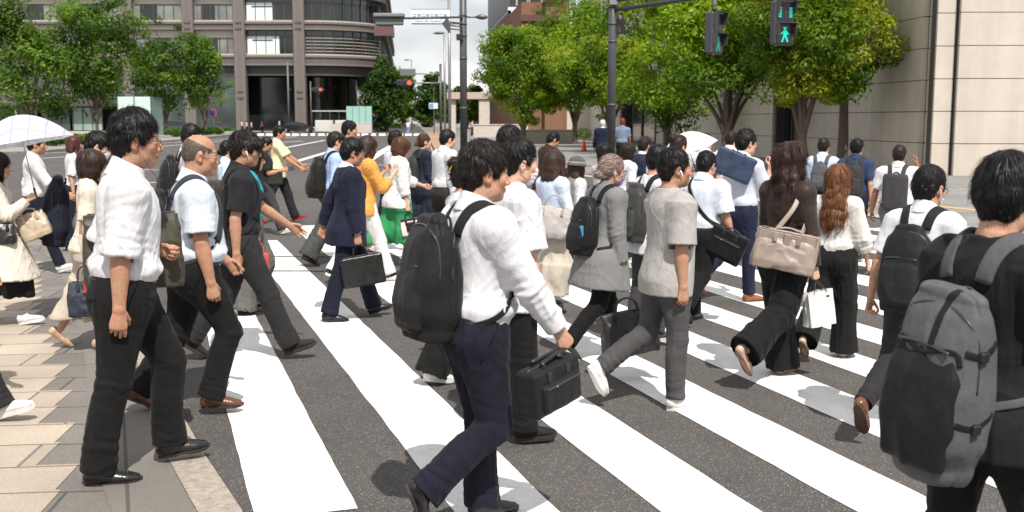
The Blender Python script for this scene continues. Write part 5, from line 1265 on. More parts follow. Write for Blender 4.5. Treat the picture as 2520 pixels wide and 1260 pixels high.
def grey_parts(part, X, Z, Y, xa, xb, sh, dp, z1):
    for v0, v1 in ((165, 62), (22, -30)):
        for ua, ub in ((1274, 1296), (1304, 1330)):
            m = MB(); m.box((X(ua), Y - .12, Z(v0)), (X(ub), Y - .02, Z(v1))); w = part('window', m, GD)
            m = MB(); m.box((X(ua) - .3, Y - .3, Z(v1) - .0), (X(ub) + .3, Y - .01, Z(v1) + .35)); m.box((X(ua) - .3, Y - .22, Z(v0)), (X(ua), Y - .01, Z(v1))); m.box((X(ub), Y - .22, Z(v0)), (X(ub) + .3, Y - .01, Z(v1))); part('frame', m, GREYST, w)
    m = MB(); m.box((xa - .5, Y - .5, Z(40)), (xb + .3, Y - .02, Z(26))); m.add([(xa - .5, Y - .5, Z(40)), (xa - .02, Y - .5, Z(40)), (xa + sh - .02, Y + dp, Z(40)), (xa + sh - .5, Y + dp, Z(40)), (xa - .5, Y - .5, Z(34)), (xa - .02, Y - .5, Z(34)), (xa + sh - .02, Y + dp, Z(34)), (xa + sh - .5, Y + dp, Z(34))], [(0, 3, 2, 1), (4, 5, 6, 7), (0, 1, 5, 4), (1, 2, 6, 5), (2, 3, 7, 6), (3, 0, 4, 7)]); part('cornice', m, simple('white_trim', (.6, .6, .6), .6))
    m = MB(); m.add([(xa - .15, Y, Z(26)), (xa - .02, Y, Z(26)), (xa + sh - .02, Y + dp, Z(26)), (xa + sh - .15, Y + dp, Z(26)), (xa - .15, Y, z1), (xa - .02, Y, z1), (xa + sh - .02, Y + dp, z1), (xa + sh - .15, Y + dp, z1)], [(0, 3, 2, 1), (4, 5, 6, 7), (0, 1, 5, 4), (1, 2, 6, 5), (2, 3, 7, 6), (3, 0, 4, 7)]); part('upper_storeys', m, DARKC)
    m = MB(); m.box((xa, Y - .1, Z(26) + .05), (xb, Y - .015, z1)); part('upper_storeys', m, DARKC)
box_building('grey_building', 'grey stone building with dark upper storeys down the avenue', 165, 1258, 1400, -260, 44, GREYST, grey_parts)
def brown_parts(part, X, Z, Y, xa, xb, sh, dp, z1):
    m = MB(); m.box((X(1281), Y - .9, Z(60)), (X(1342), Y - .02, Z(45))); part('ledge', m, BRWD)
    m = MB(); m.box((X(1322), Y - .08, Z(76)), (X(1333), Y - .02, Z(52))); part('window', m, GD)
    m = MB(); m.box((X(1340), Y - 1.2, 0), (X(1384), Y - .02, Z(-60))); part('pier', m, BRWN)
    m = MB(); m.box((X(1326), Y - 1.8, Z(8)), (X(1388), Y - 1.22, Z(-4))); part('ledge', m, BRWD)
box_building('brown_building', 'orange-brown tiled building behind the street trees', 120, 1283, 1400, 14, 40, BRWN, brown_parts)
box_building('distant_block', 'small pale block at the very end of the avenue', 420, 1004, 1026, 222, 30, simple('pale_concrete', (.5, .48, .44), .7), lambda part, X, Z, Y, xa, xb, sh, dp, z1: [part('window', MB().box((X(1006), Y - .2, Z(v)), (X(1023), Y - .05, Z(v - 6))), GD) for v in (290, 276, 262, 248)])
# stone building at right
def stone_mat():
    m, t, b = nodes('stone'); n = tex(t, 'noise', 1.4, 5, .6); c = ramp(t, n, [(.3, (.495, .435, .37)), (.7, (.56, .50, .432))]); f = tex(t, 'noise', 130, 3); c = mul(t, c, ramp(t, f, [(.3, g3(.88)), (.7, g3(1.08))]))
    st = tex(t, 'noise', 2.0, 4, .6, stretch=(1, 1, .06)); c = mul(t, c, ramp(t, st, [(.35, g3(.88)), (.6, g3(1.0))])); t.links.new(c, b.inputs['Base Color']); b.inputs['Roughness'].default_value = .75; bump(t, b, f, .2, .003); return m
STONE = stone_mat()
def build_stone():
    Yc = 33.0; o = np.array([14.0, Yc, 0]); root = tag(empty('stone_building', o), 'pale stone building with panelled walls at the right', 'building')
    def part(n, m, mt, parent=None): return mesh_obj(n, np.array(m.V) - o, m.F, mt, parent or root, False)
    H, ph = 14, .983; gap = .022; st = np.array([-.098, 1.0]); st /= np.linalg.norm(st); nrm = np.array([-st[1], st[0]])
    def wallrun(name, p, q, skip=(), pw=1.9, d=.12):
        p, q = np.array(p, float), np.array(q, float); Ln = np.linalg.norm(q - p); e = (q - p) / Ln; nn = np.array([e[1], -e[0]]); m = MB(); k = max(1, round(Ln / pw))
        R = np.array([[e[0], -nn[0], 0], [e[1], -nn[1], 0], [0, 0, 1]])
        for r_ in range(int(H / ph)):
            sh_ = .0
            for i in range(k):
                a, b = Ln * i / k, Ln * (i + 1) / k
                if any(a < s1 and b > s0 and r_ * ph < hz_ for s0, s1, hz_ in skip): continue
                m.box((a + .0025, 0, r_ * ph + gap * .5), (b - .0025, d, (r_ + 1) * ph - gap * .5), R=R, o=(p[0], p[1], 0), bev=.004)
        w = part(name, m, STONE)
        m = MB(); m.box((0, d + .002, 0), (Ln, d + .35, H), R=R, o=(p[0], p[1], 0))
        if skip:
            m = MB(); xs = sorted([0] + [x for s in skip for x in s[:2]] + [Ln])
            for a, b in zip(xs[::2], xs[1::2]): m.box((a, d + .002, 0), (b, d + .35, H), R=R, o=(p[0], p[1], 0))
            for s0, s1, hz_ in skip: m.box((s0, d + .002, hz_), (s1, d + .35, H), R=R, o=(p[0], p[1], 0))
        part('backing', m, simple('joint_dark', (.07, .06, .052), .9), w)
        for s0, s1, hz_ in skip:
            m = MB(); m.box((s0, d + .40, 0), (s1, d + .5, hz_), R=R, o=(p[0], p[1], 0)); dd = part('door', m, GD)
            m = MB(); 
            for x in (s0, (s0 + s1) / 2 - .04, s1 - .08): m.box((x, d + .30, 0), (x + .08, d + .39, hz_), R=R, o=(p[0], p[1], 0))
            part('frame', m, simple('grey_metal', (.10, .11, .105), .4, .6), dd)
    X = lambda u, Y: (u - 1260) / FPX * Y * .992
    xa = X(2352, 33); wallrun('front_wall', (xa, 33), (xa + 22, 33), pw=2.4)
    wallrun('corner_pier', (X(2296, 33.25), 33.25), (X(2341, 33.25), 33.25), pw=3)
    m = MB(); m.box((X(2341, 33.25), 33.42, 0), (xa, 33.6, H)); part('groove', m, simple('groove_stone', (.16, .12, .10), .9))
    wallrun('recess_wall', (X(2274, 34.5), 34.45), (X(2296, 33.3), 33.36), pw=3)
    x2 = X(2262, 34.4); wallrun('edge_pier', (x2, 34.4), (X(2275, 34.4), 34.4), pw=3)
    p = np.array([x2, 34.46]); q = p + st * 62
    # walk from the far end to the corner so that the outer side faces the street
    sk = []
    for ua, ub, hz_ in ((1527, 1606, 4.2), (1904, 1948, 4.6)):
        Ls = []
        for u in (ua, ub):
            k = (u - 1260) / FPX * .992; tt = (k * p[1] - p[0]) / (st[0] - k * st[1]); Ls.append(62 - tt)
        sk.append((min(Ls), max(Ls), hz_))
    wallrun('side_wall', q, p, skip=sk, pw=1.7)
    m = MB(); pr = [tuple(q + [.9, 0]), (q[0] + 22, q[1]), (xa + 22, 33.6), (xa + .2, 33.6), (X(2296, 34), 34.2), tuple(p + [.8, 0.3])]; m.prism(pr, .0, H - .1); part('core', m, DK)
    m = MB(); m.box((q[0] - 2, q[1] - .5, 0), (q[0] + 5, q[1] + .5, 4.4)); part('return_wall', m, STONE)
build_stone()
# stone gateway and low walls
def at_parts(name, label, cat, u, Y, group=None):
    s = FPX / Y; X = lambda q: (q - 1260) / s * .992; Z = lambda v: CAMH + (294 - v) / s; o = np.array([X(u), Y, 0]); root = tag(empty(name, o), label, cat, group)
    def part(n, m, mt, parent=None, smooth=False): return mesh_obj(n, np.array(m.V, float) - o, m.F, mt, parent or root, smooth)
    return root, part, X, Z, s
PALEST = simple('pale_stone', (.48, .42, .37), .8, var=.1, scale=3)
root, part, X, Z, s = at_parts('stone_gateway', 'pale stone gateway with flat lintel at the avenue mouth', 'gateway', 1150, 110)
part('post', MB().box((X(1108), 109.6, 0), (X(1122), 110.5, Z(246)), bev=.03), PALEST); part('post', MB().box((X(1179), 109.4, 0), (X(1205), 110.6, Z(246)), bev=.03), PALEST)
part('lintel', MB().box((X(1101), 109.2, Z(245.5)), (X(1210), 110.8, Z(229)), bev=.04), simple('lintel_stone', (.42, .33, .30), .8))
for i, (ua, ub, Yw, vt, lb) in enumerate(((1165, 1300, 104, 308, 'low pale stone wall before the gateway'), (1232, 1420, 78, 322, 'low stone planter wall under the round green tree'))):
    root, part, X, Z, s = at_parts('low_wall', lb, 'wall', (ua + ub) / 2, Yw); part('wall', MB().box((X(ua), Yw - .3, 0), (X(ub), Yw + .3, Z(vt)), bev=.03), PALEST); part('coping', MB().box((X(ua) - .05, Yw - .36, Z(vt) + .003), (X(ub) + .05, Yw + .36, Z(vt) + .1), bev=.02), PALEST)
# glass box, teal hoarding, kiosks
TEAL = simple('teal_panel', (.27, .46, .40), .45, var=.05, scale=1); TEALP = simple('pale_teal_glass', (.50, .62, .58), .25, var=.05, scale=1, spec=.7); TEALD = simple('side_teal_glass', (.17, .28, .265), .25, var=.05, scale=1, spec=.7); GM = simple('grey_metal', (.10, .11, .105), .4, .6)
root, part, X, Z, s = at_parts('glass_entrance', 'pale teal frosted glass box beside the left trees', 'entrance', 345, 92)
m = MB(); m.box((X(291), 92, .35), (X(373), 92.1, Z(239))); part('front_glass', m, TEALP); m = MB(); m.add([(X(374), 92, .35), (-30.72, 95.5, .35), (-30.72, 95.5, Z(240)), (X(374), 92, Z(239))], [(0, 1, 2, 3)]); part('side_glass', m, TEALD)
m = MB(); m.box((X(289), 91.9, .13), (X(388), 95.6, .34)); part('plinth', m, PALEST)
m = MB(); [m.box((X(u) - .03, 91.93, .35), (X(u) + .03, 91.99, Z(239))) for u in (291, 332, 373)]; part('frame', m, GM); part('roof', MB().box((X(290), 92.12, Z(239) - .1), (X(373), 95.4, Z(239))), GM)
root, part, X, Z, s = at_parts('hoarding', 'plain teal hoarding panel at the rounded office corner', 'hoarding', 884, 141)
part('panel', MB().box((X(853), 141, Z(304)), (X(915), 141.3, Z(262))), TEAL); part('base', MB().box((X(812), 140.6, 0), (X(915), 141.6, Z(304.5))), simple('pale_base', (.5, .44, .40), .8)); m = MB(); [m.box((X(u) - .02, 140.96, Z(304)), (X(u) + .02, 140.997, Z(262))) for u in (868, 884, 900)]; part('joint', m, GM, root.children[0])
for k, (ua, ub) in enumerate(((775, 818), (824, 851))):
    root, part, X, Z, s = at_parts('planter_box', ('longer', 'shorter')[k] + ' white planter box in the arcade', 'planter', (ua + ub) / 2, 144, 'white planters in the arcade'); part('box', MB().box((X(ua), 144, .1), (X(ub), 145, Z(296)), bev=.05), simple('white_planter', (.55, .56, .52), .6)); part('soil', MB().box((X(ua) + .1, 144.1, Z(296) + .002), (X(ub) - .1, 144.9, Z(296) + .03)), DK)
root, part, X, Z, s = at_parts('handrail', 'grey metal rail across the dark arcade', 'rail', 800, 146); m = MB(); m.box((X(765), 146, Z(275)), (X(855), 146.1, Z(272))); part('top_rail', m, simple('rail', (.4, .42, .40), .4)); m = MB(); [m.box((X(u) - .04, 146, 0), (X(u) + .04, 146.1, Z(275) - .003)) for u in (768, 790, 812, 834, 852)]; part('post', m, GM)
root, part, X, Z, s = at_parts('pavilion', 'long low pavilion with pale glass bays behind the parasol', 'pavilion', 150, 118)
part('roof', MB().box((X(-120), 116, Z(263)), (X(292), 122, Z(254)), bev=.05), simple('roof_dark', (.07, .06, .06), .6)); part('base', MB().box((X(-120), 117, 0), (X(290), 121, Z(322))), PALEST); part('back_wall', MB().box((X(-120), 120.5, Z(322) + .01), (X(290), 120.8, Z(263) - .01)), DK)
for ua, ub, mt in ((186, 258, glass_mat('pale_green_glass', (.22, .30, .25), .2)), (112, 178, glass_mat('dim_glass', (.05, .07, .06), .1)), (30, 100, glass_mat('dim_glass', (.05, .07, .06), .1)), (-60, 20, glass_mat('dim_glass', (.05, .07, .06), .1))):
    w_ = part('window', MB().box((X(ua), 117.3, Z(320)), (X(ub), 117.4, Z(265))), mt); m = MB(); [m.box((X(u) - .04, 117.2, Z(320)), (X(u) + .04, 117.29, Z(265))) for u in np.linspace(ua, ub, 4)]; part('frame', m, GM, w_)
# ------------------------------------------------------------------ poles, signals and signs
POLE = simple('pole_paint', (.060, .060, .064), .45, var=.1, scale=4); POLEL = simple('pole_grey', (.25, .25, .25), .4, .4); LIT = None
def emit(name, col, st):
    k = ('emit', name)
    if k in MATS: return MATS[k]
    m, t, b = nodes(name); b.inputs['Base Color'].default_value = (*[c * .3 for c in col], 1); b.inputs['Emission Color'].default_value = (*col, 1); b.inputs['Emission Strength'].default_value = st; MATS[k] = m; return m
def rt(m, p, q, r, n=12): return m.tube([p, q], r, n)
# walk signals on the near-side signal pole
Yp = 26.0; root, part, X, Z, s = at_parts('signal_pole', 'thick dark pole carrying the walk signals on its long arm', 'signal pole', 1505, Yp)
m = MB(); rt(m, (X(1505), Yp, 0), (X(1505), Yp, 6.4), .098, 20); part('pole', m, POLE, None, True)
for v in (262, 110, 68, 28, 14): part('clamp', MB().tube([(X(1505), Yp, Z(v)), (X(1505), Yp, Z(v) + .06)], .106, 20), POLE, None, True)
armA = np.array([X(1505), Yp, Z(22)]); armB = np.array([6.6, 20.8, Z(22) + .12])
m = MB(); d_ = armB - armA
for off in (-.10, .12): m.tube([armA + [0, 0, off], armB + [0, 0, off * .6]], .052, 10)
part('arm', m, POLE, None, True)
m = MB(); m.box((X(1505) - .09, Yp - .16, Z(2)), (X(1505) + .13, Yp - .105, Z(20)), bev=.01); part('clamp_plate', m, POLEL)
m = MB(); m.box((X(1505) + .115, Yp - .1, Z(88)), (X(1505) + .27, Yp + .12, Z(55)), bev=.02); part('control_box', m, simple('box_brown', (.05, .035, .03), .5))
def walk_signal(label, c, yaw, dim):
    """two-aspect walk signal: dark red aspect with side bars above, green walking figure below"""
    root = tag(empty('walk_signal', c, yaw), label, 'walk signal', 'walk signals over the crossing'); w_, h, d = .44, .86, .20
    b = MB(); b.box((-w_ / 2, -d / 2, -h / 2), (w_ / 2, d / 2, h / 2), bev=.03); part_ = lambda n, m, mt, p=root, sm=False: m.build(n, mt, p, sm); part_('housing', b, simple('signal_housing', (.045, .045, .052), .45))
    for z in (.215, -.215):
        b = MB(); hh = .205; ww = .19; y0, y1 = -d / 2 - .14, -d / 2 - .001
        b.box((-ww - .012, y0, z + hh), (ww + .012, y1, z + hh + .012)); b.box((-ww - .012, y0 + .03, z - hh * .2), (-ww, y1, z + hh - .001)); b.box((ww, y0 + .03, z - hh * .2), (ww + .012, y1, z + hh - .001)); part_('hood', b, simple('signal_housing', (.045, .045, .052), .45))
        b = MB(); b.box((-.18, -d / 2 - .008, z - .18), (.18, -d / 2 - .001, z + .18), bev=.003); part_('lens', b, simple('lens_dark', (.02, .018, .020), .25))
    E = emit('walk_green%d' % dim, (.0, .62, .42), 1.0 if not dim else .22)
    def disc(m, x, z, r): m.prism([(x + r * math.cos(a), z + r * math.sin(a)) for a in np.linspace(0, 2 * math.pi, 17)[:-1]], 0, .004, M=Matrix(((1, 0, 0, 0), (0, 0, -1, -d / 2 - .010), (0, 1, 0, 0), (0, 0, 0, 1))))
    def poly(m, P): m.prism(P, 0, .004, M=Matrix(((1, 0, 0, 0), (0, 0, -1, -d / 2 - .010), (0, 1, 0, 0), (0, 0, 0, 1))))
    b = MB(); disc(b, .0, -.115, .030); poly(b, [(-.05, -.095), (.05, -.095), (.05, -.088), (-.05, -.088)]); poly(b, [(-.032, -.15), (.040, -.15), (.046, -.27), (-.040, -.27)]); poly(b, [(-.035, -.155), (-.03, -.185), (-.085, -.225), (-.10, -.21)]); poly(b, [(.040, -.155), (.036, -.185), (.080, -.235), (.095, -.22)]); poly(b, [(-.04, -.268), (.0, -.268), (-.045, -.375), (-.085, -.375)]); poly(b, [(.005, -.268), (.046, -.268), (.085, -.36), (.05, -.375)])
    part_('walking_figure', b, E)
    if not dim:
        b = MB()
        for x in (-.125, .125):
            for k in range(6): b.box((x - .035, -d / 2 - .014, .105 + .034 * k), (x + .035, -d / 2 - .010, .123 + .034 * k))
        part_('countdown_bars', b, E)
        b = MB(); b.box((-.012, -d / 2 - .012, .12), (.012, -d / 2 - .010, .34)); part_('dim_red_figure', b, simple('dim_red', (.07, .03, .025), .5))
    b = MB(); b.tube([(0, 0, h / 2), (0, 0, h / 2 + .26)], .04, 10); b.tube([(0, 0, h / 2 + .05), (0, 0, h / 2 + .10)], .06, 10); part_('hanger', b, POLE, root, True)
    return root
c1, c2 = at(1757, 82, 23.0), at(1924, 57, 21.6)
walk_signal('unlit-looking walk signal turned away, on the arm nearer its pole', c1, rad(48), 1)
walk_signal('walk signal showing a bright green walking figure and side bars', c2, rad(22), 0)
# sign pole in the middle
Yp = 36.0; root, part, X, Z, s = at_parts('sign_pole', 'tall dark grey pole with signs and lamp arm in the middle', 'signal pole', 1141, Yp)
m = MB(); rt(m, (X(1141), Yp, 0), (X(1141), Yp, 7.2), .118, 20); part('pole', m, POLE, None, True)
m = MB(); rt(m, (X(1141), Yp - .15, Z(50)), (X(930), Yp - .15, Z(54)), .035); part('arm', m, POLE, None, True)
m = MB(); rt(m, (X(1141), Yp - .2, Z(66)), (X(1017), Yp - .2, Z(66)), .02); part('sign_arm', m, POLE, None, True)
m = MB(); m.prism([(X(1090), Z(66)), (X(1104), Z(52)), (X(1109), Z(60)), (X(1111), Z(88)), (X(1107), Z(88))], 0, .06, M=Matrix(((1, 0, 0, 0), (0, 0, 1, Yp - .27), (0, 1, 0, 0), (0, 0, 0, 1)))); part('gusset', m, POLE)
m = MB(); [rt(m, (X(1110), Yp - .2, Z(v)), (X(1141), Yp - .2, Z(v) - .04), .022) for v in (62, 70, 78)]; part('brace', m, POLE, None, True)
for v in (48, 68, 96, 150, 270): part('clamp', MB().tube([(X(1141), Yp, Z(v)), (X(1141), Yp, Z(v) + .08)], .127, 20), POLE, None, True)
m = MB(); m.box((X(1134) - .12, Yp - .22, Z(105)), (X(1134) + .1, Yp - .12, Z(90)), bev=.01); part('control_box', m, simple('black_box', (.012, .012, .012), .5))
m = MB(); rt(m, (X(1141), Yp, Z(49)), (X(1180), Yp, Z(49)), .028); V, F = tube_vf([(X(1172), Yp, Z(49)), (X(1178), Yp, Z(48.6)), (X(1188), Yp, Z(48.6)), (X(1197), Yp, Z(49.4)), (X(1201), Yp, Z(49.6))], [.03, .07, .09, .06, .02], 12); m.add(V, F); part('lamp_arm', m, simple('lamp_grey', (.11, .105, .10), .4, .5), None, True)
root, part, X, Z, s = at_parts('road_sign', 'white street-name sign with blue lettering on the grey pole', 'sign', 1063, Yp)
part('board', MB().box((X(1016), Yp - .16, Z(65)), (X(1110), Yp - .12, Z(32)), bev=.005), simple('sign_white', (.74, .76, .77), .5, var=.02)); m = MB(); m.box((X(1016) - .006, Yp - .165, Z(32)), (X(1110) + .006, Yp - .115, Z(31))); part('rim', m, simple('grey_metal', (.10, .11, .105), .4, .6))
rr = np.random.default_rng(12); m = MB(); yy = Yp - .163
def glyph(m, x, z, wd, ht, k):
    t_ = ht * .085; st_ = []
    for q in range(3 + k % 2): zz_ = z + ht * (.12 + .76 * q / (2 + k % 2)); st_.append((x + wd * rr.uniform(.02, .2), zz_ - t_ / 2, x + wd * rr.uniform(.8, .98), zz_ + t_ / 2))
    for q in range(2 + (k * 7) % 2): xx = x + wd * (.18 + .62 * q / (1 + (k * 7) % 2)); st_.append((xx - t_ / 2, z + ht * rr.uniform(.0, .3), xx + t_ / 2, z + ht * rr.uniform(.7, 1)))
    for i, (a, b_, c, d) in enumerate(st_): m.box((a, yy - .0012 - .0004 * i, b_), (c, yy, d))
for k in range(8): glyph(m, X(1019.5 + 10.6 * k), Z(55.5), 9.4 / s, 13.5 / s, k)
for k in range(18): 
    if k not in (5, 9): glyph(m, X(1026 + 3.6 * k), Z(58.0 + 4.2), 2.9 / s, 4.6 / s, k % 2 + 3)
part('lettering', m, simple('sign_blue', (.10, .14, .36), .5, var=.02))
root, part, X, Z, s = at_parts('traffic_light', 'grey horizontal traffic light seen from behind beside the white sign', 'traffic light', 965, Yp)
part('housing', MB().box((X(929), Yp - .30, Z(70)), (X(998), Yp - .19, Z(52)), bev=.03), simple('signal_grey', (.13, .135, .135), .5)); part('hood', MB().box((X(926), Yp - .42, Z(51.5)), (X(1001), Yp - .18, Z(42)), bev=.03), simple('signal_grey2', (.17, .18, .18), .5)); part('bracket', MB().box((X(960), Yp - .18, Z(62)), (X(968), Yp - .12, Z(44))), POLE)
root, part, X, Z, s = at_parts('plate_sign', 'small brown plate hanging under the grey traffic light', 'sign', 950, Yp)
part('plate', MB().box((X(926), Yp - .27, Z(95)), (X(975), Yp - .24, Z(74)), bev=.008), simple('brown_plate', (.13, .06, .06), .5)); part('hanger', MB().box((X(936), Yp - .26, Z(74) + .002), (X(964), Yp - .25, Z(70) - .002)), POLE)
def lamp_post(label, u, Y, v, ul, vtop=None):
    root, part, X, Z, s = at_parts('street_lamp', label, 'street lamp', u, Y, 'street lamps along the avenue'); m = MB(); rt(m, (X(u), Y, 0), (X(u), Y, Z(v) + .1), .085, 10); part('pole', m, POLEL, None, True); m = MB(); rt(m, (X(u), Y, Z(v)), (X(ul), Y, Z(v)), .04, 8); part('arm', m, POLEL, None, True)
    V, F = tube_vf([(X(ul) + .9, Y, Z(v)), (X(ul) + .7, Y, Z(v) + .02), (X(ul) + .3, Y, Z(v)), (X(ul), Y, Z(v) - .02)], [.05, .12, .11, .03], 10); m = MB(); m.add(V, F); part('lamp_head', m, simple('lamp_grey', (.11, .105, .10), .4, .5), None, True)
lamp_post('slim pale street lamp rising beside the white sign', 1107, 62, 4, 1071); lamp_post('street lamp with its head just below the white sign', 1095, 92, 87, 1068); lamp_post('small far street lamp above the conical tree', 1014, 190, 151, 996)
def vehicle_signal(label, u, Y, ul, v, top, rows=1):
    root, part, X, Z, s = at_parts('traffic_light', label, 'traffic light', u, Y, 'red traffic lights across the junction'); m = MB(); rt(m, (X(u), Y, 0), (X(u), Y, Z(top)), .10, 10); part('pole', m, POLE, None, True); m = MB(); rt(m, (X(u), Y, Z(v)), (X(ul), Y, Z(v)), .05, 8)
    if rows > 1: rt(m, (X(u), Y, Z(v - 22)), (X(ul), Y, Z(v - 22)), .045, 8)
    part('arm', m, POLEL, None, True); h = .26; x1 = X(ul) + (.15 if ul < u else -.15); x0 = x1 - 1.3; m = MB(); m.box((x0, Y - .3, Z(v) - h), (x1, Y - .06, Z(v) + h), bev=.06); part('housing', m, simple('signal_dark', (.03, .03, .032), .5))
    for k in range(3):
        c = (x0 + .24 + .41 * k, Y - .31, Z(v)); V, F = tube_vf([(c[0], c[1], c[2]), (c[0], c[1] - .03, c[2])], .17, 16); part('lens', MB().add(V, F), emit('red_lamp', (1, .05, .02), 3.0) if k == 2 else simple('lens_dark', (.02, .018, .020), .25), None, False)
    return part, X, Z
vehicle_signal('red traffic light on a thin pole before the dark arcade', 766, 136, 799, 222, 202)
part, X, Z = vehicle_signal('red traffic light hanging over the avenue by the conical tree', 1085, 88, 1012, 206, 160, 2)
m = MB(); m.box((X(986), 87.7, Z(190)), (X(1024), 87.95, Z(172)), bev=.05); part('back_housing', m, simple('signal_grey', (.13, .135, .135), .5))
root, part, X, Z, s = at_parts('thin_pole', 'thin dark pole between the arcade columns', 'pole', 711, 142); m = MB(); rt(m, (X(711), 142, 0), (X(711), 142, Z(156)), .12, 10); part('pole', m, simple('pole_mid', (.11, .11, .11), .5), None, True); m = MB(); rt(m, (X(711), 142, Z(222)), (X(718), 142, Z(222)), .05, 8); part('peg', m, POLE)
root, part, X, Z, s = at_parts('blue_sign', 'small blue and white sign beside the avenue', 'sign', 1065, 130); part('board', MB().box((X(1056), 129.9, Z(268)), (X(1078), 130, Z(254))), simple('white_board', (.6, .6, .6), .5)); part('blue_field', MB().box((X(1057), 129.87, Z(266)), (X(1067), 129.897, Z(256))), simple('blue', (.06, .28, .55), .5)); m = MB(); rt(m, (X(1068), 130.1, 0), (X(1068), 130.1, Z(215)), .07, 8); part('post', m, simple('brown_post', (.10, .05, .04), .6))
root, part, X, Z, s = at_parts('round_sign', 'round blue and red no-parking sign by the left trees', 'sign', 525, 118); V, F = tube_vf([(X(525), 118, Z(278)), (X(525), 117.95, Z(278))], .42, 20); part('disc', MB().add(V, F), simple('sign_red', (.45, .05, .06), .5)); V, F = tube_vf([(X(525), 117.94, Z(278)), (X(525), 117.92, Z(278))], .31, 20); part('centre', MB().add(V, F), simple('sign_navy', (.04, .05, .25), .5)); m = MB(); rt(m, (X(525), 118.1, 0), (X(525), 118.1, Z(270)), .05, 8); part('post', m, POLEL)
# traffic cone
c = ground(1437, 373); root = tag(empty('traffic_cone', (c[0], c[1], .012)), 'red-orange traffic cone on the far pavement beside the trees', 'traffic cone'); m = MB(); m.box((-.19, -.19, 0), (.19, .19, .035), bev=.01); m.build('base', simple('cone_base', (.30, .02, .012), .6), root); V, F = tube_vf([(0, 0, .036), (0, 0, .06), (0, 0, .70)], [.16, .145, .03], 20); mesh_obj('body', V, F, simple('cone_red', (.55, .035, .015), .5), root)
# ------------------------------------------------------------------ far vehicles
def car(label, u, v, yaw, col, Ln=4.7, h=1.42, suv=False, cat='car'):
    p = ground(u, v); root = tag(empty('parked_car', (p[0], p[1], 0), yaw), label, cat); W = .88
    prof = [(-2.3, .35), (-2.32, .62), (-2.2, .86), (-1.7, .95), (-1.15, .98), (.75, .95), (1.5, .86), (2.15, .74), (2.33, .52), (2.3, .3), (1.9, .22), (-1.9, .22)]
    cab = [(-1.75, .93), (-1.2, h - .1), (-.75, h), (.1, h), (.45, h - .06), (1.15, .93)] if not suv else [(-2.15, .93), (-1.95, h - .05), (-1.5, h), (.1, h), (.5, h - .08), (1.15, .93)]
    def ex(P, w0, w1, inset=.0):
        n = len(P); zmx = max(z for _, z in P); zmn = min(z for _, z in P); V = []
        for sgn in (-1, 1):
            for x, z in P: t = (z - zmn) / (zmx - zmn); V.append((x, sgn * (w0 + (w1 - w0) * t), z))
        F = [tuple(range(n)), tuple(reversed(range(n, 2 * n)))] + [(i, n + i, n + (i + 1) % n, (i + 1) % n) for i in range(n)]; return V, F
    mt = simple('paint' + label[:8], col, .25, .0, var=.03, coat=.8)
    V, F = ex(prof, W, W * .93); body = mesh_obj('body', V, F, mt, root, False); V, F = ex(cab, W * .92, W * .72); mesh_obj('cabin', V, F, mt, body, False)
    for sgn in (-1, 1):
        g_ = [(x * .93 - .02, .96 + (z - .93) * .88) for x, z in cab]; y = sgn * 1; P = [(x, sgn * (W * .925 + (W * .72 - W * .92) * ((z - .93) / (h - .93))), z) for x, z in g_]; mesh_obj('side_window', P + [(x, yy_ + sgn * .006, z) for x, yy_, z in P], [tuple(range(len(P), 2 * len(P)))] , GD, root, False)
    m = MB(); a, b_ = cab[-2], cab[-1]; m.add([(a[0] + .03, -W * .70, a[1] + .01), (a[0] + .03, W * .70, a[1] + .01), (b_[0] + .02, W * .84, b_[1] + .04), (b_[0] + .02, -W * .84, b_[1] + .04)], [(0, 1, 2, 3)]); m.build('windscreen', GD, root)
    m = MB(); a, b_ = cab[1], cab[0]; m.add([(a[0] - .03, -W * .70, a[1] + .0), (a[0] - .03, W * .70, a[1]), (b_[0] - .02, W * .84, b_[1] + .04), (b_[0] - .02, -W * .84, b_[1] + .04)], [(0, 3, 2, 1)]); m.build('rear_window', GD, root)
    for x in (-1.4, 1.42):
        for y in (-W, W):
            V, F = tube_vf([(x, y - .11, .32), (x, y + .11, .32)], .33, 20); wl = mesh_obj('wheel', V, F, simple('tyre', (.015, .015, .015), .8), root, False); V, F = tube_vf([(x, y - .118, .32), (x, y + .118, .32)], .21, 14); mesh_obj('rim', V, F, simple('alloy', (.5, .5, .5), .3, .9), wl, False)
    for y in (-.62, .62):
        m = MB(); m.box((2.2, y - .2, .62), (2.32, y + .2, .72), bev=.02); m.build('headlight', simple('lamp_glass', (.6, .6, .6), .2), root); m = MB(); m.box((-2.34, y - .2, .68), (-2.26, y + .2, .82), bev=.02); m.build('tail_light', simple('tail_red', (.35, .02, .02), .3), root)
    return root
car('black saloon car crossing before the office arcade', 732, 326.5, 0.06, (.008, .008, .009))
car('dark grey car parked behind the tree beside the glass box', 440, 330.5, .1, (.06, .065, .075), h=1.62, suv=True)
p = ground(1010, 312); root = tag(empty('delivery_truck', (p[0], p[1], 0), rad(95)), 'small white box truck far down the avenue', 'truck')
MB().box((-2.8, -1.05, .7), (1.0, 1.05, 3.1), bev=.05).build('cargo_box', simple('white_paint', (.7, .7, .7), .4), root); MB().box((1.05, -.95, .5), (2.5, .95, 2.2), bev=.15).build('cab', simple('white_paint', (.7, .7, .7), .4), root); MB().box((2.42, -.8, 1.3), (2.53, .8, 2.0)).build('windscreen', GD, root); MB().box((-2.84, -.9, .85), (-2.805, .9, 2.95)).build('rear_door', simple('door_grey', (.45, .46, .48), .4), root)
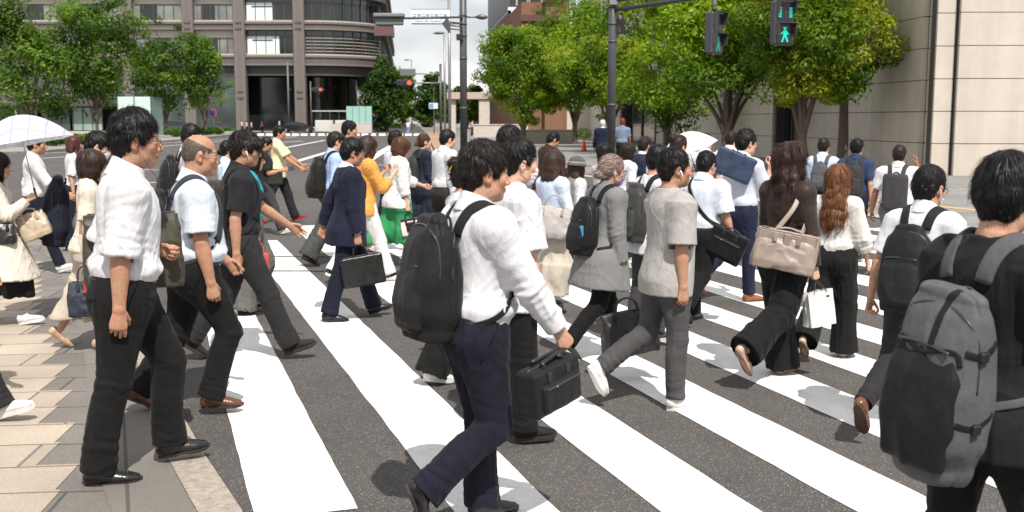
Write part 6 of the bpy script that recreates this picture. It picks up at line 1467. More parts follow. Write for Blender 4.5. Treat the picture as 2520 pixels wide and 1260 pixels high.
for x in (-1.8, 1.6):
    for y in (-.95, .95): V, F = tube_vf([(x, y - .12, .4), (x, y + .12, .4)], .4, 16); mesh_obj('wheel', V, F, simple('tyre', (.015, .015, .015), .8), root, False)
# ------------------------------------------------------------------ the crowd
WHT, OFFW, PBLUE = (.57, .57, .595), (.56, .54, .51), (.50, .56, .66)
BLK, CHAR, NAVY = (.0085, .0085, .009), (.023, .023, .024), (.011, .013, .026)
def shoes(P, style='dress', color=(.012, .011, .011), sole=(.02, .018, .016)):
    for s in 'rl': build_shoe(P, s, style, color, sole)
SNK = dict(style='sneaker', color=(.62, .61, .60), sole=(.60, .58, .55))
def outfit(P, top=None, legs=None, shoe=None):
    if top: build_top(P, **top)
    if legs:
        k = dict(legs)
        if k.pop('skirt', False): build_skirt(P, **k)
        else: build_trousers(P, **k)
    shoes(P, **(shoe or {})); return P
def T(color, sleeve='short', **k): return dict(name=k.pop('name', 'shirt'), color=color, sleeve=sleeve, **k)
def hat(P, color):
    hd = P.J['Hd']; G = Grid((-.24, -.22, -.02), (.22, .22, .20), max(P.v, .006)); G.add(ell((-.014, 0, .055), (.118, .100, .100)), 0); G.add(limb((-.012, 0, .030), (-.012, 0, .040), [(0, .20, .18), (1, .19, .17)], (1, 0, 0), flat=True), .03)
    G.add(ell((-.014, 0, .02), (.10, .085, .09)), .01, 's'); o = put(P, 'hat', G, cloth(color), frame=hd, smooth=2); a = np.linspace(0, 2 * math.pi, 40)
    pts = np.array([mk(hd, (-.014 + .117 * math.cos(t), .099 * math.sin(t), .062)) for t in a]); nn = np.array([hd[1] @ np.array([math.cos(t), math.sin(t), 0]) for t in a]); V, F = ribbon_vf(pts, nn, .03, .004); mesh_obj('hat_band', V, F, cloth((.30, .30, .31)), o)
def cross_strap(P, X, ctrl, wd, mat, off=.006, n=50):
    Q, Nn = strap_path(P, ctrl, n, off); X.band('strap', Q, Nn, wd, .006, mat)
def phone(P, s, label):
    g_ = grip(P, s); root = thing_on(P, 'phone', label, 'phone', g_); X = Ctx(P, root); H = P.J['H' + s]; b = MB(); b.box((-.02, -.006, -.036), (.11, .004, .036), bev=.003); X.mesh('phone_body', [mk((g_, H[1], 1.0), p) for p in b.V], b.F, simple('phone_black', (.015, .015, .017), .2), sharp=30, smooth=False)
    b = MB(); b.box((-.015, -.008, -.032), (.105, -.0065, .032)); X.mesh('screen', [mk((g_, H[1], 1.0), p) for p in b.V], b.F, simple('screen', (.05, .06, .08), .1), root.children[0], False)

# --- front row, from the left
P = person('man in rolled-sleeve white shirt and black trousers stepping off the kerb', 326, 262, foot=1168, yaw=23, walk=dict(r=(-9, 3, 0), l=(29, 31, 4)), arms=dict(r=(-4, 6, 5), l=(-14, 100, 8, 12)), lean=6, head=(2, -4, 0), skin='tan', bulk=1.10, belly=.012, curl=(24, 55), hairkw=dict(top=.016, side=.006, wave=1.3, length=.05, comb=(-.3, 0, .1), strands=6000, lift=.004))
outfit(P, T(WHT, 'rolled', amp=1.5, fit=1.08), dict(color=BLK, kind='straight'), {}); build_glasses(P, (.30, .24, .16), .0012); pockets(P, (.004, .004, .004))
hd = P.J['Hd']; V, F = tube_vf(spline([mk(hd, (.0, -.086, -.02)), mk(hd, (.05, -.085, -.11)), mk(hd, (.10, -.05, -.19)), mk(hd, (.085, -.02, -.28)), mk(hd, (.05, 0, -.33))], 24), .0016, 5); mesh_obj('earphone_cable', V, F, simple('cable', (.05, .045, .045), .5), P.root)
briefcase(P, 'l', 'dark olive shoulder bag with ring fittings carried by the man in rolled sleeves', 'shoulder_bag', 'bag', (.040, .034, .020), (.46, .11, .36), soft=True, drop=.05, stand=mk(P.J['T'], (.03, .265, .36)), rough=.5, hlen=.2, handle_r=.009)
P = person('bald man in white short-sleeved shirt with dark backpack', 489, 330, foot=1012, yaw=22, walk=dict(r=(27, 44, -2), l=(-14, 22, -28)), arms=dict(r=(5, 10, 6), l=(10, 40, 6, 10)), lean=4, head=(4, -3, 0), skin='tan', hair='bald', bulk=1.16, belly=.035, curl=(35, 40), stubble=.2)
outfit(P, T((.55, .60, .67), 'short', amp=1.3, fit=1.06, slw=1.12), dict(color=BLK, kind='straight'), dict(color=(.10, .035, .015), sole=(.03, .02, .015))); build_glasses(P, (.35, .33, .30), .0012, round_=.8)
pockets(P, (.004, .004, .004)); backpack(P, 'black backpack with slate grey straps on the bald man', (.012, .012, .014), (.15, .28, .44), z=.20, strap=(.030, .036, .046), gap=.005)
P = person('man in black polo shirt and glasses striding with one arm swung forward', 601, 317, foot=884, yaw=19, walk=dict(r=(26, 5, 17), l=(-15, 26, -36)), arms=dict(r=(-9, 12, 6), l=(38, 20, 8)), lean=3, head=(5, -4, 0), skin='tan', curl=(35, 18), bulk=1.03, hairkw=dict(top=.012, wave=1.3, length=.055, fringe=.018, strands=4000), haircol=(.012, .0085, .007))
outfit(P, T((.017, .017, .021), 'short', amp=.8, slw=1.08), dict(color=CHAR, kind='straight'), dict(style='sneaker', color=(.02, .02, .02), sole=(.025, .025, .025))); build_glasses(P); build_earbud(P); pockets(P, (.010, .010, .011))
backpack(P, 'boxy black backpack with brown-grey side on the man in black polo', (.035, .031, .028), (.13, .28, .46), z=.20, style='box', strap=(.016, .016, .017))
P = person('man in navy suit carrying a black leather briefcase', 867, 337, foot=785, yaw=20, walk=dict(r=(-13, 4, -6), l=(21, 6, 14)), arms=dict(r=(3, 6, 6), l=(-24, 12, 10)), lean=3, head=(8, -4, 0), skin='tan', curl=(70, 40), hairkw=dict(top=.008, length=.045), stubble=.5)
build_top(P, 'shirt', WHT, 'long', amp=.6); build_top(P, 'jacket', (.0125, .0145, .031), 'long', tuck=False, hem=-.20, grow=.026, flare=.03, collar=False, fit=1.10, amp=.7, zt=.520, vneck=True)
for sd in (-1, 1):
    Q, Nn = strap_path(P, [(-.06, sd * .03, .545), (-.01, sd * .075, .53), (.07, sd * .075, .48), (.125, sd * .055, .38), (.135, sd * .020, .25)], 30, .004); V, F = ribbon_vf(Q, Nn, np.linspace(.035, .05, 30), .006); mesh_obj('lapel', V, F, cloth((.014, .0165, .035)), P.top)
outfit(P, None, dict(color=(.0115, .0130, .026), kind='straight'), {}); build_glasses(P, (.25, .22, .18), .0012)
briefcase(P, 'r', 'glossy black leather briefcase held by the man in navy suit', size=(.40, .08, .285), pitch=-9, yaw=-6, drop=.105, rough=.28)
P = person('man in white long-sleeved shirt with bulging black backpack, nearest in the middle', 1193, 340, foot=1296, yaw=21, walk=dict(r=(9, 60, -72), l=(8, 7, 0)), arms=dict(r=(31, 6, 7), l=(8, 25, 6)), lean=3, twist=6, head=(3, -9, 0), skin='mid', curl=(72, 30), bulk=1.07, belly=.01, hairkw=dict(top=.014, side=.004, wave=1.1, length=.042, strands=6000, lift=.005), haircol=(.010, .0075, .0062))
outfit(P, T(WHT, 'long', amp=1.5, fit=1.08), dict(color=(.0105, .011, .020), kind='straight', amp=1.1), {}); pockets(P, (.005, .005, .009))
backpack(P, 'large bulging black backpack on the man nearest in the middle', (.013, .013, .013), (.20, .31, .45), z=.225, style='sack', strapw=.06)
briefcase(P, 'r', 'black nylon document bag with front pocket in the nearest middle man’s hand', 'document_bag', 'bag', (.013, .013, .013), (.32, .12, .205), pitch=-8, yaw=30, drop=.025, shift=-.15, pocket=True, mat=cloth((.013, .013, .013), .6, 'plain', .4), handle_r=.010)
P = person('young man in loose white T-shirt and chin mask beside the nearest man', 1279, 334, foot=1082, yaw=22, walk=dict(r=(6, 5, 2), l=(0, 14, -12)), arms=dict(r=(7, 6, 6), l=(-5, 15, 8)), lean=3, head=(6, -2, 0), skin='fair', curl=(22, 30), hair='short', hairkw=dict(top=.012, length=.04, strands=4000))
outfit(P, T(WHT, 'half', tuck=False, hem=-.16, collar='crew', fit=1.15, slw=1.12, grow=.022, flare=.0), dict(color=BLK, kind='straight', belt=None), dict(style='sneaker', color=(.014, .014, .014), sole=(.02, .02, .02)))
hd = P.J['Hd']; build_mask(P, (.66, .62, .64))
P = person('man in grey T-shirt and grey trousers with a white earbud', 1664, 360, foot=1000, yaw=19, walk=dict(r=(4, 5, 0), l=(-13, 44, -62)), arms=dict(r=(-2, 6, 6), l=(14, 20, 6)), lean=2, head=(-1, -7, 0), skin='tan', curl=(30, 30), bulk=1.06, stubble=.7, hairkw=dict(top=.010, length=.035, strands=4000, lift=.009))
outfit(P, T((.33, .315, .30), 'half', tuck=False, hem=-.155, collar='crew', kind='plain', fit=1.12, slw=1.08, grow=.020, amp=.5, flare=.0), dict(color=(.062, .060, .062), kind='slim', belt=None), SNK); build_earbud(P); pockets(P, (.03, .03, .03))
P = person('woman with wavy dark brown hair in satin brown blouse and wide black trousers', 1953, 348, foot=932, yaw=36, walk=dict(r=(-20, 40, -58), l=(12, 5, 2)), arms=dict(r=(4, 8, 9), l=(6, 12, 8)), g='f', lean=2, head=(4, -4, 0), skin='fair', hair='long', haircol=(.028, .013, .010), curl=(65, 30), bare=True, hs=1.04, hairkw=dict(lenz=-.24, wave=1.6, strands=4500, side=.012, lift=.012))
outfit(P, T((.034, .024, .020), 'long', name='blouse', amp=1.3, rough=.42, spec=.5, fit=1.15, collar=False), dict(color=(.009, .009, .0095), kind='wide', belt=None), dict(style='pump', color=(.50, .34, .24), sole=(.25, .17, .12)))
def taupe():
    root, X, fr, body = briefcase(P, 'r', 'large taupe leather handbag with flap and silver clasp hung from the brown-bloused woman’s shoulder', 'handbag', 'handbag', (.265, .208, .178), (.44, .17, .27), pitch=10, yaw=-52, drop=.02, soft=True, stand=mk(P.J['T'], (-.16, -.16, .20)), rough=.42, hlen=.16)
    lx, ly, lz = .44, .17, .27; b = MB(); b.box((-lx * .46, -ly * .36, lz * .18), (lx * .46, -ly * .30, lz * .49), bev=.01); X.mesh('flap', [mk(fr, q) for q in b.V], b.F, leather((.255, .20, .17), .42), body, False)
    b = MB(); b.box((-.025, -ly * .46, -.01), (.025, -ly * .37, lz * .46), bev=.006); X.mesh('flap_strap', [mk(fr, q) for q in b.V], b.F, leather((.24, .185, .158), .42), body, False); b = MB(); b.box((-.016, -ly * .50, -.02), (.016, -ly * .465, .018), bev=.003); X.mesh('clasp', [mk(fr, q) for q in b.V], b.F, simple('silver', (.75, .74, .72), .2, 1), body, False)
    t_ = P.J['T']; top = mk(t_, (.02, -.125, .52)); Q = spline([mk(fr, (-.09, -.02, lz * .45)), (mk(fr, (-.03, -.03, lz * .5)) + top) / 2 + [-.03, -.02, .0], top, (mk(fr, (.08, .03, lz * .5)) + top) / 2 + [.05, -.02, 0], mk(fr, (.09, .02, lz * .45))], 40); nn = Q - mk(t_, (0, 0, .25)); X.band('shoulder_strap', Q, nn, .034, .008, leather((.265, .208, .178), .42))
taupe()
def paperbag(P, s, label, size=(.215, .10, .25), col=(.58, .57, .57)):
    g_ = grip(P, s); R = Rz(rad(-14)) @ Ry(rad(-6)); lx, ly, lz = size; c = g_ + R @ np.array([.02, 0, -.075 - lz / 2]); fr = (c, R, 1.0); root = thing_on(P, 'paper_bag', label, 'paper bag', c - [0, 0, lz / 2]); X = Ctx(P, root); m = MB(); n = 12
    V = []; F = []; rr = np.random.default_rng(3)
    rows = 9
    for j in range(rows):
        z = -lz / 2 + lz * j / (rows - 1)
        for i in range(32):
            t = i / 32 * 4; sd = int(t); f = t - sd; x, y = [(-1 + 2 * f, -1), (1, -1 + 2 * f), (1 - 2 * f, 1), (-1, 1 - 2 * f)][sd]; pin = 1 - .45 * (j / (rows - 1)) * (1 - abs(y)) * (abs(x) > .9); w_ = noise(np.array([[x * 2, y * 2, z * 14]]))[0] * .010; V.append(mk(fr, (x * lx / 2 * (.5 + .5 * pin if abs(x) > .9 else 1) + w_, y * (ly / 2) * (1 - .45 * j / (rows - 1)) + w_, z + .006 * noise(np.array([[x * 3, y, 7.]]))[0] * (j == rows - 1))))
    for j in range(rows - 1):
        for i in range(32): k = (i + 1) % 32; F.append((j * 32 + i, j * 32 + k, (j + 1) * 32 + k, (j + 1) * 32 + i))
    F.append(tuple(reversed(range(32)))); body = X.mesh('paper_body', V, F, simple('paper_white', col, .6, var=.04, scale=6), smooth=False)
    for sy in (-1, 1): X.tube('handle', [mk(fr, q) for q in spline([(-.055, sy * ly * .27, lz * .42), (-.05, sy * ly * .25, lz * .5), (-.02, sy * .012, lz * .5 + .075), (-.01, sy * .012, lz * .5 + .075), (.05, sy * ly * .25, lz * .5), (.055, sy * ly * .27, lz * .42)], 20)], .0035, simple('cord', (.05, .045, .045), .7), body)
    b = MB(); b.box((.045, -ly * .38, lz * .30), (.07, -ly * .345, lz * .35)); X.mesh('sticker', [mk(fr, q) for q in b.V], b.F, simple('black_sticker', (.01, .01, .01), .5), body, False)
paperbag(P, 'r', 'crumpled white paper carrier bag in the brown-bloused woman’s hand')
P = person('man in black T-shirt with a big grey backpack, nearest at the right', 2492, 366, Y=3.25, yaw=24, walk='D', arms=dict(r=(8, 14, 8), l=(-4, 14, 10)), lean=1, head=(6, 14, 0), skin='mid', bulk=1.06, hairkw=dict(top=.016, side=.008, length=.06, strands=7000, wave=.8, lift=.004, comb=(.1, 0, -.3)), haircol=(.004, .0038, .0038))
outfit(P, T((.012, .012, .014), 'short', tuck=False, hem=-.16, collar='crew', fit=1.1, slw=1.1, grow=.02), dict(color=BLK, kind='straight', belt=None), dict(style='sneaker', color=(.02, .02, .02), sole=(.5, .5, .48)))
def rolltop():
    root, X, fr, body = backpack(P, 'grey roll-top backpack with black lower panel on the man nearest at the right', (.088, .090, .092), (.19, .31, .53), z=.085, roll=5, style='sack', strap=(.075, .076, .078), strapw=.06, mat=cloth((.088, .090, .092), .6, 'plain', .4), pmat=cloth((.013, .0135, .0145), .5, 'plain', .4), pk=(.46, .20, .47, .24))
    d, w_, h = .19, .31, .53; bk = cloth((.012, .012, .013), .55, 'plain', .4); G = P.packG
    def on(ctrl, wd, name, th=.004, mat=bk, n=40):
        p = spline(ctrl, n); Q, Nn = G.snap(p, .004); X.band(name, [mk(fr, q) for q in Q], Nn @ fr[1].T, wd, th, mat, body)
    on([(.04, -.03, h * .5), (-d * .3, -.03, h * .5), (-d * .6, -.03, h * .36), (-d * .62, -.03, h * .22)], .026, 'top_strap')
    for z0 in (.13, -.10): on([(-d * .45, -w_ * .50, z0), (-d * .1, -w_ * .56, z0 - .01), (d * .3, -w_ * .54, z0 + .03)], .022, 'compression_strap'); on([(-d * .45, w_ * .50, z0), (d * .3, w_ * .54, z0 + .03)], .022, 'compression_strap')
    on([(-d * .5, -w_ * .48, h * .16), (-d * .3, -w_ * .3, h * .22), (-d * .6, 0, h * .19), (-d * .3, w_ * .3, h * .22), (-d * .5, w_ * .48, h * .16)], .016, 'piping')
    for z0 in (.13, -.10):
        b = MB(); b.box((-.016, -.010, -.016), (.016, .010, .016), bev=.004); q, nn_q = G.snap(np.array([(-d * .1, -w_ * .56, z0 - .01)]), .008); c = mk(fr, q[0]); X.mesh('buckle', [fr[1] @ np.array(p) + c for p in b.V], b.F, simple('black_box', (.012, .012, .012), .5), body, False)
rolltop()
# --- second row
P = person('grey-haired woman in grey tunic and violet mask with a black backpack', 1509, 378, foot=885, yaw=26, walk=dict(r=(-14, 30, -40), l=(16, 14, 6)), arms=dict(r=(2, 10, 8), l=(22, 12, 6)), g='f', lean=5, head=(6, -6, 0), skin='mid', hair='low', haircol=(.20, .145, .125), curl=(40, 70), bulk=1.05, hairkw=dict(strands=2500, side=.004, wave=1.2))
outfit(P, T((.185, .185, .185), 'long', name='tunic', tuck=False, hem=-.30, flare=.06, kind='heather', amp=.7, grow=.022, fit=1.2), dict(color=BLK, kind='slim', belt=None), dict(style='sneaker', color=(.03, .04, .03), sole=(.5, .45, .2))); build_glasses(P); build_mask(P, (.30, .22, .48))
backpack(P, 'black day pack with small blue tag on the grey-haired woman', (.012, .012, .013), (.17, .28, .40), z=.20)
root = [o for o in COL.objects if o.name.startswith('backpack')][-1]
def bluetag():
    fr = P.packfr; Q, Nn = P.packG.snap(np.array([(-.12, -.12, -.04)]), .004); c = mk(fr, Q[0]); rt_ = [o for o in COL.objects if o.name.startswith('backpack') and o.parent is None][-1]; nv = fr[1] @ Nn[0]; b_ = (np.array(rt_.location) - P.loc); b_ = Rz(-P.yaw) @ b_ / P.S
    a = np.linspace(-.045, .045, 8); V, F = ribbon_vf([c + [0, 0, t] - b_ for t in a], np.tile(nv, (8, 1)), .035, .006); mesh_obj('tag', V, F, simple('blue_tag', (.05, .24, .40), .5), rt_)
bluetag()
briefcase(P, 'l', 'big soft black tote bag swinging beside the grey T-shirt man’s legs', 'tote_bag', 'tote bag', (.011, .011, .011), (.44, .15, .33), pitch=-8, yaw=-14, drop=.10, soft=True, rough=.38, hlen=.18, stand=loc(P, 1538, 735, 7.0))
P = person('stout man in pale blue shirt with a black messenger bag, seen from behind', 1743, 369, foot=792, yaw=48, walk=dict(r=(-14, 34, -48), l=(8, 8, 0)), arms=dict(r=(6, 18, 12), l=(4, 12, 10)), lean=5, head=(10, 0, 0), skin='mid', bulk=1.26, belly=.04, hs=1.05, curl=(35, 30), hairkw=dict(top=.006, length=.035))
outfit(P, T((.57, .61, .68), 'half', fit=1.10), dict(color=BLK, kind='straight'), {}); 
def messenger(label, color, stand, size, yaw_, pitch, ctrl, mat=None, pocket=False, drop=.02):
    root, X, fr, body = briefcase(P, 'r', label, 'messenger_bag', 'bag', color, size, pitch=pitch, yaw=yaw_, drop=drop, stand=stand, pocket=pocket, mat=mat, rough=.5); cross_strap(P, X, ctrl, .038, cloth(color, .6, 'plain', .4)); return X
messenger('black messenger bag at the stout man’s hip', BLK, mk(P.J['T'], (-.0, -.37, .04)), (.38, .10, .30), -70, 24, [(.02, -.2, .06), (-.10, -.16, .10), (-.16, -.04, .24), (-.13, .06, .40), (-.06, .10, .52), (.04, .10, .50), (.11, .05, .38), (.13, -.10, .2), (.10, -.2, .1)], cloth(BLK, .6, 'plain', .4), True)
P = person('man in striped pale shirt and navy trousers with a bag over his shoulder', 1840, 314, foot=740, yaw=28, walk=dict(r=(6, 5, 0), l=(-14, 38, -50)), arms=dict(r=(30, 138, 4, 6), l=(0, 14, 6)), lean=3, head=(3, -6, 0), skin='fair', curl=(60, 30), hairkw=dict(top=.012, length=.05))
outfit(P, T((.50, .53, .62), 'half', kind='plain', fit=1.04), dict(color=(.013, .016, .038), kind='slim'), dict(color=(.22, .07, .025), sole=(.05, .03, .02))); build_glasses(P, (.35, .33, .3), .0012)
briefcase(P, 'r', 'navy leather bag slung behind the shoulder of the navy-trousered man', 'shoulder_bag', 'bag', (.020, .032, .070), (.40, .10, .26), pitch=22, yaw=-30, drop=.0, stand=mk(P.J['T'], (-.17, -.12, .56)), rough=.45)
P = person('woman with long ginger hair in white blouse and black trousers', 2070, 404, foot=878, yaw=55, walk=dict(r=(8, 6, 0), l=(-14, 34, -46)), arms=dict(r=(10, 14, 14), l=(4, 12, 10)), g='f', lean=3, head=(8, 0, 0), skin='fair', hair='long', haircol=(.115, .046, .020), hs=1.07, bare=True, curl=(25, 30), hairkw=dict(lenz=-.40, wave=1.5, strands=4000, side=.008, lift=.014))
outfit(P, T(OFFW, 'three', name='blouse', collar=False, amp=1.3, fit=1.2, slw=1.25), dict(color=(.010, .010, .0105), kind='wide', belt=None, top=.09), dict(style='pump', color=(.50, .36, .25), sole=(.2, .15, .1)))
P = person('man in white shirt, mask and glasses with a plain black backpack, arm hanging bare', 2302, 404, Y=5.75, yaw=44, walk=dict(r=(10, 8, 0), l=(-16, 40, -62)), arms=dict(r=(10, 20, 8), l=(-8, 14, 16)), lean=7, head=(6, -10, 0), skin='mid', hs=1.04, curl=(40, 55), hairkw=dict(top=.010, length=.04, strands=3500))
outfit(P, T(WHT, 'short', fit=1.08), dict(color=CHAR, kind='slim'), dict(color=(.12, .05, .022), sole=(.06, .03, .02))); build_glasses(P); build_mask(P)
backpack(P, 'plain black backpack with grey zip on the man in glasses and mask', (.013, .013, .014), (.17, .30, .46), z=.16, strapw=.06)
P = person('woman with hair clip in white blouse and black trousers, mostly behind the nearest backpack', 1148, 388, foot=932, yaw=22, walk=dict(r=(-15, 8, -8), l=(18, 8, 10)), g='f', lean=3, head=(6, 0, 0), skin='fair', hair='bun', haircol=DARK, hs=1.05)
outfit(P, T(WHT, 'three', name='blouse', collar=False), dict(color=BLK, kind='wide', belt=None), SNK)
hd = P.J['Hd']; b = MB(); a = np.linspace(0, 2 * math.pi, 14); b.tube([mk(hd, (-.135 + .012 * math.cos(t), .03 * math.sin(t), .06 + .035 * math.cos(t))) for t in a], .007, 6, False); b.build('hair_clip', simple('gold', (.6, .38, .12), .3, 1), P.root, True)
P = person('man raising a hand to his forehead, seen over the nearest heads', 1256, 305, Y=8.6, yaw=24, walk='C', arms=dict(l=(92, 128, 4, 22, .02), r=(0, 12, 6)), lean=2, head=(2, 0, 0), skin='fair', curl=(30, 20), hairkw=dict(top=.014, length=.045))
outfit(P, T(WHT, 'short'), dict(color=CHAR, kind='slim'), {})
P = person('woman with straight dark brown hair in pale blue blouse and long beige skirt', 1368, 368, foot=768, yaw=38, walk='C', arms=dict(r=(10, 50, 10), l=(5, 12, 8)), g='f', lean=2, head=(5, 0, 0), hair='long', haircol=(.040, .022, .017), hs=1.05, bare=True, skin='fair', hairkw=dict(lenz=-.22, wave=.5, strands=1800))
outfit(P, T((.55, .64, .80), 'long', name='blouse', collar=False, fit=1.1), dict(skirt=True, color=(.46, .41, .34), hem=.72, r0=.13, r1=.17), dict(style='pump', color=BLK))
briefcase(P, 'r', 'pale grey soft tote on the shoulder of the pale-bloused woman', 'tote_bag', 'tote bag', (.36, .335, .325), (.40, .16, .32), pitch=8, yaw=-48, drop=.12, soft=True, stand=mk(P.J['T'], (-.13, -.20, .34)), rough=.6, hlen=.2, handle_r=.008)
P = person('woman in wide grey hat and grey checked vest', 1422, 386, Y=11.2, yaw=30, walk='D', g='f', hair='long', haircol=BROWN, skin='fair', hs=1.06, hairkw=dict(lenz=-.18, wave=.8))
outfit(P, T(WHT, 'three', name='blouse', collar=False, tuck=False, hem=-.05), dict(color=CHAR, kind='wide', belt=None), {}); build_top(P, 'vest', (.20, .20, .20), 'none', tuck=False, hem=-.25, grow=.028, collar=False, kind='heather', flare=.06); hat(P, (.085, .082, .080))
P = person('man in dark brown jacket looking down, beyond the pale-bloused woman', 1362, 324, Y=15.5, yaw=24, walk='C', lean=8, head=(26, 0, 0), skin='tan', arms=dict(r=(20, 70, 6, 10), l=(20, 70, 6, 10)), hairkw=dict(top=.004, length=.03))
outfit(P, T((.035, .018, .013), 'long', name='jacket', tuck=False, hem=-.15, grow=.03, fit=1.25), dict(color=CHAR, kind='straight'), {})
briefcase(P, 'l', 'bright yellow pouch before the man in brown jacket', 'pouch', 'pouch', (.75, .42, .02), (.24, .08, .18), drop=.03, stand=mk(P.J['T'], (.02, -.24, .27)), rough=.6)
P = person('man in white T-shirt with grey and black backpack, half hidden by the grey T-shirt man', 1624, 354, foot=845, yaw=26, walk='D', lean=4, head=(8, 0, 0), skin='mid', hairkw=dict(top=.008, length=.035))
outfit(P, T(WHT, 'short', tuck=False, hem=-.13, collar='crew'), dict(color=(.05, .05, .055), kind='slim', belt=None), dict(style='sneaker', color=(.05, .05, .05), sole=(.5, .5, .5)))
backpack(P, 'grey and black backpack of the man half hidden by the grey T-shirt man', (.045, .045, .045), (.16, .28, .42), z=.22, strap=(.016, .016, .017))
# --- middle distance, left to right
P = person('woman in cream coat under the checked white parasol', -8, 372, foot=800, yaw=18, walk=dict(r=(18, 8, 8), l=(-14, 16, -24)), arms=dict(r=(22, 108, 8, 4), l=(10, 40, 8)), g='f', lean=1, skin='fair', hair='bob', haircol=DARK, hs=1.05, curl=(75, 40))
build_top(P, 'blouse', (.68, .64, .60), 'long', tuck=False, hem=-.1, collar=False); build_top(P, 'coat', (.60, .54, .47), 'long', tuck=False, hem=-.44, grow=.030, flare=.12, collar=False, fit=1.2); outfit(P, None, dict(skirt=True, color=BLK, hem=.62, r0=.12, r1=.15), dict(style='sneaker', color=(.55, .55, .56), sole=(.7, .68, .66)))
umbrella(P, 'r', 'white parasol with pale violet checks held over the cream coat', (.8, .8, .83), r=.47, kind='check', tiltx=-10, tilty=-3, pole=.78)
briefcase(P, 'r', 'black handbag on the arm of the woman under the parasol', 'handbag', 'handbag', (.013, .013, .013), (.26, .12, .20), drop=.04, soft=True, stand=mk(P.J['T'], (.05, -.22, .16)))
briefcase(P, 'l', 'cream and brown bag in front of the cream coat', 'handbag', 'handbag', (.45, .36, .26), (.28, .12, .26), drop=.04, soft=True, stand=mk(P.J['T'], (.27, -.06, .24)), pitch=-20)
P = person('man in white shirt and white trainers reaching a hand forward behind the parasol', 88, 326, foot=674, yaw=16, walk='A', arms=dict(r=(38, 22, 6), l=(-20, 20, 8)), lean=4, curl=(20, 30), skin='tan'); outfit(P, T(WHT, 'long'), dict(color=NAVY, kind='slim'), SNK)
P = person('woman in beige short-sleeved top and long beige skirt with dark bobbed hair', 226, 366, foot=858, yaw=20, walk=dict(r=(6, 6, 0), l=(-10, 22, -40)), arms=dict(r=(-4, 8, 9), l=(5, 15, 8)), g='f', lean=3, head=(8, 0, 0), skin='mid', hair='bob', haircol=(.030, .016, .012), hs=1.04, curl=(70, 40), bare=True, hairkw=dict(strands=1800))
outfit(P, T((.58, .52, .43), 'half', name='top', tuck=False, hem=-.08, collar='crew', fit=1.05), dict(skirt=True, color=(.44, .385, .32), hem=.68, r0=.12, r1=.125, kblend=.10), dict(style='pump', color=(.45, .30, .19), sole=(.2, .13, .08))); build_mask(P)
X_ = briefcase(P, 'r', 'navy tote bag with a red tag beside the beige skirt', 'tote_bag', 'tote bag', (.016, .020, .036), (.30, .11, .30), drop=.14, soft=True, rough=.55, hlen=.12, shift=-.03)
b = MB(); b.box((-.012, -.075, .06), (.012, -.065, .15), bev=.002); X_[1].mesh('red_tag', [mk(X_[2], q) for q in b.V], b.F, simple('red_tag', (.55, .03, .04), .5), X_[3], False)
P = person('masked black-haired man behind the beige-skirted woman', 236, 321, Y=9.3, yaw=18, walk='C', lean=6, head=(10, 0, 0), skin='fair', hairkw=dict(top=.010, fringe=.02, length=.06)); outfit(P, T((.06, .07, .09), 'short'), dict(color=(.16, .155, .15), kind='straight'), {}); build_mask(P); build_glasses(P)
backpack(P, 'drooping dark navy backpack of the masked black-haired man', (.014, .017, .028), (.20, .32, .54), z=.06, gap=.09, style='sack')
P = person('far woman in white top and navy trousers with reddish brown hair', 181, 333, Y=14.2, yaw=30, walk='C', g='f', hair='long', haircol=(.06, .022, .014), hairkw=dict(lenz=-.14)); outfit(P, T(WHT, 'half', name='top', collar='crew'), dict(color=NAVY, kind='wide', belt=None), {})
P = person('long-haired brown-haired woman just behind the rolled-sleeve man’s head', 292, 338, Y=9.9, yaw=20, walk='D', g='f', hair='long', haircol=(.075, .036, .022), skin='fair', hairkw=dict(lenz=-.3)); outfit(P, T((.25, .24, .25), 'three', name='blouse', collar=False), dict(color=(.12, .115, .11), kind='wide', belt=None), {})
P = person('man in white shirt with black backpack crossing behind the bald man', 470, 302, Y=11.3, yaw=26, walk='C', skin='fair', hairkw=dict(top=.010)); outfit(P, T(WHT, 'long'), dict(color=CHAR, kind='slim'), {}); backpack(P, 'black backpack of the man crossing behind the bald man', (.013, .013, .013), (.19, .30, .44), z=.20)
P = person('woman in pale blue shirt between the bald man and the polo man', 561, 344, Y=12.6, yaw=24, walk='D', g='f', hair='low', haircol=BLACK, skin='fair'); outfit(P, T((.58, .67, .82), 'long', name='shirt'), dict(color=CHAR, kind='slim', belt=None), {})
P = person('woman in teal top with red bag behind the man in black polo', 622, 356, foot=770, yaw=20, walk='C', arms=dict(r=(2, 8, 8), l=(14, 50, 6)), g='f', skin='fair', hair='bob', haircol=DARK, curl=(70, 40)); outfit(P, T((.015, .26, .33), 'cap', name='top', collar='crew'), dict(color=(.11, .105, .10), kind='wide', belt=None), dict(style='sneaker', color=BLK))
briefcase(P, 'r', 'small red tote bag beside the polo man', 'tote_bag', 'tote bag', (.42, .055, .06), (.20, .09, .20), drop=.10, soft=True, rough=.55, hlen=.09, stand=grip(P, 'r') + [.02, 0, 0])
P = person('man in black T-shirt looking at his phone with a camera slung in front', 656, 336, foot=578, yaw=10, walk='A', arms=dict(r=(16, 88, 6, 12), l=(16, 88, 6, 12)), lean=2, head=(14, -8, 0), skin='tan', curl=(50, 50)); outfit(P, T((.018, .018, .02), 'short', tuck=False, hem=-.14, collar='crew'), dict(color=(.045, .045, .048), kind='straight', belt=None), SNK); phone(P, 'r', 'black phone held by the man in black T-shirt on the far crossing')
briefcase(P, 'r', 'black camera bag against the phone-reading man’s chest', 'camera_bag', 'camera bag', (.013, .013, .013), (.26, .16, .24), drop=.02, stand=mk(P.J['T'], (.17, -.12, .24)), rough=.5)
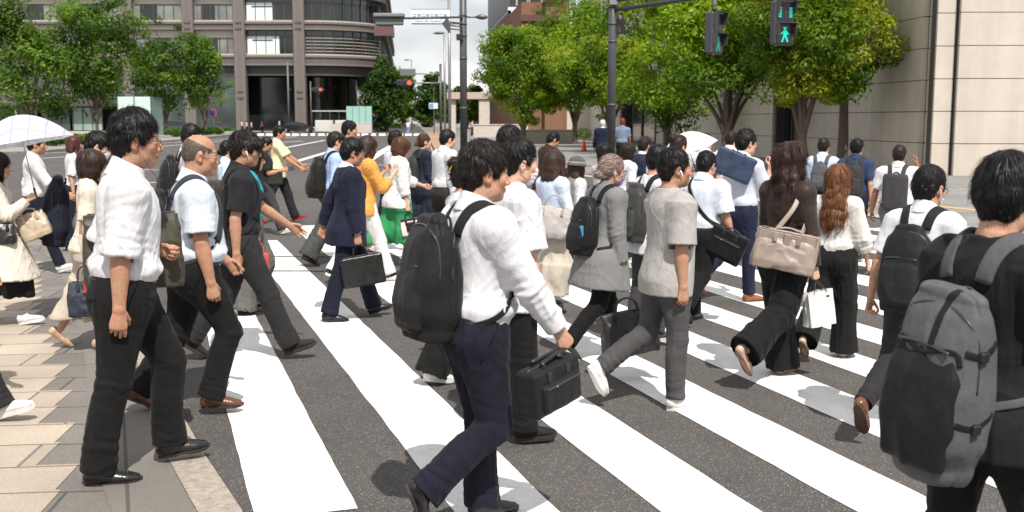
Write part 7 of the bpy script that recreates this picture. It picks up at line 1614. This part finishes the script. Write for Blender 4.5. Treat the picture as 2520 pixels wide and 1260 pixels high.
P = person('man in pale yellow shirt and dark red shoes swinging an arm forward', 688, 307, foot=549, yaw=8, walk='B', arms=dict(l=(44, 14, 8), r=(38, 20, 10)), lean=3, head=(3, -6, 0), skin='tan', curl=(25, 30), hairkw=dict(top=.004, length=.03)); outfit(P, T((.74, .66, .40), 'short', tuck=False, hem=-.10), dict(color=(.018, .018, .02), kind='straight', belt=None), dict(style='sneaker', color=(.22, .02, .02), sole=(.3, .05, .04)))
P = person('man in blue shirt with compact black backpack beside the navy suit', 826, 322, foot=650, yaw=26, walk='B', skin='fair', hair='short', haircol=DARK, hairkw=dict(fringe=.01)); outfit(P, T((.36, .47, .72), 'long'), dict(color=(.055, .060, .058), kind='wide'), {}); backpack(P, 'compact black backpack on the man in blue shirt', (.013, .013, .013), (.19, .29, .44), z=.20)
P = person('tall man whose head rises behind the navy-suited man', 861, 295, Y=14.8, yaw=10, walk='C', skin='tan', head=(0, -8, 0), hairkw=dict(top=.004)); outfit(P, T((.05, .05, .055), 'short'), dict(color=CHAR, kind='slim'), {})
P = person('woman in orange blouse and white trousers with a hand at her face', 905, 333, foot=694, yaw=28, walk='A', arms=dict(r=(32, 104, 10, 20), l=(32, 110, 8, 20)), g='f', lean=4, head=(12, 4, 0), hair='long', haircol=(.035, .020, .016), skin='fair', hairkw=dict(lenz=-.16, wave=.5), hs=1.02); outfit(P, T((.64, .29, .07), 'three', name='blouse', tuck=False, hem=-.12, collar=False, fit=1.2), dict(color=(.62, .61, .62), kind='straight', belt=None), dict(style='sneaker', color=(.03, .03, .03), sole=(.7, .7, .68)))
P = person('woman in white blouse and green skirt carrying a cream handbag', 988, 337, foot=656, yaw=24, walk=dict(r=(10, 6, 0), l=(-16, 36, -50)), arms=dict(r=(4, 8, 9), l=(40, 34, 8)), g='f', lean=3, head=(16, 0, 0), hair='bob', haircol=(.065, .028, .016), skin='fair', bare=True, curl=(70, 30), hs=1.04, hairkw=dict(strands=700)); outfit(P, T((.62, .61, .585), 'three', name='blouse', tuck=False, hem=-.13, collar=False, fit=1.25, grow=.034), dict(skirt=True, color=(.030, .23, .085), hem=.60, r0=.12, r1=.15, kblend=.12, swing=.05), dict(style='pump', color=(.45, .28, .18)))
root, X, fr, body = briefcase(P, 'r', 'cream handbag with black flap and brass clasp beside the green skirt', 'handbag', 'handbag', (.68, .63, .55), (.26, .12, .22), drop=.09, rough=.4, hcol=BLK, hlen=.11, pitch=-8, yaw=-12)
b = MB(); b.box((-.06, -.075, -.06), (.06, -.062, .07), bev=.01); X.mesh('flap', [mk(fr, q) for q in b.V], b.F, leather(BLK), body, False); b = MB(); b.box((-.125, -.062, .085), (.125, .062, .113), bev=.004); X.mesh('top_panel', [mk(fr, q) for q in b.V], b.F, leather(BLK), body, False); b = MB(); b.box((-.018, -.084, -.065), (.018, -.0755, -.04), bev=.003); X.mesh('clasp', [mk(fr, q) for q in b.V], b.F, simple('gold', (.6, .38, .12), .3, 1), body, False)
P = person('man in white shirt half hidden behind the green-skirted woman', 974, 319, Y=14.0, yaw=24, walk='A', skin='fair', hairkw=dict(top=.012)); outfit(P, T(WHT, 'long'), dict(color=NAVY, kind='straight'), SNK)
P = person('woman in navy dress with a ponytail', 1044, 327, foot=596, yaw=34, walk='D', g='f', hair='pony', haircol=(.045, .020, .013), skin='fair', bare=True, hs=1.02, arms=dict(r=(6, 12, 8), l=(0, 14, 8)), hairkw=dict(lenz=-.22)); outfit(P, T((.016, .019, .035), 'three', name='dress', tuck=False, hem=-.06, collar='crew', fit=1.05), dict(skirt=True, color=(.016, .019, .035), hem=.50, r0=.115, r1=.14, top=.02), dict(style='pump', color=(.5, .3, .2))); backpack(P, 'small dark patterned backpack on the woman in navy dress', (.030, .034, .034), (.14, .26, .36), z=.22)
P = person('man in crisp white shirt and dark trousers beside the sign pole', 1102, 317, Y=13.2, yaw=34, walk='D', skin='fair', head=(8, -4, 0), arms=dict(r=(0, 8, 8), l=(4, 14, 8))); outfit(P, T(WHT, 'long', fit=1.1, amp=1.2), dict(color=(.03, .024, .022), kind='straight'), {})
for (u, top, Y, lb, cl, hc) in ((1492, 352, 12.6, 'dark-haired person in white straps left of the grey-haired woman’s head', OFFW, BLACK), (1549, 351, 13.2, 'dark-haired person in pale shirt just right of the signal pole foot', (.6, .6, .64), DARK)):
    P = person(lb, u, top, Y=Y, yaw=30, walk='D', g='f', hair='bob', haircol=hc, skin='mid'); outfit(P, T(cl, 'short', name='top', collar='crew'), dict(color=CHAR, kind='slim', belt=None), {})
P = person('person in navy vest over white shirt before the white parasol', 1590, 334, Y=13.4, yaw=36, walk='C', skin='mid', haircol=DARK); outfit(P, T(WHT, 'long'), dict(color=CHAR, kind='slim'), {}); build_top(P, 'vest', (.018, .026, .046), 'none', tuck=False, hem=-.1, grow=.03, collar=False)
P = person('person with a dark bun under the plain white parasol', 1674, 330, Y=11.6, yaw=34, walk='D', g='f', hair='bun', haircol=(.028, .015, .013), skin='fair', arms=dict(l=(30, 100, 4, 10), r=(0, 14, 6)), curl=(30, 75), hs=1.04); outfit(P, T((.35, .36, .37), 'three', name='blouse', collar=False), dict(color=CHAR, kind='wide', belt=None), {})
umbrella(P, 'l', 'plain white parasol tilted among the walkers at the right', (.8, .8, .8), r=.36, tiltx=-18, tilty=-8, pole=.46)
P = person('broad man in white shirt ahead of the stout man', 1741, 326, Y=13.8, yaw=58, walk='C', skin='mid', bulk=1.15, hairkw=dict(length=.03), haircol=DARK); outfit(P, T(WHT, 'short'), dict(color=CHAR, kind='slim'), {})
P = person('man with white collar behind the navy shoulder bag', 1803, 321, Y=14.6, yaw=50, walk='D', skin='mid', haircol=DARK); outfit(P, T((.74, .74, .78), 'short'), dict(color=CHAR, kind='slim'), {})
P = person('man in light blue shirt with a grey rucksack near the stone wall', 2031, 337, Y=13.6, yaw=62, walk='C', skin='mid', haircol=DARK); outfit(P, T((.50, .58, .74), 'short'), dict(color=NAVY, kind='slim'), {}); backpack(P, 'small grey rucksack on the light blue shirt near the stone wall', (.07, .072, .078), (.12, .24, .34), z=.24)
P = person('man in navy shirt with a charcoal backpack near the stone wall', 2113, 339, Y=13.0, yaw=62, walk='D', skin='mid', hairkw=dict(side=.006)); outfit(P, T((.028, .042, .10), 'short'), dict(color=NAVY, kind='slim'), dict(color=BLK)); backpack(P, 'charcoal backpack on the man in navy shirt', (.028, .028, .030), (.15, .29, .42), z=.22)
P = person('man in white polo and grey trousers touching his face, with a dark grey backpack', 2219, 355, foot=688, yaw=62, walk='C', skin='deep', bulk=1.12, arms=dict(r=(62, 125, 10, 6), l=(0, 12, 16)), hairkw=dict(length=.025), haircol=DARK); outfit(P, T(WHT, 'short', fit=1.1), dict(color=(.12, .12, .145), kind='straight'), {}); backpack(P, 'slim dark grey backpack on the man in white polo', (.042, .040, .044), (.14, .29, .44), z=.20, style='box')
P = person('walker with white trainers entering from the picture’s left edge', -134, 300, foot=1035, yaw=12, walk='A', skin='tan'); outfit(P, T((.3, .3, .34), 'short'), dict(color=CHAR, kind='straight'), SNK)
# --- on the far pavement and beyond
P = person('white-haired man in navy suit beside the signal pole', 1483, 294, Y=33.0, yaw=100, walk='S', haircol=(.45, .45, .45), skin='fair', group='people on the far pavement'); outfit(P, T((.010, .013, .030), 'long', name='jacket', tuck=False, hem=-.2, collar=True, grow=.03, collarcol=WHT, fit=1.2), dict(color=NAVY, kind='straight'), {})
P = person('officer in pale blue shirt and red cap behind the signal pole', 1533, 290, Y=34.5, yaw=80, walk='S', skin='tan', arms=dict(r=(10, 60, 10), l=(10, 60, 10)), haircol=(.16, .02, .02), group='people on the far pavement', hairkw=dict(top=.01)); outfit(P, T((.15, .19, .27), 'short'), dict(color=BLK, kind='straight'), {})  # shirt blue darkened so its colour carries the shade on him
for i, (u, top, Y, lb, cl, lg, yw) in enumerate(((596, 295, 138, 'far pedestrian in white beside the left arcade column', WHT, NAVY, 0), (606, 297, 138, 'far pedestrian in pale pink by the arcade column', (.6, .45, .45), CHAR, 180), (619, 298, 139, 'far pedestrian in cream before the dark arcade', (.6, .55, .45), CHAR, 10), (644, 298, 140, 'far pedestrian in dark red before the arcade', (.15, .03, .04), BLK, 170), (688, 294, 147, 'far pedestrian in white above the black car', WHT, BLK, 0), (1004, 297, 128, 'far pedestrian in pale blue in front of the white truck', (.5, .56, .7), (.2, .24, .4), 90), (1163, 294, 116, 'far pedestrian in pink within the stone gateway', (.6, .4, .45), CHAR, 0), (540, 297, 120, 'far pedestrian in black under the slim tree', BLK, BLK, 20))):
    P = person(lb, u, top, Y=Y, yaw=yw, walk='C', g='m' if i % 2 else 'f', hair='short', group='people on the far pavement'); P.vc = P.v = .02; outfit(P, T(cl, 'short', collar='crew'), dict(color=lg, kind='straight', belt=None), {})
report(); print('script', time.time() - T0)
